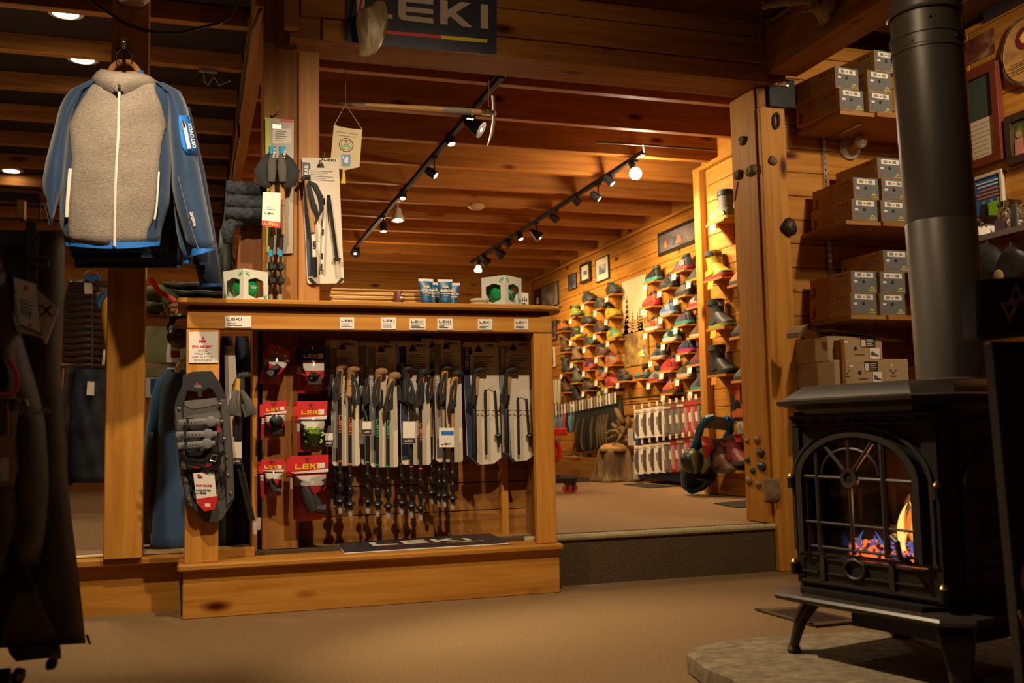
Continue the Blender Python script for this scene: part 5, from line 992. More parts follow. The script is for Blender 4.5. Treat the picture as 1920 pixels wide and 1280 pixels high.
spot(A1, 880, 222, 'can', (.1, -.35, -.9), 'lit spotlight just behind the ice axe shaft on the left track', 15)
spot(A1, 846, 268, 'can', (.2, -.2, -.9), 'lit can spotlight, next down the left track after the big bell', 33)
spot(A1, 815, 328, 'can', (.75, -.3, -.6), 'lit can spotlight pointing right at the middle of the left track', 54)
spot(A1, 755, 370, 'can', (-.05, -.2, -.95), 'small lit can spotlight above the white bell lamp on the left track', 39)
spot(A1, 746, 408, 'white', (.0, -.15, -1), 'cream bell spotlight shining straight down on the left track', 44)
spot(A1, 719, 432, 'can', (.0, -.1, -1), 'lit can spotlight just below the cream bell lamp', 36)
spot(A1, 668, 470, 'bell', (-.3, -.5, -.7), 'black bell spotlight at the far end of the left track', 23)
spot(A2, 1190, 322, 'globe', (.35, -.15, -.9), 'bare glowing globe bulb at the near end of the shoe wall track', 49)
spot(A2, 1147, 343, 'can', (.6, -.3, -.7), 'small lit can spotlight beside the bare globe bulb', 104)
spot(A2, 1122, 372, 'can', (.75, -.2, -.6), 'lit black spotlight, third along the shoe wall track from the globe', 104)
spot(A2, 1084, 380, 'can', (.7, .2, -.6), 'black spotlight turned away, fourth from the globe bulb', 85, False)
spot(A2, 1043, 412, 'can', (.8, .25, -.5), 'black spotlight pointing at the wall, fifth from the globe bulb', 95, False)
spot(A2, 1006, 440, 'bell', (.65, -.3, -.7), 'grey bell spotlight with lit rim, midway down the shoe wall track', 95)
spot(A2, 976, 447, 'can', (.3, -.3, -.9), 'tiny lit can spotlight left of the grey bell on the shoe wall track', 57)
spot(A2, 955, 460, 'can', (.7, .1, -.6), 'small dark spotlight turned to the shoe wall, before the two dark bells', 76, False)
spot(A2, 936, 474, 'bell', (.75, .3, -.5), 'nearer of the two dark bell spotlights near the far end of the track', 85, False)
spot(A2, 909, 487, 'bell', (.7, .3, -.6), 'farther of the two dark bell spotlights near the far end of the track', 76, False)
spot(A2, 897, 500, 'bulb', (-.15, -.1, -.95), 'pale mushroom bulb lamp at the far end of the shoe wall track', 19)
tag(obj('smoke_detector', M().lathe([(.055, .03), (.075, .028), (.078, .01), (.05, -.012), (.001, -.014)], 20), mat('plastic_tan', (.55, .38, .20), .5), None, PZ(893, 390, 2.755), smooth=SM), 'round cream smoke detector under the joists between the tracks', 'smoke detector')
m = M(); a = PZ(1118, 266, 2.76); b = PZ(1215, 272, 2.76); m.tube([a, (a+b)/2, b, b+Vector((.55, .0, .0))], .008, 6); m.tube([PZ(1205, 270, 2.76), PZ(1208, 285, 2.755)], .006, 6); tag(obj('ceiling_cable', m, mat('cable_brown', (.09, .05, .02), .6), None, smooth=SM), 'brown power cable along a joist near the globe bulb', 'cable')
# rear left bay lights and fittings
for k, (x, y, lbl) in enumerate(((123, 28, 'largest round recessed light in the dark left ceiling, nearest the top'), (155, 114, 'round recessed light in the left ceiling just above the jacket'), (21, 322, 'lowest round recessed light at the left edge of the picture'))):
    p = PZ(x, y, 2.85); t = thing('recessed_light', (p.x, p.y, 2.864), lbl, 'ceiling light', 'recessed lights of the left bay')
    obj('ring', M().lathe([(.062, 0), (.085, 0), (.085, -.006), (.062, -.010), (.062, 0)], 24, cap=False), mat('lamp_white', (0, 0, 0)), t, smooth=SM); obj('diffuser', M().lathe([(.062, -.006), (.03, -.009), (.001, -.010)], 24), glow, t, smooth=SM)
    lamp('SPOT', t.location+Vector((0, 0, -.03)), t.location+Vector((0, 0, -1)), 42 if k < 2 else 30, WARM2, .05, 120, .8)
t = thing('junction_box', PZ(390, 131, 2.76), 'small grey junction box with loose wires on a left ceiling joist', 'junction box'); m = M(); m.box(-.05, .05, -.01, .02, -.012, .03); obj('box', m, mat('box_grey', (.22, .18, .12), .6), t); m = M(); m.tube([Vector((-.02, -.01, -.01)), Vector((-.02, -.01, -.07)), Vector((.0, -.01, -.09)), Vector((.03, -.01, -.04)), Vector((.06, -.01, -.085)), Vector((.12, .0, -.05))], .004, 6); obj('wire', m, mat('wire_grey', (.3, .25, .18), .6), t, smooth=SM)
m = M(); m.tube([PY(x, y, 4.545) for x, y in ((165, -2), (200, 22), (232, 42), (262, 54), (283, 59), (310, 62), (340, 62), (375, 52), (410, 44), (432, 32), (445, 8), (452, -10))], .0065, 6); tag(obj('hanging_cable', m, mat('cable_dark', (.035, .025, .018), .5), None, smooth=SM), 'dark electric cable drooping across the top of the left post', 'cable')
m = M(); m.tube([PX(x, y, .262) for x, y in ((488, 18), (470, 60), (462, 120), (455, 180), (447, 230), (448, 255), (440, 300), (436, 335))], .008, 6); tag(obj('girder_cable', m, mat('cable_dark', (0, 0, 0)), None, smooth=SM), 'dark cable running along the left side of the rear ceiling girder', 'cable')
t = thing('porch_lamp', PY(248, -5, 4.50), 'white glass lamp bowl at the very top of the left post', 'lamp'); obj('shade', M().lathe([(.01, -.03), (.05, -.026), (.075, .0), (.08, .05)], 20), mat('opal', (.5, .42, .30), .3), t, smooth=SM); obj('base', M().box(-.03, .03, .0, .052, .02, .08), black, t)
# ================================================================ shoes and their little shelves
XS = 4.36
def shoe_meshes():
    def ring(x, hw, zb, zt, n=10, flat=.5):
        pts = []
        for j in range(n):
            a = math.pi*j/(n-1); c, s_ = math.cos(a), math.sin(a)
            pts.append((x, hw*math.copysign(abs(c)**.75, c), zb+(zt-zb)*s_**flat))
        return pts
    out = {}
    for kind in ('low', 'mid', 'boot', 'sandal'):
        up = M(); prof = [(-.140, .018, .020, .062), (-.128, .032, .018, .080), (-.10, .038, .018, .084), (-.055, .038, .018, .076), (-.02, .039, .018, .072), (.02, .042, .018, .070), (.06, .046, .018, .062), (.095, .045, .018, .052), (.122, .036, .018, .044), (.142, .014, .020, .034)]
        if kind in ('mid', 'boot'): prof = [(x, w_, zb, zt+{-.055: .05, -.02: .045, .02: .022, .06: .008}.get(x, 0)) for x, w_, zb, zt in prof]
        if kind == 'sandal': prof = [(x, w_, zb, min(zt, .05)) for x, w_, zb, zt in prof]
        up.loft([ring(*p) for p in prof]); parts = {}
        if kind in ('mid', 'boot'):
            ht = .135 if kind == 'mid' else .185
            sh = [[(-.075+rx*math.cos(2*math.pi*j/12)*1.0+dx, ry*math.sin(2*math.pi*j/12), z+.006*math.cos(2*math.pi*j/12)) for j in range(12)] for z, rx, ry, dx in ((.03, .076, .040, .016), (.07, .074, .040, .016), (.11, .066, .042, .006), (ht-.035, .064, .045, 0), (ht, .068, .049, 0))]
            up.loft(sh); parts['collar'] = M().loft([[(-.079+r_*math.cos(2*math.pi*j/12), r_*.8*math.sin(2*math.pi*j/12), z) for j in range(12)] for r_, z in ((.068, ht-.03), (.066, ht+.003), (.052, ht+.004), (.046, ht-.03))], cap=True)
            tz = ht
        else:
            parts['collar'] = M().loft([[(-.085+.046*math.cos(2*math.pi*j/12)*s_, .031*math.sin(2*math.pi*j/12)*s_, z-.006*math.cos(2*math.pi*j/12)) for j in range(12)] for s_, z in ((1.05, .076), (1.0, .094), (.8, .095), (.75, .074))], cap=True)
            tz = .088
        sole = [(-.146, .016), (-.134, .034), (-.10, .041), (-.04, .038), (.02, .042), (.07, .049), (.11, .046), (.136, .032), (.150, .010)]
        s_ = M(); s_.loft([[(x, -w_, z0), (x, w_, z0), (x, w_*1.02, .024), (x, -w_*1.02, .024)] for (x, w_), z0 in zip(sole, (.008, .003, 0, 0, 0, 0, .004, .010, .018))]); parts['sole'] = s_
        l = M(); n = 5 if kind != 'sandal' else 2
        for k in range(n):
            x = .055-.030*k*(1 if kind in ('low', 'sandal') else .75); z = .066+.0055*k
            if kind in ('mid', 'boot') and k > 2: x = -.012-.008*(k-3); z = .098+.026*(k-3)
            l.tube([(x, -.024, z-.006), (x-.004, 0, z+.005), (x, .024, z-.006)], .0048, 5)
        parts['lace'] = l; tg_ = M(); tz0 = tz-.03; x0 = -.032 if kind in ('low', 'sandal') else -.022; tg_.loft([[(x0+.035-.05*q, -.020, tz0-.012+.06*q), (x0+.035-.05*q, .020, tz0-.012+.06*q), (x0+.029-.05*q, .018, tz0-.010+.06*q), (x0+.029-.05*q, -.018, tz0-.010+.06*q)] for q in (0, .4, .8)]); parts['tongue'] = tg_
        sd = M()                              # toe cap and heel patch stand proud of the upper
        sd.loft([ring(x, w_*1.04, zb, zt*1.0+.002) for x, w_, zb, zt in ((.085, .046, .02, .046), (.108, .043, .02, .044), (.128, .032, .02, .040), (.145, .013, .02, .033))])
        parts['toe_cap'] = sd; sp_ = M()
        for y in (-1, 1):
            sp_ = M(); sp_.prism([(-.128, .028), (-.065, .026), (.0, .040), (-.02, .064), (-.05, .068), (-.11, .06)], y*.0415-.0015, y*.0415+.0015, 'y'); parts['side_patch'+('' if y < 0 else '_outer')] = sp_
        out[kind] = {'upper': up, **parts}
    return {k: {p: None if m is None else m for p, m in v.items()} for k, v in out.items()}
SHM = shoe_meshes(); SHO = {}
C = dict(blk=(.02, .018, .016), dgrey=(.06, .055, .05), grey=(.16, .15, .13), lgrey=(.35, .32, .27), olive=(.09, .085, .035), dgreen=(.05, .07, .045), teal=(.04, .32, .27), mint=(.15, .5, .4), navy=(.03, .04, .10), slate=(.09, .11, .15), blue=(.08, .17, .38), lblue=(.30, .40, .52), red=(.52, .035, .03), coral=(.65, .09, .05), orange=(.70, .20, .03), brown=(.16, .075, .03), tan=(.32, .18, .08), cream=(.62, .52, .36), yellow=(.72, .52, .02), neon=(.62, .70, .03), lime=(.36, .46, .05), wine=(.22, .03, .025), magenta=(.5, .03, .12), white=(.72, .66, .56), purple=(.10, .05, .10))
def cm(c): return mat('shoe_'+c, [v*.72 for v in C[c]], .6)
def make_shoe(kind, cols, loc, rz, label, scale=1, group='display shoes on the wall'):
    if kind not in SHO:
        SHO[kind] = {}
        for p, m in SHM[kind].items():
            o = obj(p, m, white, smooth=.9); SHO[kind][p] = o.data; bpy.data.objects.remove(o)
    t = thing('boot' if kind in ('mid', 'boot') else ('sandal' if kind == 'sandal' else 'shoe'), loc, label, 'boot' if kind in ('mid', 'boot') else 'shoe', group, rz); t.scale = (scale*.90, scale*1.08, scale*(1.42 if kind in ('low', 'sandal') else 1.05))
    up_, sl, lc, pt = cols; cc = dict(upper=up_, sole=sl, lace=lc, tongue=lc, collar='blk' if up_ != 'blk' else 'dgrey', toe_cap=pt, side_patch=pt if kind in ('low', 'sandal') else up_, side_patch_outer=pt)
    for p, d in SHO[kind].items():
        o = bpy.data.objects.new(p.replace('_outer', ''), d); COL.objects.link(o); o.parent = t; s_ = o.material_slots[0]; s_.link = 'OBJECT'; s_.material = cm(cc[p])
    return t
shelf_d = None
def shoe_shelf(loc, label, tagl, wide=.25, X=XS, tagc=white, dep=.135, tdy=0, group='small shoe shelves on the wall'):
    # loc: top centre of the shelf edge at the wall
    t = thing('shoe_shelf', loc, label, 'shelf', group)
    obj('board', M().box(-dep, 0, -wide/2, wide/2, -.018, 0), pineY, t); obj('support', M().prism([(0, -.018), (-dep*.85, -.018), (0, -.018-dep*1.05)], -.011, .011, 'y'), pineY, t)
    if tagl:
        q = Vector(loc)+Vector((-dep-.003, tdy, -.062)); o = obj('price_card', M().box(-.0015, .0015, -.040, .040, -.012, .062), tagc, None, q); tag(o, tagl, 'price card', 'price cards on the shoe shelves'); o.rotation_euler.y = .12
LF = [  # left of the poster, toes to the right: sole picture point, kind, colours, short name
 (1105, 567, 'low', ('dgreen', 'dgrey', 'olive', 'dgrey'), 'topmost olive low shoe left of the tall poster'),
 (1129, 579, 'low', ('olive', 'dgrey', 'lgrey', 'dgrey'), 'olive grey low shoe with pale side mark, right of the topmost olive one'),
 (1151, 552, 'low', ('grey', 'dgrey', 'teal', 'dgrey'), 'highest grey low shoe with teal laces, next to the poster'),
 (1150, 595, 'low', ('yellow', 'yellow', 'blk', 'yellow'), 'yellow and black low shoe left of the poster'),
 (1082, 594, 'mid', ('lime', 'dgrey', 'olive', 'grey'), 'lime green ankle boot with grey toe'),
 (1104, 609, 'low', ('dgrey', 'blk', 'neon', 'dgrey'), 'dark grey low shoe with neon collar spot, right of the lime boot'),
 (1058, 621, 'mid', ('orange', 'blk', 'brown', 'dgrey'), 'orange and brown ankle boot at the edge of the counter top'),
 (1128, 623, 'low', ('brown', 'dgrey', 'orange', 'dgrey'), 'brown low shoe with orange laces'),
 (1082, 635, 'mid', ('dgrey', 'yellow', 'lime', 'yellow'), 'grey ankle boot with yellow toe and sole'),
 (1153, 636, 'low', ('mint', 'yellow', 'neon', 'yellow'), 'pale teal low shoe with amber toe'),
 (1108, 648, 'low', ('dgreen', 'olive', 'neon', 'dgrey'), 'dark green low shoe with bright neon laces'),
 (1062, 660, 'boot', ('brown', 'blk', 'tan', 'tan'), 'brown hiking boot with tan band, upper left of the wall'),
 (1131, 667, 'low', ('grey', 'brown', 'dgrey', 'wine'), 'grey low shoe with reddish toe under the neon laced shoe'),
 (1084, 677, 'boot', ('tan', 'blk', 'lgrey', 'brown'), 'tan leather hiking boot in the middle left of the wall'),
 (1150, 684, 'low', ('lgrey', 'orange', 'coral', 'orange'), 'light grey low shoe with orange sole'),
 (1107, 693, 'low', ('navy', 'coral', 'red', 'red'), 'navy low shoe with red toe'),
 (1064, 698, 'boot', ('dgrey', 'blk', 'grey', 'dgrey'), 'dark grey hiking boot under the brown one at far left'),
 (1131, 710, 'low', ('slate', 'orange', 'dgrey', 'orange'), 'slate low shoe with orange heel'),
 (1085, 717, 'boot', ('grey', 'dgrey', 'lgrey', 'dgrey'), 'grey brown hiking boot under the tan one'),
 (1150, 724, 'low', ('coral', 'red', 'red', 'coral'), 'bright red low shoe left of the black sandal'),
 (1172, 714, 'sandal', ('blk', 'dgrey', 'grey', 'dgrey'), 'black strapped sandal under the poster'),
 (1106, 731, 'low', ('brown', 'dgrey', 'olive', 'brown'), 'plain brown low shoe in the second lowest row'),
 (1062, 735, 'boot', ('brown', 'blk', 'brown', 'dgrey'), 'dark brown hiking boot low at the far left'),
 (1134, 750, 'low', ('navy', 'neon', 'neon', 'neon'), 'navy low shoe with broad neon yellow side, lowest row'),
 (1084, 751, 'boot', ('blk', 'blk', 'dgrey', 'dgrey'), 'black hiking boot in the lowest row at left')]
RG = [
 (1226, 528, 'low', ('blk', 'teal', 'dgrey', 'blk'), 'black low shoe with teal sole atop the poster'),
 (1281, 508, 'low', ('slate', 'red', 'coral', 'lgrey'), 'grey and blue low shoe with red heel, highest on the right'),
 (1309, 523, 'mid', ('dgreen', 'olive', 'dgreen', 'dgreen'), 'green ankle boot next to the pilaster'),
 (1253, 541, 'low', ('dgrey', 'blk', 'red', 'blk'), 'charcoal low shoe with red laces and white mark'),
 (1284, 555, 'low', ('dgrey', 'blk', 'dgrey', 'grey'), 'plain charcoal low shoe under the grey and blue one'),
 (1221, 575, 'low', ('coral', 'red', 'blk', 'coral'), 'red low shoe with dark laces beside the poster'),
 (1310, 575, 'low', ('lgrey', 'red', 'dgrey', 'dgrey'), 'beige and black low shoe with red sole near the pilaster'),
 (1255, 591, 'low', ('blue', 'lblue', 'white', 'lblue'), 'blue low shoe with white sole'),
 (1284, 609, 'low', ('dgrey', 'teal', 'purple', 'purple'), 'charcoal low shoe with teal sole stripe'),
 (1226, 620, 'low', ('orange', 'white', 'blk', 'coral'), 'orange low shoe with white sole on the poster edge'),
 (1260, 640, 'low', ('mint', 'white', 'teal', 'blk'), 'mint and black low shoe'),
 (1311, 631, 'boot', ('brown', 'cream', 'brown', 'brown'), 'brown boot with cream sole near the pilaster'),
 (1289, 661, 'low', ('navy', 'magenta', 'slate', 'navy'), 'navy low shoe with magenta sole'),
 (1236, 672, 'mid', ('slate', 'cream', 'magenta', 'navy'), 'slate ankle shoe with pink trim beside the poster lettering'),
 (1257, 695, 'low', ('red', 'coral', 'coral', 'red'), 'all red low shoe in the middle of the right half'),
 (1311, 683, 'boot', ('wine', 'purple', 'wine', 'brown'), 'dark red boot near the pilaster'),
 (1287, 707, 'low', ('olive', 'cream', 'olive', 'olive'), 'olive low shoe with cream sole'),
 (1232, 714, 'mid', ('lgrey', 'red', 'grey', 'grey'), 'light grey ankle shoe with red heel'),
 (1205, 710, 'sandal', ('teal', 'dgrey', 'yellow', 'orange'), 'green and yellow strapped sandal under the poster'),
 (1260, 737, 'low', ('coral', 'brown', 'white', 'orange'), 'orange low shoe with white laces in the lowest row'),
 (1312, 730, 'boot', ('slate', 'teal', 'grey', 'dgrey'), 'slate boot with teal sole, lowest near the pilaster')]
tagyel = mat('card_yellow', (.80, .52, .03), .6)
for rows, sg_ in ((LF, -1), (RG, 1)):
    for k, (x, y, kind, cols, lb) in enumerate(rows):
        p = PX(x, y, XS-.075)
        s_ = {'low': 1.02, 'mid': .98, 'boot': .95, 'sandal': .95}[kind]
        make_shoe(kind, cols, (XS-.075, p.y, p.z), -math.pi/2*1 if sg_ < 0 else math.pi/2, lb, s_)
        shoe_shelf((XS, p.y, p.z-.0005), 'pine shelf under the '+lb.split(',')[0], 'white price card under the '+lb.split(',')[0] if k % 12 not in (11, 6) else None, tdy=.06*(-sg_) if sg_ < 0 else .07)
XN = 3.82
NB = [(1353, 417, 'boot', ('grey', 'yellow', 'olive', 'yellow'), 'topmost grey and yellow mountain boot beside the right post', math.pi/2),
 (1349, 523, 'boot', ('yellow', 'red', 'blk', 'blk'), 'yellow and black mountain boot with red sole', -math.pi/2),
 (1354, 615, 'boot', ('dgrey', 'lime', 'lgrey', 'blk'), 'black mountain boot with lime sole', -math.pi/2),
 (1356, 702, 'boot', ('blk', 'blk', 'dgrey', 'blk'), 'all black insulated boot, lowest on the near wall', -math.pi/2)]
for k, (x, y, kind, cols, lb, rz) in enumerate(NB):
    p = PX(x, y, XN-.08); make_shoe(kind, cols, (XN-.08, p.y, p.z), rz, lb, 1.12, 'mountain boots on the near wall')
    shoe_shelf((XN, p.y-.02, p.z-.0005), 'pine bracket shelf under the '+lb.split(',')[0], ['white', 'yellow', 'yellow', 'orange'][k]+' price card under the '+lb.split(',')[0], .27, tagc=[white, tagyel, tagyel, mat('card_orange', (.75, .26, .04), .6)][k], dep=.15, tdy=.03, group='boot shelves on the near wall')
for k, (x, y, cols, lb) in enumerate(((1392, 532, ('orange', 'dgrey', 'white', 'grey'), 'orange boot heel just showing behind the right post'), (1396, 630, ('dgrey', 'blk', 'grey', 'dgrey'), 'dark grey boot mostly hidden behind the right post'), (1400, 712, ('grey', 'dgrey', 'grey', 'dgrey'), 'lower grey boot mostly hidden behind the right post'))):
    p = PX(x, y, XN-.08); make_shoe('mid', cols, (XN-.08, p.y, p.z), math.pi/2, lb, 1.0, 'mountain boots on the near wall')
    shoe_shelf((XN, p.y, p.z-.0005), 'pine bracket shelf under the '+lb, None, .24, group='boot shelves on the near wall')
p = PX(1384, 782, XN-.02); o = thing('boot_poster', (XN-.005, p.y, p.z), 'printed card with an orange and black boot next to the right post', 'card')
b = obj('panel', M().box(-.006, 0, -.12, .12, -.02, .30), mat('card_black', (.03, .022, .018), .5), o); m = M(); m.prism([(-.06, .0), (.09, .0), (.10, .04), (.03, .06), (.05, .16), (.08, .26), (-.03, .27), (-.02, .12), (-.08, .05)], -.008, -.006, 'x'); obj('boot_print', m, orange, b); m = M(); m.prism([(-.04, .06), (.06, .07), (.03, .13), (-.02, .12)], -.009, -.008, 'x'); m.prism([(-.06, .0), (.09, .0), (.08, -.012), (-.05, -.012)], -.009, -.008, 'x'); obj('dark_print', m, black, b)
o = obj('price_card', M().box(-.002, 0, -.05, .05, -.06, .03), white, None, (XN-.002, p.y+.0, p.z-.06)); tag(o, 'white price card pinned under the orange and black boot card', 'price card')
# pictures and posters on the shoe wall
def frame(X, c4, lbl, fm, matm, pm, fw_=.02, mw=.0, name='framed_picture', extra=None, dep=.02, group=None):
    # picture corners left-top, right-top, right-bottom, left-bottom cut with the wall plane X
    P = [PX(*q, X) for q in c4]; y0 = (P[0].y+P[3].y)/2; y1 = (P[1].y+P[2].y)/2; zt = (P[0].z+P[1].z)/2; zb = (P[2].z+P[3].z)/2
    if y0 < y1: y0, y1 = y1, y0
    t = thing(name, (X-.004, y0, zb), lbl, 'picture', group); W, H = y0-y1, zt-zb           # local y runs from -W to 0
    if fw_:
        m = M(); m.box(-dep, 0, -W, 0, 0, fw_); m.box(-dep, 0, -W, 0, H-fw_, H); m.box(-dep, 0, -fw_, 0, fw_, H-fw_); m.box(-dep, 0, -W, -W+fw_, fw_, H-fw_); obj('frame', m, fm, t, bevel=.002)
    b = obj('mount' if mw else 'print', M().box(-dep*.6, -.001, -W+fw_, -fw_, fw_, H-fw_), matm if mw else pm, t)
    if mw: obj('print', M().box(-dep*.6-.001, -dep*.6, -W+fw_+mw, -fw_-mw, fw_+mw, H-fw_-mw), pm, b)
    if extra: extra(b, t, W, H, -dep*.6-.001)
    return t
blkf = mat('frame_black', (.02, .016, .013), .4); mount = mat('mount_white', (.70, .60, .45), .7)
def pic(name, *st_, sc_=6): return ramp_mat(name, list(st_), sc_, (1, 1, 1), .5)
snow = pic('photo_snow', (.35, (.05, .05, .07)), (.5, (.20, .22, .30)), (.6, (.5, .48, .45)), (.75, (.2, .1, .08)), sc_=9)
frame(XS, [(1119, 488), (1144, 476), (1144, 523), (1121, 530)], 'largest white mounted photo in a thin black frame above the shoes', blkf, mount, snow, .012, .07)
frame(XS, [(1092, 497), (1110, 489), (1110, 526), (1093, 533)], 'smaller white mounted photo in a dark frame left of the largest one', blkf, mount, snow, .03, .06, dep=.035)
frame(XS, [(1067, 518), (1082, 509), (1083, 539), (1068, 546)], 'unmounted dark mountain photo left of the two mounted ones', blkf, mount, pic('photo_dusk', (.35, (.02, .02, .03)), (.5, (.07, .07, .10)), (.65, (.30, .20, .14)), sc_=5), .008, 0)
def pg(b, t, W, H, d):
    obj('black_band', M().box(d-.002, d, -.30*W, -.01, .01, H-.01), black, b); m = M(); m.box(d-.003, d-.002, -.20*W, -.09*W, H*.34, H*.62); obj('white_mark', m, white, b)
frame(XS, [(1004, 543), (1048, 528), (1049, 566), (1005, 590)], 'wide mountain photo with black band on the far part of the wall', blkf, mount, pic('photo_peak', (.3, (.08, .06, .03)), (.5, (.19, .14, .08)), (.62, (.42, .34, .34)), (.8, (.6, .5, .42)), sc_=3), .008, 0, extra=pg)
def pano(b, t, W, H, d):
    m = M()
    for a, c, h in ((.12, .20, .62), (.36, .50, .60), (.60, .66, .45), (.78, .86, .55)): m.prism([(-W*c, .06), (-W*c+.02, H*h*.8), (-W*(a+c)/2, H*h), (-W*a, .06)], d-.002, d, 'x')
    obj('rock_towers_print', m, mat('print_rock', (.45, .20, .08), .6), b)
    m = M(); m.prism([(-W*.42, .05), (-W*.30, .05), (-W*.32, H*.45), (-W*.24, H*.72), (-W*.40, H*.5)], d-.001, d, 'x'); obj('blue_print', m, mat('print_slate', (.07, .09, .13), .6), b)
frame(XS, [(1235, 437), (1330, 400), (1330, 447), (1239, 479)], 'long dark framed panorama of rock towers next to the pilaster', blkf, mount, pic('photo_haze', (.35, (.10, .07, .07)), (.5, (.17, .14, .15)), (.7, (.30, .25, .26)), sc_=3), .03, 0, extra=pano)
def post_(b, t, W, H, d):
    obj('sky_print', M().box(d-.001, d, -W, 0, H*.52, H), ramp_mat('print_sky', [(.3, (.70, .52, .30)), (.6, (.80, .66, .42)), (.8, (.88, .78, .58))], 1.2, (1, 1, .5), .6), b)
    m = M()
    for y, h, w_ in ((-.18*W, .80, .09), (-.10*W, .56, .06), (-.42*W, .62, .05), (-.62*W, .60, .05), (-.72*W, .64, .05), (-.80*W, .58, .04)):
        for j in range(7):
            z = H*(.38+(h-.38)*j/7); s_ = w_*(1-j/7.5)*1.6; m.prism([(y-s_, z), (y+s_, z), (y, z+H*(h-.38)/4)], d-.003, d-.001, 'x')
    obj('fir_print', m, mat('print_firs', (.52, .32, .13), .7), b)
    m = M(); m.prism([(-W*.72, H*.09), (-W*.70, H*.15), (-W*.64, H*.15), (-W*.62, H*.09)], d-.003, d-.001, 'x'); obj('leaf_mark', m, lime, b)
    text('SU', .09, white, b, (d-.004, -W*.80, H*.12), bold=.003, T=Matrix.Rotation(-math.pi/2, 4, 'Z'))
frame(XS, [(1170, 528), (1215, 513), (1217, 680), (1172, 689)], 'tall autumn forest poster with fir trees and white lettering among the shoes', blkf, mount, ramp_mat('print_autumn', [(.3, (.10, .055, .03)), (.5, (.30, .17, .05)), (.65, (.52, .32, .05)), (.8, (.36, .22, .12))], 9, (1, 1, 1), .6), 0, 0, name='forest_poster', extra=post_, dep=.012)
frame(XS, [(1036, 602), (1045, 600), (1046, 636), (1037, 638)], 'small dark photo peeking out behind the counter corner', blkf, mount, pic('photo_dusk2', (.4, (.04, .05, .08)), (.55, (.4, .22, .10)), (.7, (.08, .1, .1)), sc_=6), .006, 0)
frame(XS, [(1033, 652), (1042, 650), (1042, 686), (1034, 690)], 'white edged shield card behind the counter corner', white, mount, pic('photo_wine', (.4, (.12, .03, .03)), (.6, (.3, .25, .2)), sc_=8), .03, 0)
# ================================================================ racks and things on the rear floor
t = thing('wall_rail', (4.30, 9.9, 1.0), 'long black wire rail along the foot of the shoe wall', 'rail')
m = M(); m.tube([(-.06, -2.9, .06), (-.06, 2.3, .06)], .008, 6); m.tube([(-.06, -2.9, .0), (-.06, 2.3, .0)], .006, 6)
for k in range(12): m.tube([(.05, -2.8+.45*k, .03), (-.06, -2.8+.45*k, .03)], .005, 5)
obj('rail', m, black, t, smooth=SM)
# harness and glove row (hanging gear between the counter and the stump)
gear = [('teal', (.04, .26, .26)), ('purple', (.22, .06, .12)), ('teal2', (.03, .22, .30)), ('red', (.5, .03, .03)), ('blk', (.01, .009, .008)), ('sky', (.08, .22, .34)), ('slate', (.08, .09, .11))]
nm = ['teal', 'plum', 'pale teal', 'red', 'black', 'sky blue', 'slate']
for k in range(22):
    x = 1044+k*5.6; y0 = 768-k*1.2; X_ = 4.12
    p = PX(x, y0, X_); q = PX(x, (812 if k < 7 else 850)-k*.5, X_); H = p.z-q.z
    lb = (nm[k]+' climbing glove hanging near the counter corner in the gear row') if k < 7 else ('number', 'black')[1]+' climbing harness hanging in the gear row, '+['first', 'second', 'third', 'fourth', 'fifth', 'sixth', 'seventh', 'eighth', 'ninth', 'tenth', 'eleventh', 'twelfth', 'thirteenth', 'fourteenth', 'last'][k-7]+' after the coloured gloves'
    t = thing('climbing_glove' if k < 7 else 'climbing_harness', p, lb, 'gear', 'gear hanging under the shoe wall')
    mt = mat('gear_'+gear[k][0], gear[k][1], .7) if k < 7 else mat('gear_blk', (.012, .011, .010), .7)
    w_ = .055; m = M(); m.tube([Vector((0, 0, -.02)), Vector((0, .01, -.12)), Vector((.0, .0, -H*.6)), Vector((-.02, .015*(-1)**k, -H))], [.018, w_*.7, w_*.85, w_*.35], 8, 0, 1.5); obj('body', m, mt, t, smooth=SM)
    m = M(); m.tube([Vector((.14, 0, .045)), Vector((-.04, 0, .045)), Vector((-.05, 0, .055))], .004, 5); obj('peg', m, chrome, t)
    m = M(); m.box(-.05, -.045, -.022, .022, -.07, .04); obj('header_card', m, [cream, white, mat('card_grey', (.3, .27, .22), .6)][k % 3], t)
    if k in (9, 11, 14, 16, 17, 18, 19):
        m = M(); m.tube([Vector((-.07, 0, -.17)), Vector((-.085, .03, -.30)), Vector((-.085, .06 if k < 13 else .02, -.42)), Vector((-.075, .16 if k == 9 else .05, -H*.98))], [.012, .018, .015, .008], 7, 0, .5); obj('webbing', m, mat('webbing_tan', (.20, .13, .06), .8), t, smooth=SM)
for k in range(5):
    p = PX(1052+14*k, 872-2*k, 4.2); t = thing('climbing_shoe', p, ['pale', 'grey', 'teal', 'yellow', 'dark'][k]+' climbing shoe hanging lowest under the gear row', 'climbing shoe', 'climbing shoes under the gear row'); m = M(); m.ell((0, 0, 0), (.04, .08, .035), 10); m.ell((0, .05, .04), (.035, .035, .05), 8); obj('upper', m, [cream, cm('grey'), cm('mint'), cm('olive'), cm('dgrey')][k], t, smooth=3)
tag(obj('low_bench', M().box(-.25, .0, -1.35, 1.2, 0, .22), oldY, None, (4.34, 10.8, .238), bevel=.004), 'low dark wooden bench under the gear row', 'bench')
tag(obj('mat_dark', M().box(-.30, .30, -.9, .9, 0, .006), dark, None, (3.85, 10.3, .2365)), 'dark mat in front of the low wooden bench', 'mat')
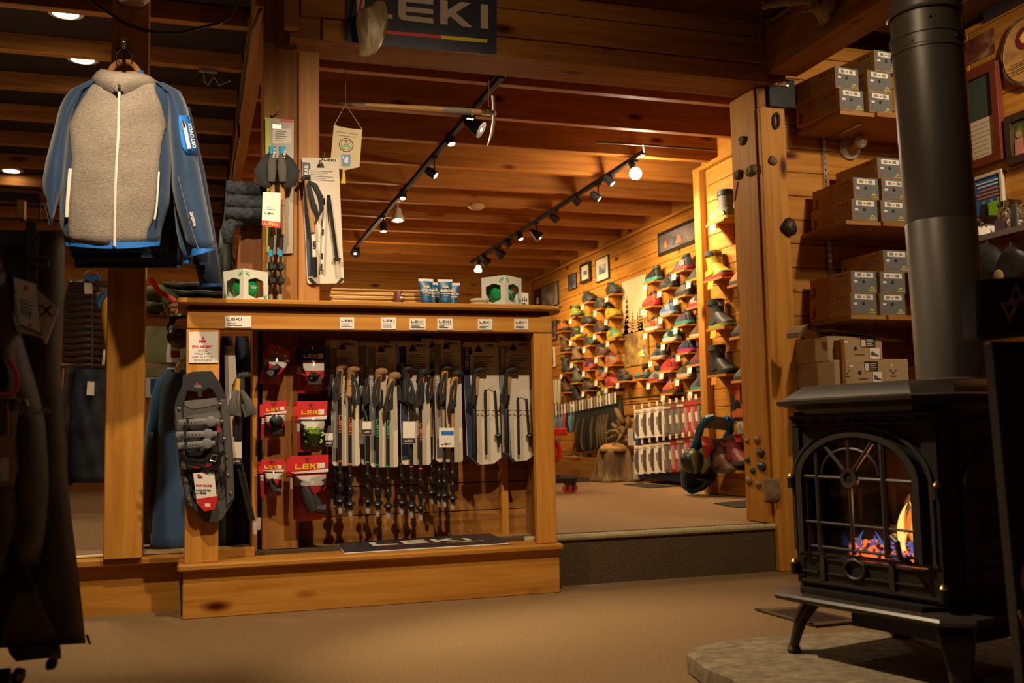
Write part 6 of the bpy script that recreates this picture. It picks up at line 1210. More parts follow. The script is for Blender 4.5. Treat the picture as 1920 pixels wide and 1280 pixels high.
# tan ropes above
for k in range(3):
    p = PX(1037+6*k, 712, 4.2); t = thing('sling', p, ['left', 'middle', 'right'][k]+'most of three pale slings hanging at the counter corner', 'sling', 'pale slings at the counter corner'); m = M(); m.tube([Vector((0, -.02, 0)), Vector((-.01, -.03, -.25)), Vector((-.01, 0, -.32)), Vector((-.01, .03, -.25)), Vector((0, .02, 0))], .012, 6); obj('loop', m, mat('sling_pale', (.5, .42, .28), .8), t, smooth=SM)
p = PX(1040, 760, 4.25); tag(obj('dark_card', M().box(-.01, 0, -.11, .11, -.14, .14), mat('card_black', (0, 0, 0)), None, p), 'dark printed card at the counter corner above the gloves', 'card')
# insole and lace packs on two pegs rows
XR = 4.06
def row(yb, rowname, cols):
    for k, c in enumerate(cols):
        n = len(cols); f = k/(n-1)
        if c[0] == 'white': x = 1190+k*14.2
        else: x = 1190+k*12.2+6
        y0 = yb-(x-1190)*.16; yb_ = yb+53-(x-1190)*.07
        p = PX(x+6, y0, XR); q = PX(x+6, yb_, XR); r_ = PX(x+13.5, y0, XR); H = p.z-q.z; W = abs(p.y-r_.y)*1.9
        t = thing('insole_pack', p, c[1]+' in the '+rowname+' row by the pilaster', 'pack', 'insole packs by the pilaster')
        cm_ = {'white': white, 'red': mat('pack_red', (.42, .025, .02), .5), 'black': mat('pack_black', (.03, .025, .02), .5), 'green': mat('pack_green', (.06, .08, .03), .5), 'grey': mat('pack_grey', (.14, .11, .09), .5)}[c[0]]
        m = M(); m.hexa([(-.0, -W/2, -.0), (-.0, W/2, 0), (-.03, W/2-.06, -H), (-.03, -W/2-.06, -H)], (.012, 0, 0)); b = obj('card', m, cm_, t)
        m = M(); f_ = lambda v: (-.03*v-.004, -.06*v)
        pts = [Vector((f_(v)[0], f_(v)[1]-W*.08+W*.1*math.sin(v*3), -H*v)) for v in (.18, .35, .55, .75, .92)]
        m.tube(pts, [W*.12, W*.19, W*.15, W*.19, W*.1], 8, 0, .4); obj('insole', m, {'white': mat('insole_dark', (.09, .06, .05), .6), 'red': mat('insole_pale', (.4, .3, .25), .5)}.get(c[0], mat('insole_grey', (.22, .19, .16), .4)), t, smooth=SM)
        m = M(); m.hexa([(-.004, -W/2+.01, -.012), (-.004, W/2-.01, -.012), (-.008, W/2-.017, -H*.12), (-.008, -W/2+.003, -H*.12)], (.003, 0, 0)); obj('header', m, {'white': cream, 'red': mat('pack_red', (0, 0, 0))}.get(c[0], mat('pack_red', (0, 0, 0)) if k % 2 else cream), b)
        m = M(); m.hexa([(-.030, W*.16-.021, -H*.35), (-.030, W*.45-.021, -H*.35), (-.034, W*.45-.037, -H*.62), (-.034, W*.16-.037, -H*.62)], (.003, 0, 0)); obj('small_print', m, grey if c[0] == 'white' else cream, b)
        m = M(); m.tube([Vector((.26, 0, .02)), Vector((-.02, 0, .02)), Vector((-.03, 0, .03))], .004, 5); obj('peg', m, chrome, t); m = M(); m.box(-.036, -.032, -.02, .02, .005, .045); obj('price_card', m, white if k % 2 else cream, t)
o_ = ['first', 'second', 'third', 'fourth', 'fifth']
row(768, 'upper', [('white', o_[k]+' white insole pack from the left') for k in range(4)]+[('grey', 'first grey insole pack'), ('grey', 'second grey insole pack'), ('grey', 'third grey insole pack'), ('red', 'red insole pack with white signs'), ('red', 'narrow red insole pack'), ('green', 'dark green insole pack'), ('black', 'rightmost black insole pack')])
row(835, 'lower', [('white', o_[k]+' white insole pack from the left') for k in range(4)]+[('grey', 'first grey insole pack'), ('red', 'red striped insole pack'), ('grey', 'second grey insole pack'), ('red', 'second red insole pack'), ('grey', 'third grey insole pack'), ('red', 'rightmost red insole pack')])
for k, (x, y, X_, lb) in enumerate(((1205, 815, 4.18, 'upper'), (1215, 878, 4.16, 'lower'))):
    p = PX(x, y, X_); t = thing('blue_box', p, lb+' dark blue box with white end behind the insole packs', 'box', 'blue boxes behind the insole packs'); obj('body', M().box(-.1, .08, -.85, 0, -.09, .06), mat('box_navy', (.012, .022, .075), .5), t); obj('end', M().box(-.104, .084, -.02, .12, -.10, .065), mat('end_white', (.45, .38, .33), .5), t); obj('blue_panel', M().box(-.108, -.1, -.16, -.02, -.08, .03), mat('end_blue', (.03, .07, .26), .5), t)
# stump with driftwood figure
bark = ramp_mat('bark', [(.3, (.05, .028, .012)), (.5, (.13, .075, .03)), (.7, (.26, .16, .06))], 14, (1, 1, .22), .9, bump=1.0)
t = thing('tree_stump', (4.06, 9.30, .237), 'broad bark covered tree stump standing by the insole packs', 'stump'); m = M(); rr = []
for z, r_ in ((0, .27), (.03, .235), (.1, .20), (.2, .185), (.28, .17), (.325, .155)): rr.append([Vector(((r_+.03*math.sin(5*a+1)*(1.3-z)+.012*math.sin(13*a))*math.cos(a), (r_+.03*math.sin(5*a+1)*(1.3-z)+.012*math.sin(13*a))*math.sin(a), z)) for a in [2*math.pi*j/28 for j in range(28)]])
obj('trunk', M().loft(rr), bark, t, smooth=3); obj('cut_top', M().loft([[Vector((.175*s_*math.cos(a)*(1+.06*math.sin(4*a)), .175*s_*math.sin(a), z)) for a in [2*math.pi*j/24 for j in range(24)]] for s_, z in ((1.04, .295), (.96, .345), (.7, .37), (.1, .38))]), wood('stump_top', (.42, .24, .08), (.28, .14, .04), 'Z', .7), t, smooth=3)
t = thing('driftwood', (4.10, 9.20, .605), 'gnarled yellow driftwood branch piece standing on the tree stump', 'driftwood'); m = M()
g = random.Random(5)
for k in range(13):
    p = Vector((0, g.uniform(-.04, .04), .0)); d = Vector((g.uniform(-.5, .2), g.uniform(-.8, .8), 1)); pts_ = [p]
    for i in range(4): p = p+d*.075; d = (d+Vector((g.uniform(-.7, .7), g.uniform(-1, 1), g.uniform(-.9, .3)))).normalized(); pts_.append(p)
    m.tube(pts_, [.026, .022, .017, .011, .003], 6)
for pts in ([(0, 0, 0), (.0, -.02, .10), (-.02, .05, .2), (.0, .12, .27)], [(0, -.02, .08), (.02, -.08, .18), (0, -.12, .26)], [(-.01, .03, .14), (-.04, .12, .17), (-.03, .2, .2)], [(0, .0, .2), (-.02, .1, .33), (0, .17, .35)], [(0, 0, .02), (.0, -.1, .03)]): m.tube([Vector(p) for p in pts], [.034, .028, .02, .008][:len(pts)], 7)
m.ell((0, -.02, .03), (.04, .05, .035), 10); obj('branches', m, mat('driftwood_gold', (.15, .085, .018), .7, noise=.4, nscale=20, bump=.6), t, smooth=3)
# red cart
p = PZ(1072, 925, .24); zt_ = PY(1060, 809, p.y+.1).z-.238; t = thing('cart', (p.x-.05, p.y+.1, .238), 'black utility cart with red wheels and red tray, half hidden by the counter', 'cart')
redp = mat('cart_red', (.55, .02, .015), .4)
m = M(); m.box(-.55, .12, -.05, .03, .085, .125); m.box(-.55, .12, .35, .43, .085, .125); m.box(-.55, -.45, -.05, .43, .085, .12); m.tube([(-.10, 0, .11), (-.10, 0, zt_)], .03, 8); obj('frame', m, black, t, bevel=.004)
m = M(); m.box(-.7, .03, -.10, .40, zt_-.03, zt_+.03); obj('tray', m, redp, t, bevel=.01)
for x, y in ((-.14, -.03), (.03, -.05), (.10, .0), (.05, .40)):
    o = obj('wheel', M().lathe([(.018, -.018), (.037, -.016), (.039, 0), (.037, .016), (.018, .018)], 16, (x, y, .040), (.3, 1, 0)), redp, t, smooth=SM); obj('hub', M().lathe([(.016, -.022), (.016, .022)], 10, (x, y, .040), (.3, 1, 0)), dark, o, smooth=SM); 
    obj('fork', M().box(x-.015, x+.015, y-.03, y+.03, .06, .10), black, t)
for k, (dx, z, c, lb) in enumerate(((.0, .56, redp, 'red'), (-.1, .52, white, 'white'), (-.2, .55, redp, 'second red'))):
    tt = thing('climbing_rope', t.location+Vector((dx, .1, zt_-.16)), lb+' coil of rope hanging under the red cart tray', 'rope', 'rope coils on the cart'); m = M(); m.tube([(.03*math.cos(a), .0, .07*math.sin(a)) for a in [2*math.pi*j/12 for j in range(13)]], .022, 7); obj('coil', m, c, tt, smooth=SM)
# blue snowshoe leaning on the pilaster
t = thing('snowshoe', PZ(1298, 926, .24), 'blue snowshoe leaning against the pilaster with black and green binding', 'snowshoe'); o = t.location
top_ = PX(1350, 790, 3.66)-o; ax = top_.normalized(); H = top_.length; sd = Vector((1, -.25, 0)); sd = (sd-ax*sd.dot(ax)).normalized(); nn = ax.cross(sd)
bl = mat('snowshoe_blue', (.012, .075, .16), .3); bk_ = mat('deck_black', (.012, .014, .018), .5)
ol = [(.0, -.02), (-.07, .05), (-.105, .2), (-.11, .45), (-.10, .65), (-.115, .85), (-.09, .97), (-.045, 1.0), (.045, 1.0), (.09, .97), (.115, .85), (.10, .65), (.11, .45), (.105, .2), (.07, .05)]
Pp = lambda a, b, d=0: sd*a+ax*(H*b)+nn*d+Vector((0, 0, .03))
for s_ in (-1, 1): m = M(); m.tube([Pp(s_*abs(a), b) for a, b in ol[:8]], [.024, .027, .03, .03, .03, .03, .028, .024], 8); rl = obj('side_rail', m, bl, t, smooth=SM); [obj('rivet', M().ell(Pp(s_*abs(ol[i][0]), ol[i][1]), (.026, .026, .018), 6, 0, 4), chrome, rl) for i in (1, 2, 3, 4, 5, 6)]
m = M()
q4 = [q for q in ol if q[1] < .72]; k_ = len(q4); q4 = [q4[i] for i in (0, 1, 2, 3, 4, 5, 6, 7, 8)]; m.add([Pp(a*.98, b, d) for d in (-.006, .006) for a, b in q4], [tuple(range(k_)), tuple(range(2*k_-1, k_-1, -1))]); obj('deck', m, bk_, t)
m = M(); q4 = [q for q in ol if q[1] > .8]; k_ = len(q4); m.add([Pp(a*.98, b, d) for d in (-.006, .006) for a, b in q4], [tuple(range(k_)), tuple(range(2*k_-1, k_-1, -1))]); obj('nose_deck', m, mat('deck_slate', (.10, .11, .14), .5), t)
m = M(); m.tube([Pp(-.09, .5, -.03), Pp(-.06, .5, -.12), Pp(.06, .5, -.12), Pp(.09, .5, -.03)], .035, 8, 0, .3); m.tube([Pp(-.09, .36, -.03), Pp(-.05, .34, -.14), Pp(.05, .34, -.14), Pp(.09, .36, -.03)], .03, 8, 0, .3); m.ell(Pp(0, .42, -.05), (.07, .08, .09), 10); obj('binding', m, black, t, smooth=SM)
m = M(); p0 = PX(1301, 864, 3.54)-o
for s_ in (-.045, .05): m.tube([p0+Vector((s_*.6, -.05, .085)), p0+Vector((s_*1.1, -.10, .05)), p0+Vector((s_, -.105, -.02)), p0+Vector((s_*.5, -.07, -.085))], [.018, .026, .026, .014], 8, 0, .5)
obj('green_strap', m, mat('strap_olive', (.12, .15, .02), .6), t, smooth=SM)
m = M(); m.ell(p0, (.10, .095, .095), 14, 0, 8); obj('boot_cup', m, black, t, smooth=3)
m = M(); p1 = PX(1328, 836, 3.58)-o; m.tube([p1+Vector((.01, .05, .06)), p1, p1+Vector((-.01, .03, -.08))], [.04, .05, .02], 8, 0, .4); obj('red_pad', m, mat('pad_red', (.40, .04, .015), .6), t, smooth=SM)
# rocks and boots by the pilaster
rock = ramp_mat('rock', [(.3, (.07, .045, .025)), (.55, (.20, .13, .065)), (.8, (.33, .23, .13))], 9, (1, 1, 1), .9, bump=.7)
def boulder(lbl, c, r_, seed):
    m = M(); m.ell((0, 0, r_[2]*.8), r_, 16, 0, 10); g = random.Random(seed); ph = [g.uniform(0, 6) for _ in range(6)]
    m.v = [(x*(1+.06*math.sin(5*z/r_[2]*.5+ph[0])), y*(1+.06*math.sin(6*x/r_[0]*.4+ph[2])), max(0, z*(1+.04*math.sin(11*x+9*y+ph[3])))) for x, y, z in m.v]
    return tag(obj('rock', m, rock, None, c, smooth=3), lbl, 'rock', 'rocks by the pilaster')
boulder('large flat rounded rock on the floor below the brown boots', PZ(1370, 926, .237)+Vector((0, .12, 0)), (.105, .15, .065), 1)
boulder('tall dark rock between the flat rock and the right post', PZ(1397, 924, .237)+Vector((.02, .05, 0)), (.045, .06, .12), 2)
boulder('long dark rock lying behind the flat rounded rock', PZ(1372, 912, .237)+Vector((.02, .2, .06)), (.09, .2, .065), 3)
make_shoe('boot', ('brown', 'dgrey', 'red', 'brown'), PX(1362, 886, 3.72), -math.pi/2, 'large brown leather boot with bright eyelets standing behind the rocks', 1.25, 'old boots behind the rocks'); make_shoe('boot', ('wine', 'dgrey', 'red', 'brown'), PX(1386, 872, 3.74), -math.pi/2, 'dark red boot with red laces right of the large brown boot', 1.1, 'old boots behind the rocks')
m = M(); m.box(-.12, .0, -.16, .16, -.02, 0); tag(obj('shelf_block', m, pineY, None, (3.82, 6.46, .435)), 'small pine block behind the rocks next to the right post', 'shelf')
for lb, q in (('dark floor mat with a yellow stripe in front of the insole packs', ((1168, 908), (1245, 903), (1290, 910), (1218, 915))), ('dark floor mat edge next to the foot of the right post', ((1338, 944), (1402, 938), (1402, 951), (1380, 952)))):
    P = [PZ(x, y, .2375) for x, y in q]; c = sum(P, Vector())/4; o = obj('floor_mat', M().hexa([p-c for p in P], (0, 0, .005)), dark, None, c); tag(o, lb, 'mat')
    if 'yellow' in lb: P = [PZ(x, y, .2432)-c for x, y in ((1205, 905.5), (1210, 904.8), (1290, 911), (1284, 911.6))]; obj('stripe', M().hexa(P, (0, 0, .0008)), yellow, o)
# ================================================================ climbing holds on the right post
hm = {'olive': mat('hold_olive', (.13, .095, .02), .6, noise=.2, nscale=40, bump=.5), 'tan': mat('hold_tan', (.24, .15, .075), .6, bump=.5), 'green': mat('hold_green', (.015, .045, .025), .4), 'dark': mat('hold_dark', (.04, .025, .018), .5, bump=.5), 'gold': mat('hold_gold', (.22, .12, .03), .5)}
HS = [('olive three hole climbing hold, highest on the post side', 1394, 264, 'x', 'olive', 8), ('round olive climbing hold, lower of the two side by side', 1386, 328, 'x', 'olive', 9), ('pointed olive climbing hold at the post corner', 1411, 320, 'x', 'olive', 10), ('pale small climbing hold high on the post front', 1448, 301, 'y', 'tan', 8), ('rough brown climbing hold at the right edge of the post', 1478, 426, 'y', 'dark', 14), ('gold climbing hold, upper right of the low cluster', 1421, 824, 'x', 'gold', 6), ('dark round climbing hold, right of the low cluster', 1428, 849, 'x', 'dark', 7), ('green climbing hold, right side of the low cluster', 1430, 874, 'x', 'green', 8), ('small gold climbing hold, upper left of the low cluster', 1402, 826, 'x', 'gold', 4.5), ('slim green climbing hold, left side of the low cluster', 1403, 862, 'x', 'green', 5), ('tiny green climbing hold, lower left of the low cluster', 1413, 882, 'x', 'green', 5), ('gold ring climbing hold, lowest left of the cluster', 1406, 901, 'x', 'gold', 6), ('gold ring climbing hold, lowest right of the cluster', 1423, 908, 'x', 'gold', 6)]
for k, (lb, x, y, a, c, r_) in enumerate(HS):
    p = PX(x, y, 2.842) if a == 'x' else PY(x, y, 4.518); s_ = r_*(p.y*1.12/F)*1.15
    t = thing('climbing_hold', p, lb, 'climbing hold', 'climbing holds on the right post'); n_ = Vector((-1, 0, 0)) if a == 'x' else Vector((0, -1, 0))
    yy = Vector((0, 1, 0)) if a == 'x' else Vector((1, 0, 0)); rr = []
    for q, w_ in ((0, 1), (.35, 1.05), (.7, .8), (.95, .45)): rr.append([n_*(s_*q)+yy*(s_*w_*(1.5 if a == 'x' else 1)*math.cos(A)*(1+.15*math.sin(3*A+k)))+Vector((0, 0, s_*w_*math.sin(A)*(1+.15*math.sin(2*A+k)))) for A in [2*math.pi*j/12 for j in range(12)]])
    obj('grip', M().loft(rr), hm[c], t, smooth=3); obj('bolt', M().lathe([(s_*.2, 0), (s_*.2, s_*.1)], 8, n_*(s_*.93), n_), chrome if c == 'gold' else ink, t)
t = thing('stone_hold', PY(1446, 918, 4.518), 'large ribbed brown stone hold at the foot of the right post front', 'climbing hold', 'climbing holds on the right post'); o = t.location; m = M(); rr = []
for y in (898, 903, 908, 913, 918, 923, 928, 933, 938, 942):
    a, c = PY(1432, y, 4.518)-o, PY(1459, y, 4.518)-o; e = .5+.5*math.sin((y-895)/49*math.pi); w_ = .85+.15*e; cx_ = (a+c)/2; hw = (c.x-a.x)/2*w_
    rr.append([Vector((cx_.x+hw*math.cos(A), -.05*e*max(0, math.sin(A))**.6*(1+.25*math.sin(y*1.3)), cx_.z+.005*math.sin(3*A+y))) for A in [math.pi*j/10 for j in range(11)]])
obj('stone', M().loft(rr), rock, t, smooth=3)
tag(obj('rope_ring', M().tube([PY(1456+5*math.cos(a), 226+14*math.sin(a), 4.508) for a in [2*math.pi*j/16 for j in range(17)]], .007, 6), mat('ring_dark', (.05, .03, .015), .6), None, smooth=SM), 'dark oval rope ring pinned high on the right post front', 'ring')
m = M(); m.tube([PX(1383, 341, 2.838), PX(1377, 376, 2.838)], .006, 6); tag(obj('chalk_stick', m, mat('pale_stick', (.60, .38, .20), .7), None, smooth=SM), 'thin pale stick under the round olive hold on the post side', 'stick')
# ================================================================ shelves of shoe boxes
BW = 4.684
bxs = mat('box_ochre', (.42, .21, .028), .6); bxg = mat('box_slate', (.135, .142, .136), .55); bkr = mat('box_kraft', (.40, .26, .13), .7)
pinkm = mat('print_pink', (.30, .05, .14), .5); logy = mat('print_gold2', (.62, .45, .10), .5); winem = mat('print_wine', (.12, .015, .012), .5); lil = mat('print_lilac', (.30, .18, .14), .5)
SHELF = [(2.352, 'top'), (1.775, 'second'), (1.288, 'third')]
for k, (z, n_) in enumerate(SHELF):
    t = thing('box_shelf', (3.42, BW, z), n_+' wooden wall shelf carrying slate and ochre shoe boxes', 'shelf', 'wall shelves for shoe boxes'); obj('board', M().box(-.24, .50, -.40, 0, -.022, 0), wood('ply', (.36, .18, .06), (.26, .12, .035), 'X', .6), t, bevel=.002); obj('edge', M().box(-.03, .50, -.42, -.40, -.024, .0), oldX, t)
    m = M(); m.box(-.05, -.03, -.3, .0, -.03, -.022); obj('bracket', m, chrome, t)
t = thing('shelf_standard', (3.345, BW-.012, 1.0), 'steel slotted shelf standard on the board wall between the boxes', 'bracket'); m = M(); m.box(-.010, .010, -.010, .010, -.1, 1.35); obj('channel', m, chrome, t); m = M()
for j in range(40): m.box(-.003, .003, -.0105, -.0095, -.05+.033*j, -.035+.033*j)
obj('slots', m, ink, t)
def shoebox(x, z, lbl, w_=.158, h=.113, ln=.34, rz=0, y=None, lid=True):
    t = thing('shoe_box', (x, y or 4.29, z), lbl, 'shoe box', 'slate and ochre shoe boxes on the wall shelves', rz)
    b = obj('box', M().box(-w_/2, w_/2, 0, ln, 0, h), bxs, t, bevel=.0015); obj('end_panel', M().box(-w_/2+.002, w_/2-.002, -.0015, .001, .006, h), bxg, t)
    y_ = -.0025
    m = M(); m.box(-w_*.36, w_*.36, y_, -.0015, h*.70, h*.93); lb = obj('label', m, white, t); m = M()
    for s_ in (-.26, .10):
        for j in range(5): m.box(w_*(s_+.03*j), w_*(s_+.03*j+.017), y_-.0006, y_, h*.75, h*.88)
    m.box(-w_*.05, w_*.03, y_-.0006, y_, h*.79, h*.83); obj('barcode', m, ink, lb)
    obj('finger_hole', M().lathe([(h*.085, 0), (h*.085, .001)], 12, (-.004, -.0015, h*.52), (0, -1, 0)), ink, t)
    m = M(); m.box(-w_*.40, -w_*.27, y_, -.0015, h*.46, h*.56); obj('price_sticker', m, white, t)
    m = M(); m.prism([(-w_*.40, h*.22), (-w_*.34, h*.20), (-w_*.33, h*.30), (-w_*.27, h*.42), (-w_*.32, h*.42), (-w_*.36, h*.32)], y_, -.0015); obj('sock_print', m, pinkm, t)
    m = M(); m.lathe([(h*.11, 0), (h*.11, .001)], 12, (w_*.29, -.0015, h*.19), (0, -1, 0)); m.v = [(a, b_, max(c, h*.17)) for a, b_, c in m.v]; m.box(w_*.14, w_*.44, y_, -.0015, h*.10, h*.135); lg = obj('emblem', m, logy, t); m = M(); m.prism([(w_*.25, h*.17), (w_*.29, h*.25), (w_*.33, h*.17)], y_-.0008, y_); obj('emblem_peak', m, bxg, lg)
    xs = -w_/2; m = M()
    for j in range(4): m.box(xs-.0008, xs+.0002, ln*.06, ln*.48, h*(.34+.085*j), h*(.39+.085*j))
    obj('side_lines', m, lil, t)
    m = M(); m.prism([(ln*.97, h*.12), (ln*.90, h*.08), (ln*.86, h*.22), (ln*.86, h*.58), (ln*.93, h*.60), (ln*.93, h*.3)], xs-.0008, xs+.0002, 'x'); obj('sock_side_print', m, winem, t)
    m = M()
    for j in range(3): m.lathe([(.007, 0), (.007, .0008)], 8, (xs, ln*(.12+.09*j), h*.84), (-1, 0, 0))
    obj('care_marks', m, winem, t)
    return t
def bx(x, ztop, lbl, Y=4.285, rz=0): return shoebox(x, ztop, lbl, rz=rz, y=Y)
def frontx(px_, py_, Y=4.285): return PY(px_, py_, Y).x
top1 = [(1597, 190, 0, 'lower left slate box on the top shelf'), (1588, 146, 1, 'upper left slate box on the top shelf, standing a little back'), (1651, 190, 0, 'lower slate box on the top shelf, cut by the stove pipe'), (1649, 150, 1, 'middle slate box on the top shelf, cut by the stove pipe'), (1661, 105, 2, 'highest slate box under the ceiling, beside the stove pipe')]
for (xx, yy, lv, lb), rz in zip(top1, (.10, .13, .10, .08, .1)): bx(frontx(xx, yy)-.0, SHELF[0][0]+.0005+.1135*lv, lb, rz=rz)
for zi, rows in ((1, [(1622, 402, 0, 'lower left slate box on the second shelf'), (1624, 355, 1, 'middle left slate box on the second shelf'), (1676, 405, 0, 'lower slate box on the second shelf, cut by the stove pipe'), (1677, 358, 1, 'middle slate box on the second shelf, cut by the stove pipe'), (1669, 318, 2, 'topmost slate box on the second shelf')]), (2, [(1620, 572, 0, 'lower left slate box on the third shelf'), (1620, 527, 1, 'upper left slate box on the third shelf'), (1674, 572, 0, 'lower slate box on the third shelf, cut by the stove pipe'), (1674, 527, 1, 'middle slate box on the third shelf, cut by the stove pipe'), (1680, 482, 2, 'topmost slate box on the third shelf')])):
    for xx, yy, lv, lb in rows: bx(frontx(xx, yy), SHELF[zi][0]+.0005+.1135*lv, lb, rz=.03)
# kraft boxes below with crumpled paper on top
def kraft(x0, y0, x1, y1, Y, lbl, full=True, ln=.33):
    a, c = PY(x0, y1, Y), PY(x1, y0, Y); w_, h = c.x-a.x, c.z-a.z; t = thing('shoe_box', (a.x+w_/2, Y, a.z), lbl, 'shoe box', 'kraft shoe boxes under the wall shelves'); obj('box', M().box(-w_/2, w_/2, 0, ln, 0, h), bkr, t, bevel=.002); y_ = -.002
    cx_ = -w_*.26 if full else -w_*.1
    m = M()
    for s_ in (-1, 1): m.prism([(cx_, h*.46), (cx_+s_*h*.13, h*.62), (cx_+s_*h*.17, h*.61), (cx_+s_*h*.02, h*.42)], y_, -.0005)
    m.box(cx_-h*.14, cx_+h*.14, y_, -.0005, h*.33, h*.37); obj('wing_logo', m, mat('print_bronze', (.10, .065, .02), .6), t)
    m = M(); m.box(-w_*.20, -w_*.13, y_, -.0005, h*.72, h*.80); obj('price_sticker', m, white, t)
    if full:
        obj('finger_hole', M().lathe([(h*.085, 0), (h*.085, .001)], 12, (-.0, -.0005, h*.50), (0, -1, 0)), ink, t)
        m = M(); m.box(w_*.10, w_*.37, y_, -.0005, h*.56, h*.95); lb = obj('black_label', m, ink, t); m = M(); m.box(w_*.11, w_*.19, y_-.0006, y_, h*.58, h*.86); lines(m, w_*.21, w_*.35, h*.60, h*.90, 4, y_, 0, .4, .4); obj('barcode', m, cream, lb)
        m = M(); m.box(w_*.26, w_*.44, y_-.0008, -.0005, h*.08, h*.52); q = obj('photo_label', m, white, t); m = M(); m.prism([(w_*.28, h*.22), (w_*.42, h*.18), (w_*.42, h*.24), (w_*.36, h*.30), (w_*.31, h*.40), (w_*.28, h*.38)], y_-.0016, y_-.0008); obj('shoe_print', m, mat('print_grey', (.08, .08, .075), .6), q)
        m = M(); m.box(-w_*.02, w_*.16, y_, -.0005, h*.24, h*.27); obj('small_print', m, mat('print_bronze', (0, 0, 0)), t)
    return t
kraft(1553, 631, 1653, 676, 4.24, 'upper kraft shoe box with black label above the stove'); kraft(1566, 675, 1657, 722, 4.20, 'lower kraft shoe box with black label above the stove'); kraft(1657, 673, 1702, 722, 4.22, 'kraft shoe box cut by the stove pipe with wing mark only', False)
t = thing('box_shelf', (3.36, BW, PY(1600, 723, 4.2).z), 'lowest wooden shelf behind the stove carrying kraft boxes', 'shelf', 'wall shelves for shoe boxes'); obj('board', M().box(-.30, .55, -.50, 0, -.022, -.0005), oldX, t); obj('side', M().box(-.32, -.30, -.50, 0, -.75, PY(1520, 638, 4.25).z-t.location.z), oldZ, t); obj('front', M().box(-.30, .55, -.46, -.44, -.75, -.022), oldX, t)
for k, (x0, y0, x1, y1) in enumerate(((1500, 604, 1542, 640), (1556, 612, 1696, 640))):
    t = thing('paper_sheet', PY((x0+x1)/2, y1-8, 4.30), ['small curled stack of brown paper next to the right post', 'long brown paper sheet lying over the kraft boxes'][k], 'paper', 'brown paper over the kraft boxes'); o = t.location
    for j in range(4 if k == 0 else 2):
        m = M(); rr = []
        for i in range(9):
            u = i/8; x = x0+(x1-x0)*u; y = (y0+20-16*math.sin(math.pi*min(1, u*1.15))+3*j) if k == 0 else (y0+2+u*22+3*j); q = PY(x, y, 4.22)-o; rr.append((q, q+Vector((.0, .12, .005))))
        m.add([p for r_ in rr for p in r_], [(2*i, 2*i+1, 2*i+3, 2*i+2) for i in range(8)]); m.add([tuple(Vector(p)+Vector((0, 0, .002))) for r_ in rr for p in r_], [(2*i, 2*i+2, 2*i+3, 2*i+1) for i in range(8)]); obj('sheet', m, mat('paper_brown', (.30, .18, .08), .8), t, smooth=3)
t = thing('bulb_socket', PY(1592, 278, BW-.004), 'white porcelain socket with unlit round bulb on the board wall', 'lamp'); por = mat('porcelain', (.55, .48, .38), .3)
obj('base', M().lathe([(.062, 0), (.066, .014), (.052, .026), (.02, .03), (.019, .06)], 20, (0, 0, 0), (-.1, -1, -.05)), por, t, smooth=SM); obj('bulb', M().ell((-.008, -.115, .004), (.036, .036, .036), 16, 0, 10), mat('bulb_white', (.62, .54, .44), .25), t, smooth=3); obj('neck', M().lathe([(.014, 0), (.018, .04)], 12, (-.005, -.05, .0), (-.05, -1, .05)), por, t, smooth=SM)
# ================================================================ pictures on the right wall
XP = 3.938
red_f = mat('frame_mahogany', (.16, .028, .012), .35); brn_f = mat('frame_brown', (.05, .022, .010), .5)
def mem(b, t, W, H, d):
    m = M(); m.box(d-.002, d, -W*.52, -.02, H*.50, H*.86); q = obj('photo_border', m, white, b); m = M(); m.box(d-.003, d-.002, -W*.50, -.02, H*.52, H*.84); q2 = obj('photo', m, pic('photo_bw', (.4, (.03, .028, .025)), (.52, (.20, .17, .14)), (.62, (.42, .36, .29)), sc_=12), q); m = M(); m.prism([(-W*.12, H*.56), (-W*.28, H*.56), (-W*.28, H*.80)], d-.0036, d-.003, 'x'); obj('mountain_print', m, ink, q2)
    m = M(); m.box(d-.002, d, -W*.92, -W*.40, H*.03, H*.48); q = obj('letter', m, mat('paper_ivory', (.62, .50, .34), .7), b); m = M()
    for k in range(8): m.box(d-.0028, d-.002, -W*(.86-.05*R.random()), -W*.46, H*(.43-.045*k), H*(.437-.045*k))
    obj('handwriting', m, mat('ink_faint', (.36, .28, .19), .8), q)
    m = M(); m.box(d-.002, d, -W*.36, -W*.02, H*.02, H*.46); q = obj('old_card', m, mat('card_sepia', (.46, .30, .16), .7), b); m = M(); m.box(d-.003, d-.002, -W*.32, -W*.02, H*.08, H*.36); obj('photo', m, pic('photo_bw', (0, (0, 0, 0)), (1, (0, 0, 0))), q)
frame(XP, [(1740, 165), (1878, 127), (1890, 306), (1752, 340)], 'large mahogany frame with old photo, letter and green mount beside the stove pipe', red_f, mat('mount_green', (.035, .055, .045), .7), mat('mount_green', (0, 0, 0)), .045, .0, extra=mem, dep=.035)
frame(XP, [(1745, 40), (1788, 22), (1796, 150), (1760, 165)], 'tall dark red frame half hidden behind the stove pipe', red_f, mount, mat('mount_green', (0, 0, 0)), .04, 0, dep=.03)
frame(XP, [(1808, 84), (1862, 50), (1870, 92), (1814, 128)], 'loose sepia photo of a ruined snowy street pinned crookedly', brn_f, mount, pic('photo_sepia', (.35, (.09, .018, .010)), (.52, (.17, .045, .022)), (.62, (.36, .22, .12)), sc_=7), 0, 0, dep=.004, name='photo')
frame(XP, [(1843, -30), (1935, -70), (1940, 0), (1846, 40)], 'dark night picture at the top right corner of the room', brn_f, mount, pic('photo_night', (.35, (.025, .022, .028)), (.6, (.06, .045, .06)), sc_=4), 0, 0, dep=.012)
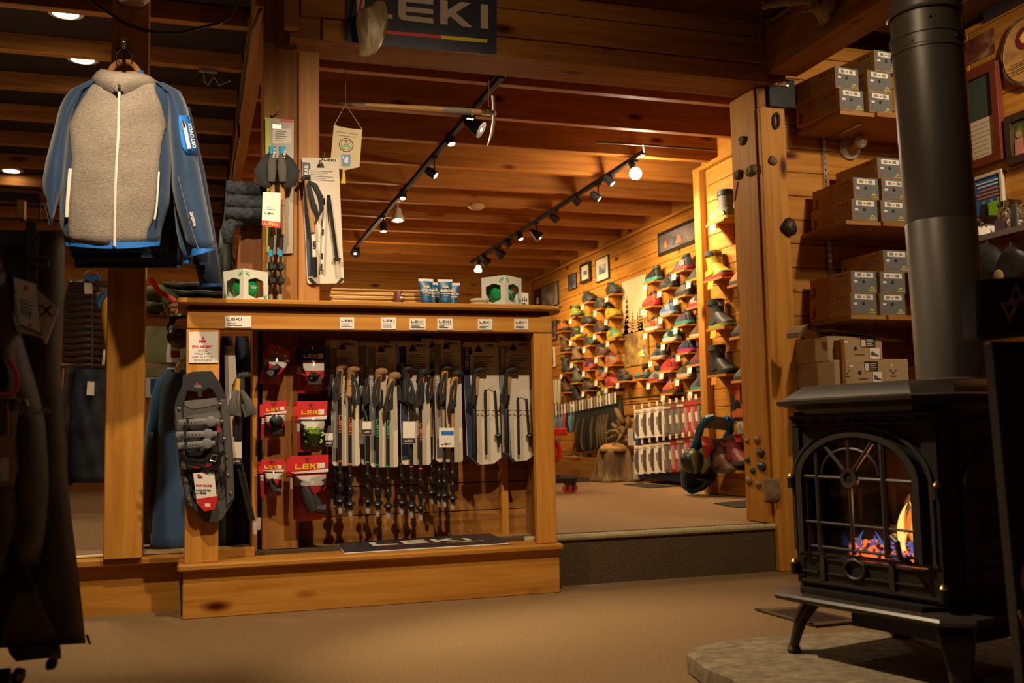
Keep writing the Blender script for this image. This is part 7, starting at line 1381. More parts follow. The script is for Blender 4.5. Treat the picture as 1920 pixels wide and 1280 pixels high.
def ppl(b, t, W, H, d):
    for k, (a, c) in enumerate(((.34, (.55, .22, .16)), (.60, (.04, .10, .38)), (.84, (.3, .1, .08)))):
        m = M(); m.prism([(-W*(a-.12), H*.12), (-W*(a+.12), H*.12), (-W*(a+.10), H*.48), (-W*(a-.10), H*.48)], d-.002, d, 'x'); q = obj('figure_print', m, mat('print_shirt%d' % k, c, .6), b); m = M().lathe([(H*.07, 0), (H*.07, .001)], 10, (d-.001, -W*a, H*.57), (-1, 0, 0)); obj('face_print', m, mat('print_skin', (.48, .24, .14), .6), q)
    m = M(); m.box(d-.002, d, -W*.97, -W*.08, H*.06, H*.13); obj('caption_strip', m, white, b)
frame(XP, [(1888, 222), (1960, 195), (1968, 290), (1900, 312)], 'dark framed photo of three people outdoors at the right edge', brn_f, mount, pic('photo_leaves', (.35, (.04, .05, .015)), (.55, (.14, .14, .03)), (.7, (.35, .32, .14)), sc_=14), .04, 0, extra=ppl, dep=.03)
def adv(b, t, W, H, d):
    for k, (z, c) in enumerate(((.82, white), (.75, white), (.67, orange), (.60, orange), (.53, orange))): m = M(); m.box(d-.002, d, -W*(.90-.05*(k % 2)), -W*(.18+.04*(k % 3)), H*z, H*(z+.028)); obj('print_line', m, c, b)
    for k, (a, c) in enumerate(((.38, ink), (.62, mat('print_crimson', (.40, .02, .015), .6)), (.84, mat('print_crimson', (0, 0, 0))))):
        m = M(); m.prism([(-W*(a-.13), H*.20), (-W*(a+.13), H*.20), (-W*(a+.10), H*.42), (-W*(a-.10), H*.42)], d-.002, d, 'x'); q = obj('figure_print', m, c, b); obj('face_print', M().lathe([(H*.035, 0), (H*.035, .001)], 10, (d-.001, -W*a, H*.46), (-1, 0, 0)), mat('print_skin', (0, 0, 0)), q)
frame(XP, [(1825, 335), (1884, 317), (1890, 412), (1829, 432)], 'white edged bright blue poster with three people in dark and red jackets', mat('frame_cream', (.66, .56, .42), .5), mount, mat('print_sky_blue', (.012, .14, .42), .5), .018, 0, extra=adv, dep=.02, name='poster')
p = PX(1864, 390, XP-.03); tag(obj('green_note', M().box(-.003, 0, -.035, .035, -.045, .035), mat('note_lime', (.22, .52, .02), .6), None, p), 'lime green sticky note on the blue poster', 'note')
t = thing('wood_slice', PX(1925, 95, XP-.012), 'bark edged slice of wood with a round dark red badge at the right edge', 'plaque'); o = t.location; m = M(); rr = []
R0 = abs(PX(1886, 110, XP).y-o.y)
for d, s_ in ((.012, 1.06), (-.014, 1.04), (-.016, .96)): rr.append([Vector((d, R0*s_*math.cos(a)*(1+.03*math.sin(9*a)+.02*math.sin(17*a)), R0*1.15*s_*math.sin(a)*(1+.03*math.sin(7*a)))) for a in [2*math.pi*j/40 for j in range(40)]])
obj('bark', M().loft(rr), bark, t, smooth=SM); obj('face', M().loft([[Vector((d, R0*s_*math.cos(a), R0*1.15*s_*math.sin(a))) for a in [2*math.pi*j/40 for j in range(40)]] for d, s_ in ((-.0165, .95), (-.020, .90), (-.018, .88), (-.018, .05))]), wood('slice', (.42, .22, .07), (.32, .15, .045), 'X', .5, .3), t, smooth=SM)
q = PX(1922, 70, XP-.03)-o; bd_ = obj('badge', M().lathe([(.055, 0), (.055, .004)], 24, q, (-1, 0, 0)), mat('badge_wine', (.16, .012, .03), .5), t); m = M(); m.lathe([(.03, 0), (.03, .001)], 5, q+Vector((-.004, 0, 0)), (-1, 0, 0)); obj('badge_star', m, yellow, bd_); m = M()
q = PX(1912, 120, XP-.031)-o
for k in range(3): m.box(-.032, -.0305, q.y-.06, q.y+.05, q.z-.02*k, q.z-.02*k+.004)
obj('engraving', m, mat('print_bronze', (0, 0, 0)), t)
p = PX(1850, 456, XP); t = thing('wall_shelf', (3.955, p.y, p.z), 'grey edged wooden wall shelf under the blue poster', 'shelf'); obj('board', M().box(-.20, 0, -.75, .34, -.024, 0), oldY, t); obj('edge', M().box(-.206, -.20, -.75, .34, -.026, .002), mat('edge_grey', (.20, .16, .12), .5), t); obj('support', M().box(-.18, 0, .12, .16, -.5, -.024), oldZ, t); shz = p.z
t = thing('candy_jar', PX(1843, 455, 3.84), 'round clear tub with white label and red mark on the wall shelf', 'tub'); t.location.z = shz+.001; obj('contents', M().lathe([(.082, .004), (.088, .03), (.088, .062)], 24), ramp_mat('mixed_nuts', [(.35, (.22, .16, .10)), (.5, (.45, .36, .25)), (.65, (.6, .52, .4))], 60, rough=.5), t, smooth=SM); obj('tub', M().lathe([(.086, 0), (.092, .04), (.095, .10), (.098, .104)], 24), FILM, t, smooth=SM); m = M()
rr = [[Vector((.0925*math.cos(a), .0925*math.sin(a), z)) for a in [math.pi*(.55+.95*j/14) for j in range(15)]] for z in (.008, .052)]; m.loft(rr, cap=False, closed=False); q = obj('label', m, white, t, smooth=SM); m = M(); m.box(-.002, 0, .012, .042, .022, .040); m.xf(Matrix.Rotation(.5, 4, 'Z') @ Matrix.Translation((-.093, 0, 0))); obj('red_mark', m, red, q)
for k, (x, y, c, lb, s_) in enumerate(((1818, 462, mat('note_teal', (.02, .22, .17), .6), 'teal card standing left of the clear tub', .05), (1876, 448, mat('note_plum', (.14, .06, .12), .6), 'white and plum card leaning right of the clear tub', .06))):
    p = PX(x, y, 3.80); o = obj('card', M().box(-.003, .0, -s_/2, s_/2, 0, s_*1.1), c, None, (p.x, p.y, shz+.001)); tag(o, lb, 'card')
p = PX(1893, 440, 3.86); t = thing('card_holder', (p.x, p.y, shz+.001), 'clear acrylic card holder on the wall shelf next to the tub', 'card holder'); obj('holder', M().box(-.04, .04, -.05, .03, 0, .16), FILM, t); m = M(); m.box(-.01, 0, -.06, -.03, .0, .14); obj('leaflet', m, mat('leaflet_grey', (.10, .085, .07), .5), t)
for k, (x, y, rx, lb) in enumerate(((1852, 488, -.5, 'black zipped pouch bag hanging under the wall shelf'), (1895, 498, .35, 'black cap with tan patch hanging right of the pouch bag'))):
    t = thing('hanging_bag', PX(x, y, 3.74), lb, 'bag', 'black bags under the wall shelf'); m = M(); rr = []
    for u in range(8):
        v = u/7; w_ = .085*math.sin(math.pi*(.15+.7*v))**.5; rr.append([Vector((.055*math.sin(a)*(1-.3*v), w_*math.cos(a)-.05*(v-.5)*(1 if k == 0 else -1), .085-.19*v+.01*math.sin(3*a+k))) for a in [2*math.pi*j/14 for j in range(14)]])
    m.loft(rr); m.xf(Matrix.Rotation(rx, 4, 'X')); obj('fabric', m, mat('nylon_black', (.018, .017, .016), .5, bump=.6, nscale=18), t, smooth=3); m = M(); m.tube([Vector((0, 0, .08)), Vector((.03, .02, .13)), Vector((.06, .0, .12))], .005, 6); obj('strap', m, dark, t, smooth=SM)
    if k: m = M(); m.ell((-.05, .03, -.05), (.012, .035, .035), 8); obj('patch', m, mat('patch_tan', (.24, .16, .08), .8), t, smooth=3)
for x0, y0, x1, y1, lb in ((1815, 560, 1838, 598, 'skiing photo in a dark frame behind the black sign'), (1815, 625, 1858, 672, 'dark framed photo of people in snow gear left of the black sign')):
    frame(3.90, [(x0, y0), (x1+4, y0-5), (x1+4, y1-2), (x0, y1+2)], lb, brn_f, mount, snow if y0 < 600 else pic('photo_team', (.35, (.02, .04, .12)), (.5, (.30, .14, .12)), (.6, (.35, .42, .5)), sc_=16), .012, 0, dep=.02)
p = PX(1838, 690, 3.92); t = thing('small_cabinet', (3.94, p.y, p.z-.9), 'dark wooden shelf unit with pale books behind the black sign', 'cabinet'); obj('case', M().box(-.25, 0, -.9, .06, 0, 1.04), oldZ, t); obj('shelf_front', M().box(-.27, -.25, -.9, .06, .93, .96), oldY, t); obj('top_rail', M().box(-.27, -.25, -.9, .06, 1.02, 1.05), pineY, t)
for k, (z, c) in enumerate(((.86, orange), (.90, cream))): tag(obj('book', M().box(-.02, .0, -.16, .04, 0, .025), c if k else mat('book_tan', (.4, .2, .07), .6), None, t.location+Vector((-.255, -.02, .965 if k == 0 else .992))), ['tan book lying on the dark shelf unit', 'pale book lying on top of the tan one'][k], 'book', 'books on the dark shelf unit')
# ================================================================ antlered skull on the side beam
t = thing('antler_skull', PX(1548, 20, 2.862), 'old bone skull with antlers mounted on the dark side beam', 'skull'); o = t.location; q = lambda x, y, d=0: PX(x, y, 2.862-d)-o
bone = mat('bone', (.26, .17, .09), .7, noise=.3, nscale=30, bump=.5)
m = M(); rr = []
for x, y, r_, d in ((1538, -8, .05, .07), (1541, 2, .062, .09), (1545, 12, .06, .09), (1549, 24, .045, .08), (1549, 34, .036, .06), (1547, 44, .022, .045)):
    c = q(x, y, d*.5); rr.append([c+Vector((-d*.5*math.sin(a), r_*1.5*math.cos(a), .014*math.sin(2*a))) for a in [2*math.pi*j/14 for j in range(14)]])
obj('skull', M().loft(rr), bone, t, smooth=3); m = M(); m.ell(q(1559, 28, .05), (.008, .009, .008), 8); obj('socket', m, mat('socket_dark', (.05, .03, .015), .9), t); m = M(); m.ell(q(1545, 39, .045), (.006, .007, .006), 8); obj('socket', m, mat('socket_dark', (0, 0, 0)), t)
for pts, r_ in (([(1538, 5), (1520, 18), (1505, 23), (1508, 20)], [.014, .012, .006, .003]), ([(1536, 0), (1500, 2), (1470, 4), (1440, 10), (1428, 15)], [.016, .02, .022, .018, .012]), ([(1440, 10), (1430, 5), (1427, 3)], [.012, .008, .004]), ([(1434, 13), (1428, 20), (1425, 25)], [.014, .011, .008]), ([(1470, 4), (1490, -8), (1510, -20)], [.018, .015, .01])):
    m = M(); m.tube([q(x, y, .09+.02*i) for i, (x, y) in enumerate(pts)], r_, 8); obj('antler', m, bone, t, smooth=3)
m = M(); m.tube([q(x, y, .03) for x, y in ((1412, 8), (1412, 20), (1420, 36), (1432, 44)) ], .003, 5); m.tube([q(x, y, .05) for x, y in ((1424, 36), (1440, 38), (1462, 30), (1480, 14))], .003, 5); tag(obj('loose_wire', m, mat('wire_grey', (0, 0, 0)), None, o), 'thin wire looping under the antlers on the dark beam', 'wire')
# ================================================================ gas stove
ST = thing('gas_stove', (1.96, 2.42, .062), 'black cast iron gas stove with arched glass door standing on the stone hearth', 'stove', rz=math.radians(-77.3))
iron = mat('cast_iron', (.020, .016, .013), .42, .25, noise=.2, nscale=40); iron2 = mat('cast_iron_rim_lit', (.046, .036, .026), .38, .3); Z0 = .062  # rim iron is a lighter copy: light on the edges put into the colour
def sp(name, m, mt, parent=None, **k): return obj(name, m, mt, parent or ST, **k)
def oct_(w_, d0, d1, c): return [(-w_+c, d0), (w_-c, d0), (w_, d0+c), (w_, d1-c*.4), (w_-c*.4, d1), (-w_+c*.4, d1), (-w_, d1-c*.4), (-w_, d0+c)]
def slab(prof, name, mt, cham=.07, bevel=0):        # stacked outlines: (half width, front, back, z)
    rr = [[(x, y, z-Z0) for x, y in oct_(w_, a, b, cham)] for w_, a, b, z in prof]; return sp(name, M().loft(rr), mt, smooth=.4)
slab([(.275, -.235, .235, .248), (.275, -.235, .235, .262)], 'firebox_floor', iron)
# body shell: open box with a front wall that has the door opening
m = M(); d0 = -.185
m.box(-.25, -.235, d0, .22, .262-Z0, .765-Z0); m.box(.235, .25, d0, .22, .262-Z0, .765-Z0); m.box(-.25, .25, .205, .22, .262-Z0, .765-Z0); m.box(-.25, .25, d0, .22, .755-Z0, .77-Z0); m.box(-.25, .25, d0, .22, .262-Z0, .275-Z0)
sp('body', m, iron, bevel=.003)
slab([(.255, -.20, .225, .757), (.27, -.215, .24, .775), (.285, -.235, .25, .782), (.31, -.265, .265, .790), (.31, -.268, .268, .800), (.295, -.25, .255, .806), (.285, -.24, .25, .818), (.262, -.215, .24, .838), (.255, -.21, .235, .842)], 'top_plate', iron2, .075)
slab([(.30, -.225, .235, .215), (.335, -.262, .26, .226), (.34, -.268, .265, .236), (.335, -.262, .26, .243), (.29, -.22, .24, .250)], 'ash_shelf', iron2, .06)
sp('burner_box', M().box(-.16, .2, -.08, .18, .145-Z0, .215-Z0), iron)
for x, y in ((-.29, -.185), (.27, -.185), (-.245, .235), (.245, .235)):
    m = M(); sx = 1 if x > 0 else -1; sy = 1 if y > 0 else -1
    rr = []
    for z, dx, wt, wd_ in ((.224, -.075, .058, .030), (.19, -.045, .050, .024), (.15, -.022, .040, .018), (.10, -.006, .031, .014), (.078, .0, .029, .014), (.074, .0, .034, .019), (.066, .0, .034, .020), (.0625, .0, .030, .017)):
        rr.append([(x+sx*(dx+a*wd_)*.7-sy*b*wt*.7, y+sy*(dx+a*wd_)*.7+sx*b*wt*.7, z-Z0) for a, b in ((1, -.8), (1, .8), (.3, 1), (-1, .7), (-1, -.7), (.3, -1))])
    sp('leg', M().loft(rr), iron2, bevel=.003)
# door
fy = -.2
dr = sp('door', M().box(-.248, .238, -.192, -.180, .272-Z0, .352-Z0), iron)
def dz(z): return z-Z0
ac, az, rx, rz_ = -.012, .575, .212, .132          # arch: centre, spring height, half width, rise
def arch(a0, a1, s_, n=20): return [(ac+rx*s_*math.cos(a0+(a1-a0)*i/n), dz(az)+(rz_*s_+.0)*math.sin(a0+(a1-a0)*i/n)) for i in range(n+1)]
m = M()                                            # face plate above and beside the arch
A = arch(0, math.pi, 1.0)
for i in range(len(A)-1):
    (x0, z0), (x1, z1) = A[i], A[i+1]; m.add([(x0, -.186, z0), (x1, -.186, z1), (x1, -.186, dz(.757)), (x0, -.186, dz(.757))], [(0, 1, 2, 3)])
m.box(-.25, ac-rx, -.195, -.18, dz(.272), dz(.757)); m.box(ac+rx, .245, -.195, -.18, dz(.272), dz(.757)); obj('face_plate', m, iron, dr)
def frame_arch(s0, s1, y0, y1, mt, name):
    m = M(); a = arch(0, math.pi, s0); b = arch(0, math.pi, s1)
    rr = [[(p[0], y1, p[1]), (p[0], y0, p[1]), (q[0], y0, q[1]), (q[0], y1, q[1])] for p, q in zip(a, b)]
    bot = dz(.366); rr = [[(c[0], c[1], bot) for c in rr[0]]]+rr+[[(c[0], c[1], bot) for c in rr[-1]]]; m.loft(rr); return obj(name, m, mt, dr, smooth=.5)
frame_arch(1.0, .90, -.215, -.18, iron2, 'arch_frame'); frame_arch(.90, .84, -.205, -.18, iron, 'arch_inner_frame'); frame_arch(1.14, 1.09, -.200, -.184, iron2, 'arch_moulding')
m = M(); m.box(-.245, .235, -.199, -.19, dz(.728), dz(.734)); m.box(-.25, .24, -.205, -.18, dz(.748), dz(.757)); obj('cornice', m, iron2, dr)
m = M()
for k in range(7): m.box(-.20+.058*k, -.155+.058*k, -.1965, -.185, dz(.738), dz(.752))
obj('vent_slot', m, ink, dr)
def bar(p, w_, y=-.206, mt=iron2, nm='glazing_bar'): 
    m = M(); m.tube([Vector((x, y, dz(z))) for x, z in p], w_*.8, 6, 0, .8); return obj(nm, m, mt, dr, smooth=SM)
bar([(-.205, .582), (-.05, .580)], .006); bar([(.0, .579), (.19, .575)], .006); bar([(-.18, .383), (.185, .378)], .006); bar([(-.2, .452), (.19, .447)], .005)
bar([(-.148, .37), (-.148, .665)], .009); bar([(.085, .37), (.085, .69)], .012); bar([(-.03, .37), (-.03, .555)], .008); bar([(-.03, .605), (-.03, .70)], .008)
for a in (2.25, .95): bar([(-.03+.03*math.cos(a), .580+.03*math.sin(a)), (-.03+.14*math.cos(a), .580+.12*math.sin(a))], .008)
bar([(-.03+.10*math.cos(a), .590+.072*math.sin(a)) for a in [math.pi*j/14 for j in range(15)]], .005)
m = M(); m.lathe([(.016, 0), (.016, .012), (.027, .014), (.029, .006), (.029, 0)], 20, (-.03, -.2, dz(.580)), (0, -1, 0)); obj('hub', m, iron2, dr, smooth=SM); obj('hub_disc', M().lathe([(.018, 0), (.018, .008)], 16, (-.03, -.2, dz(.580)), (0, -1, 0)), iron, dr)
gm2, N, Lk, b = nt('stove_glass'); gl_ = N.new('ShaderNodeBsdfGlossy'); gl_.inputs['Roughness'].default_value = .03; tr_ = N.new('ShaderNodeBsdfTransparent'); tr_.inputs[0].default_value = (.85, .78, .7, 1); mi = N.new('ShaderNodeMixShader'); fr_ = N.new('ShaderNodeFresnel'); Lk.new(fr_.outputs[0], mi.inputs[0]); Lk.new(tr_.outputs[0], mi.inputs[1]); Lk.new(gl_.outputs[0], mi.inputs[2]); Lk.new(mi.outputs[0], N['Material Output'].inputs[0])
m = M(); q = [(x, z) for x, z in arch(0, math.pi, .9)]+[(ac-rx*.9, dz(.36)), (ac+rx*.9, dz(.36))]; m.prism(q, -.189, -.186); obj('glass', m, gm2, dr)
m = M()
for z, x0, x1 in ((.345, -.23, -.17), (.345, -.135, -.06), (.345, .0, .08), (.345, .10, .19), (.305, -.23, -.17), (.305, -.135, -.06), (.305, .0, .08), (.305, .10, .19)): m.box(x0, x1, -.199, -.19, dz(z), dz(z+.005))
obj('panel_rib', m, iron2, dr); m = M(); m.box(-.24, .235, -.2, -.19, dz(.358), dz(.366)); m.box(-.24, .235, -.2, -.19, dz(.276), dz(.284))
for x in (-.152, .088): m.box(x-.008, x+.008, -.2, -.19, dz(.28), dz(.36))
obj('door_rail', m, iron2, dr); m = M(); m.tube([(-.035+.034*math.cos(a), -.198, dz(.328)+.026*math.sin(a)) for a in [2*math.pi*j/24 for j in range(25)]], .005, 6); m.tube([(-.07, -.198, dz(.305)), (-.075, -.198, dz(.325)), (-.068, -.198, dz(.345))], .004, 6); obj('oval_ring', m, iron2, dr, smooth=SM)
m = M(); m.tube([(.105, -.20, dz(.43)), (.125, -.235, dz(.43)), (.145, -.24, dz(.42)), (.15, -.24, dz(.38)), (.148, -.20, dz(.365))], .008, 8); obj('door_handle', m, iron2, dr, smooth=SM)
for x, z in ((-.25, .58), (-.252, .33), (.248, .568), (.25, .31)):
    m = M(); m.tube([(x, -.205, dz(z-.035)), (x, -.205, dz(z-.005))], .012, 10); o_ = sp('hinge', m, iron, smooth=SM); obj('brass_cap', M().lathe([(.010, 0), (.011, .005), (.006, .012), (.001, .014)], 12, (x, -.205, dz(z-.003))), brass, o_, smooth=SM)
# side panel facing the camera
m = M(); m.box(.25, .262, -.12, .19, dz(.28), dz(.74)); sdp = sp('side_panel', m, iron, bevel=.004)
m = M()
for z, y0 in ((.415, -.04), (.365, -.08), (.335, -.09), (.29, -.07)): m.box(.262, .272, y0, .19, dz(z), dz(z+.008))
m.tube([(.266, .03+.15*math.cos(a), dz(.56)+.10*math.sin(a)) for a in [math.pi*j/14 for j in range(15)]], .007, 6)
for k in range(4): m.tube([(.264, -.06+.06*k, dz(.43)), (.264, .02+.06*k, dz(.56))], .003, 5); m.tube([(.264, .02+.06*k, dz(.43)), (.264, -.06+.06*k, dz(.56))], .003, 5)
m.tube([(.264, -.05, dz(.62)), (.27, -.02, dz(.66)), (.264, .04, dz(.70)), (.264, .0, dz(.64)), (.264, -.06, dz(.66))], .007, 6); obj('relief', m, iron2, sdp, smooth=SM)
# fire bed and flames
ember = ramp_mat('ember_base', [(.4, (.02, .008, .006)), (.6, (.10, .02, .01))], 30); em_h = mat('ember_hot', (.6, .1, .03), .8, emit=(1, .16, .035), es=3.0); em_b = mat('ember_blue', (.10, .12, .4), .8, emit=(.10, .18, .9), es=.8)
bed = sp('fire_bed', M().box(-.20, .215, -.165, .12, dz(.31), dz(.352)), ember); g = random.Random(3); cs = [M(), M(), M()]
for k in range(280):
    r_ = g.uniform(.004, .009); y = g.uniform(-.16, -.05); x = g.uniform(-.06, .19)-.8*(y+.2); c = cs[g.choice((0, 0, 1, 1, 2))]; c.ell((x, y, dz(.356+.028*max(0, (y+.15)/.13)+g.uniform(0, .02)+.02*max(0, x))), (r_, r_, r_*.9), 5, 0, 3)
for c, mt, n_ in zip(cs, (ember, em_h, em_b), ('coal', 'glowing_coal', 'blue_coal')): o_ = obj(n_, c, mt, bed); o_['kind'] = 'stuff'
def log_(p, r_): m = M(); m.tube([Vector(q_) for q_ in p], r_, 10); o_ = sp('ceramic_log', m, ramp_mat('log', [(.35, (.03, .018, .012)), (.6, (.11, .07, .045))], 16, (1, 1, 1), .9, bump=.8), smooth=3)
log_([(-.2, .02, dz(.40)), (.05, .0, dz(.41)), (.2, .03, dz(.43))], .032); log_([(-.12, .1, dz(.45)), (.1, .09, dz(.49))], .03); log_([(-.05, .05, dz(.42)), (.06, .02, dz(.50)), (.10, .03, dz(.56))], [.028, .024, .018])
m = M(); m.box(-.235, .235, .18, .2, dz(.28), dz(.74)); sp('brick_back', m, ramp_mat('firebrick', [(.3, (.05, .025, .014)), (.7, (.14, .065, .03))], 7, rough=.9))
def flame(x, y, z, h, w_, lean, col, n_):
    m = M(); rr = []
    for i in range(8):
        t_ = i/7; r_ = w_*(math.sin(math.pi*(.12+.88*t_))**.8)*(1-.55*t_)+.0008; c = (x+lean*t_**1.6+.006*math.sin(5*t_+x*40), y, z+h*t_); rr.append([(c[0]+r_*math.cos(a), c[1]+r_*.6*math.sin(a), c[2]) for a in [2*math.pi*j/8 for j in range(8)]])
    m.loft(rr); return sp('flame', m, col, smooth=3)
def fmat(n_, c, st__, tr=.5):
    mm, N, Lk, b = nt(n_); e = N.new('ShaderNodeEmission'); e.inputs[0].default_value = (*c, 1); e.inputs[1].default_value = st__; t_ = N.new('ShaderNodeBsdfTransparent'); mi = N.new('ShaderNodeMixShader'); lw_ = N.new('ShaderNodeLayerWeight'); lw_.inputs[0].default_value = tr
    Lk.new(lw_.outputs['Facing'], mi.inputs[0]); Lk.new(e.outputs[0], mi.inputs[1]); Lk.new(t_.outputs[0], mi.inputs[2]); Lk.new(mi.outputs[0], N['Material Output'].inputs[0]); return mm
fy_ = fmat('flame_yellow', (1, .56, .17), 3.2, .45); fo = fmat('flame_orange', (1, .30, .05), 1.5, .6); fb = fmat('flame_blue', (.10, .28, 1), .9, .6)
for a in ((.030, -.09, dz(.385), .125, .014, .034, fy_), (.092, -.09, dz(.385), .130, .012, -.024, fy_), (.106, -.08, dz(.39), .10, .010, .004, fy_), (.045, -.05, dz(.40), .115, .026, .012, fo), (.02, -.07, dz(.39), .10, .016, .03, fo), (.095, -.07, dz(.38), .10, .016, .0, fo), (.06, -.11, dz(.375), .06, .010, .01, fy_)): flame(*a, '')
for k, x in enumerate((-.155, -.14, -.10, -.075, -.05, -.025, .0, .02, .08, .10)): flame(x, -.12+.01*(k % 3), dz(.365), .045+.008*(k % 3), .009, .012*(-1)**k, fb, '')
L_ = lamp('POINT', ST.matrix_world @ Vector((0, 0, 0)), None, 2.5, (1, .45, .12), .04, name='fire_light'); L_.parent = ST; L_.location = (.06, -.04, dz(.50))
# stove pipe
PI = thing('stove_pipe', (2.115, 2.395, .843), 'matt black round stove pipe rising from the stove with an elbow at the top', 'pipe'); pm_ = mat('pipe_black', (.085, .066, .048), .42, .35); z1 = 1.06; ln_ = Vector((.02, .0, 1)).normalized()
tl = Vector((-.028, -.009, 1.093)); r0 = .099
def pp_(t_): return tl*t_
PI_l = [(.0, r0), (.012, r0+.006), (.014, r0+.006), (.018, r0)]
m = M(); rr = []
for t_, r_ in ((0, .112), (.008, .112), (.012, r0), (.428, r0), (.432, r0-.0015), (.436, r0), (.893, r0+.002), (.895, r0+.006), (.901, r0+.006), (.905, r0+.003), (.932, r0+.003), (.934, r0+.007), (.941, r0+.007), (.943, r0+.0), (1.0, r0)):
    c = pp_(t_); rr.append([c+Vector((r_*math.cos(a), r_*math.sin(a), 0)) for a in [2*math.pi*j/40 for j in range(40)]])
obj('pipe', M().loft(rr), pm_, PI, smooth=.5)
m = M(); rr = []
for i in range(7):
    a0 = math.pi/2*i/6*.75; c = tl+Vector((.16*(1-math.cos(a0))*.9, -.05*(1-math.cos(a0)), .16*math.sin(a0))); n1 = Vector((math.sin(a0), -.2*math.sin(a0), math.cos(a0))).normalized(); u_ = Vector((math.cos(a0), 0, -math.sin(a0))).normalized(); v_ = n1.cross(u_).normalized(); u_ = v_.cross(n1); rr.append([c+u_*(r0+.002)*math.cos(a)+v_*(r0+.002)*math.sin(a) for a in [2*math.pi*j/40 for j in range(40)]])
n2 = (Vector((math.sin(math.pi/2*.75), -.2, math.cos(math.pi/2*.75)))).normalized(); rr.append([p+n2*.9 for p in rr[-1]]); obj('elbow', M().loft(rr), pm_, PI, smooth=.5)
m = M().lathe([(r0+.008, 0), (r0+.010, .004), (r0+.008, .010), (r0+.003, .012)], 40, tl+Vector((0, 0, -.002))); obj('collar', m, pm_, PI, smooth=SM)
m = M(); c = pp_(.918); m.box(c.x-.025, c.x+.025, c.y-r0-.007, c.y-r0+.004, c.z-.004, c.z+.003); m.xf(Matrix.Translation(c) @ Matrix.Rotation(.35, 4, 'Z') @ Matrix.Translation(-c)); obj('damper_slot', m, ink, PI); m = M()
for t_, a in ((.912, 3.6), (.42, 5.6), (.97, 4.1)): c = pp_(t_); m.ell(c+Vector(((r0+.003)*math.cos(a), (r0+.003)*math.sin(a), 0)), (.005, .005, .005), 8)
obj('screw', m, chrome, PI)
# hearth slab and floor grille
stone = ramp_mat('hearth_stone', [(.25, (.12, .085, .045)), (.5, (.21, .155, .085)), (.75, (.32, .245, .14))], 22, (1, 1.6, 1), .9, bump=.5)
out = [(1.385, 2.60), (1.42, 2.78), (1.50, 2.86), (1.72, 2.90), (2.24, 2.82), (2.40, 2.70), (2.5, 2.3), (2.3, 1.75), (1.9, 1.6), (1.5, 1.72), (1.39, 2.2)]
hc = Vector((1.9, 2.3, 0)); o = obj('hearth_slab', M().prism([(x-1.9, y-2.3) for x, y in out], .001, .061, 'z'), stone, None, hc, bevel=.006); tag(o, 'thick rough stone hearth slab with clipped corners under the stove', 'hearth')
P = [PZ(x, y, .004) for x, y in ((1415, 1143), (1530, 1175), (1617, 1166), (1500, 1140))]; c = sum(P, Vector())/4; t = thing('floor_grille', c, 'brown metal floor grille set in the carpet behind the stove leg', 'grille'); P = [p-c for p in P]
def bil(u, v): return (P[0]*(1-u)+P[1]*u)*(1-v)+(P[3]*(1-u)+P[2]*u)*v
fmr = mat('grille_frame', (.12, .075, .045), .45, .4); m = M()
for a, b in (((0, 0), (1, .10)), ((0, .90), (1, 1)), ((0, 0), (.13, 1)), ((.87, 0), (1, 1))): m.hexa([bil(a[0], a[1]), bil(b[0], a[1]), bil(b[0], b[1]), bil(a[0], b[1])], (0, 0, .006))
obj('frame', m, fmr, t); obj('well', M().hexa([bil(.1, .1), bil(.9, .1), bil(.9, .9), bil(.1, .9)], (0, 0, -.003)), mat('well_black', (.006, .005, .004), .8), t)
for k in range(14): a = .14+.052*k; obj('slat', M().hexa([bil(a, .1), bil(a+.022, .1), bil(a+.022, .9), bil(a, .9)], (0, 0, .005)), fmr, t)
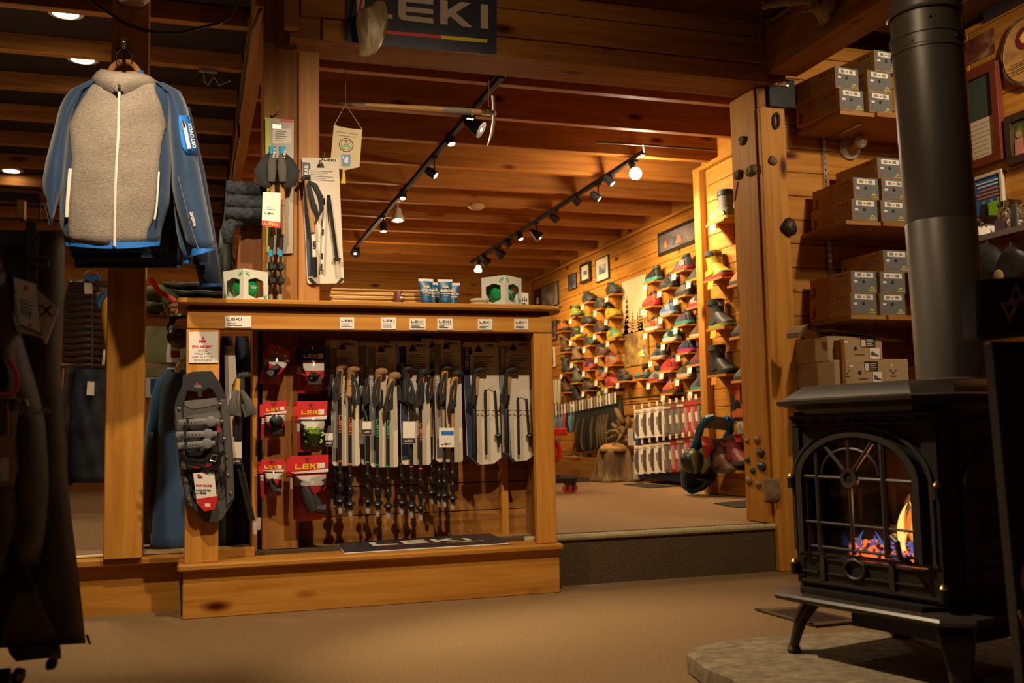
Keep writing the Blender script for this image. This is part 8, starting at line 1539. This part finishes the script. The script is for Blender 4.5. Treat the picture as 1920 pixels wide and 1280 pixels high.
m = M(); g = Vector((2.35, 2.3, .07)); m.tube([g+Vector((-.35, -.2, .05)), g+Vector((-.30, -.18, .0)), g+Vector((-.25, -.1, .0)), g+Vector((-.1, -.12, .06))], .007, 6); tag(obj('gas_line', m, dark, None, smooth=SM), 'thin dark gas hose on the floor under the stove', 'hose')
# black display sign at the right edge
t = thing('black_sign', (1.66, 1.62, 0), 'tall black painted display board with a two triangle mark at the right edge', 'sign'); o = t.location
blk_w = mat('sign_black', (.022, .014, .010), .55, noise=.2, nscale=25); Ys = 1.6; q = lambda x, y, d=0: PY(x, y, Ys+d)-o
m = M(); m.prism([(p.x, p.z) for p in (q(1835, 638), q(2060, 615), q(2060, 508), q(1833, 524))], q(1840, 600).y, q(1840, 600).y+.05); hb_ = obj('head_board', m, blk_w, t, bevel=.006)
m = M(); a, b = q(1862, 640, .03), q(2050, 640, .03); y_ = a.y; m.prism([(a.x, a.z), (b.x, b.z), (b.x+.0, 0), (a.x+.03, 0)], y_, y_+.03); bp_ = obj('body_board', m, blk_w, t, bevel=.004)
def tri(pts, inn):
    m = M(); P_ = [q(*p) for p in pts]; I_ = [q(*p) for p in inn]; yy = P_[0].y-.002
    m.loft([[(p.x, yy, p.z) for p in P_], [(p.x, yy, p.z) for p in I_], [(p.x, yy+.002, p.z) for p in I_], [(p.x, yy+.002, p.z) for p in P_]], cap=False); return m
pk = mat('letter_pink', (.42, .26, .18), .6)
obj('triangle_mark', tri([(1890, 566), (1904, 529), (1920, 565)], [(1896, 561), (1904, 540), (1913, 560)]), pk, hb_); obj('triangle_mark', tri([(1875, 568), (1909, 566), (1892, 605)], [(1882, 572.5), (1902, 571.5), (1892, 593)]), pk, hb_)
m = M(); cc_ = q(1936, 1085, .03); m.tube([Vector((cc_.x+.026*math.cos(a), y_-.002, cc_.z+.034*math.sin(a))) for a in [2*math.pi*j/20 for j in range(21)]], .006, 4, 0, .4); obj('letter', m, pk, bp_)
m = M(); m.prism([(p.x, p.z) for p in (q(1908, 1146, .03), q(1914, 1145, .03), q(1928, 1180, .03), q(1942, 1145, .03), q(1948, 1145, .03), q(1930, 1192, .03), q(1925, 1192, .03))], y_-.003, y_); obj('letter', m, pk, bp_)
m = M(); m.box(-.1, .2, .02, .35, 0, .03); obj('foot', m, blk_w, t)
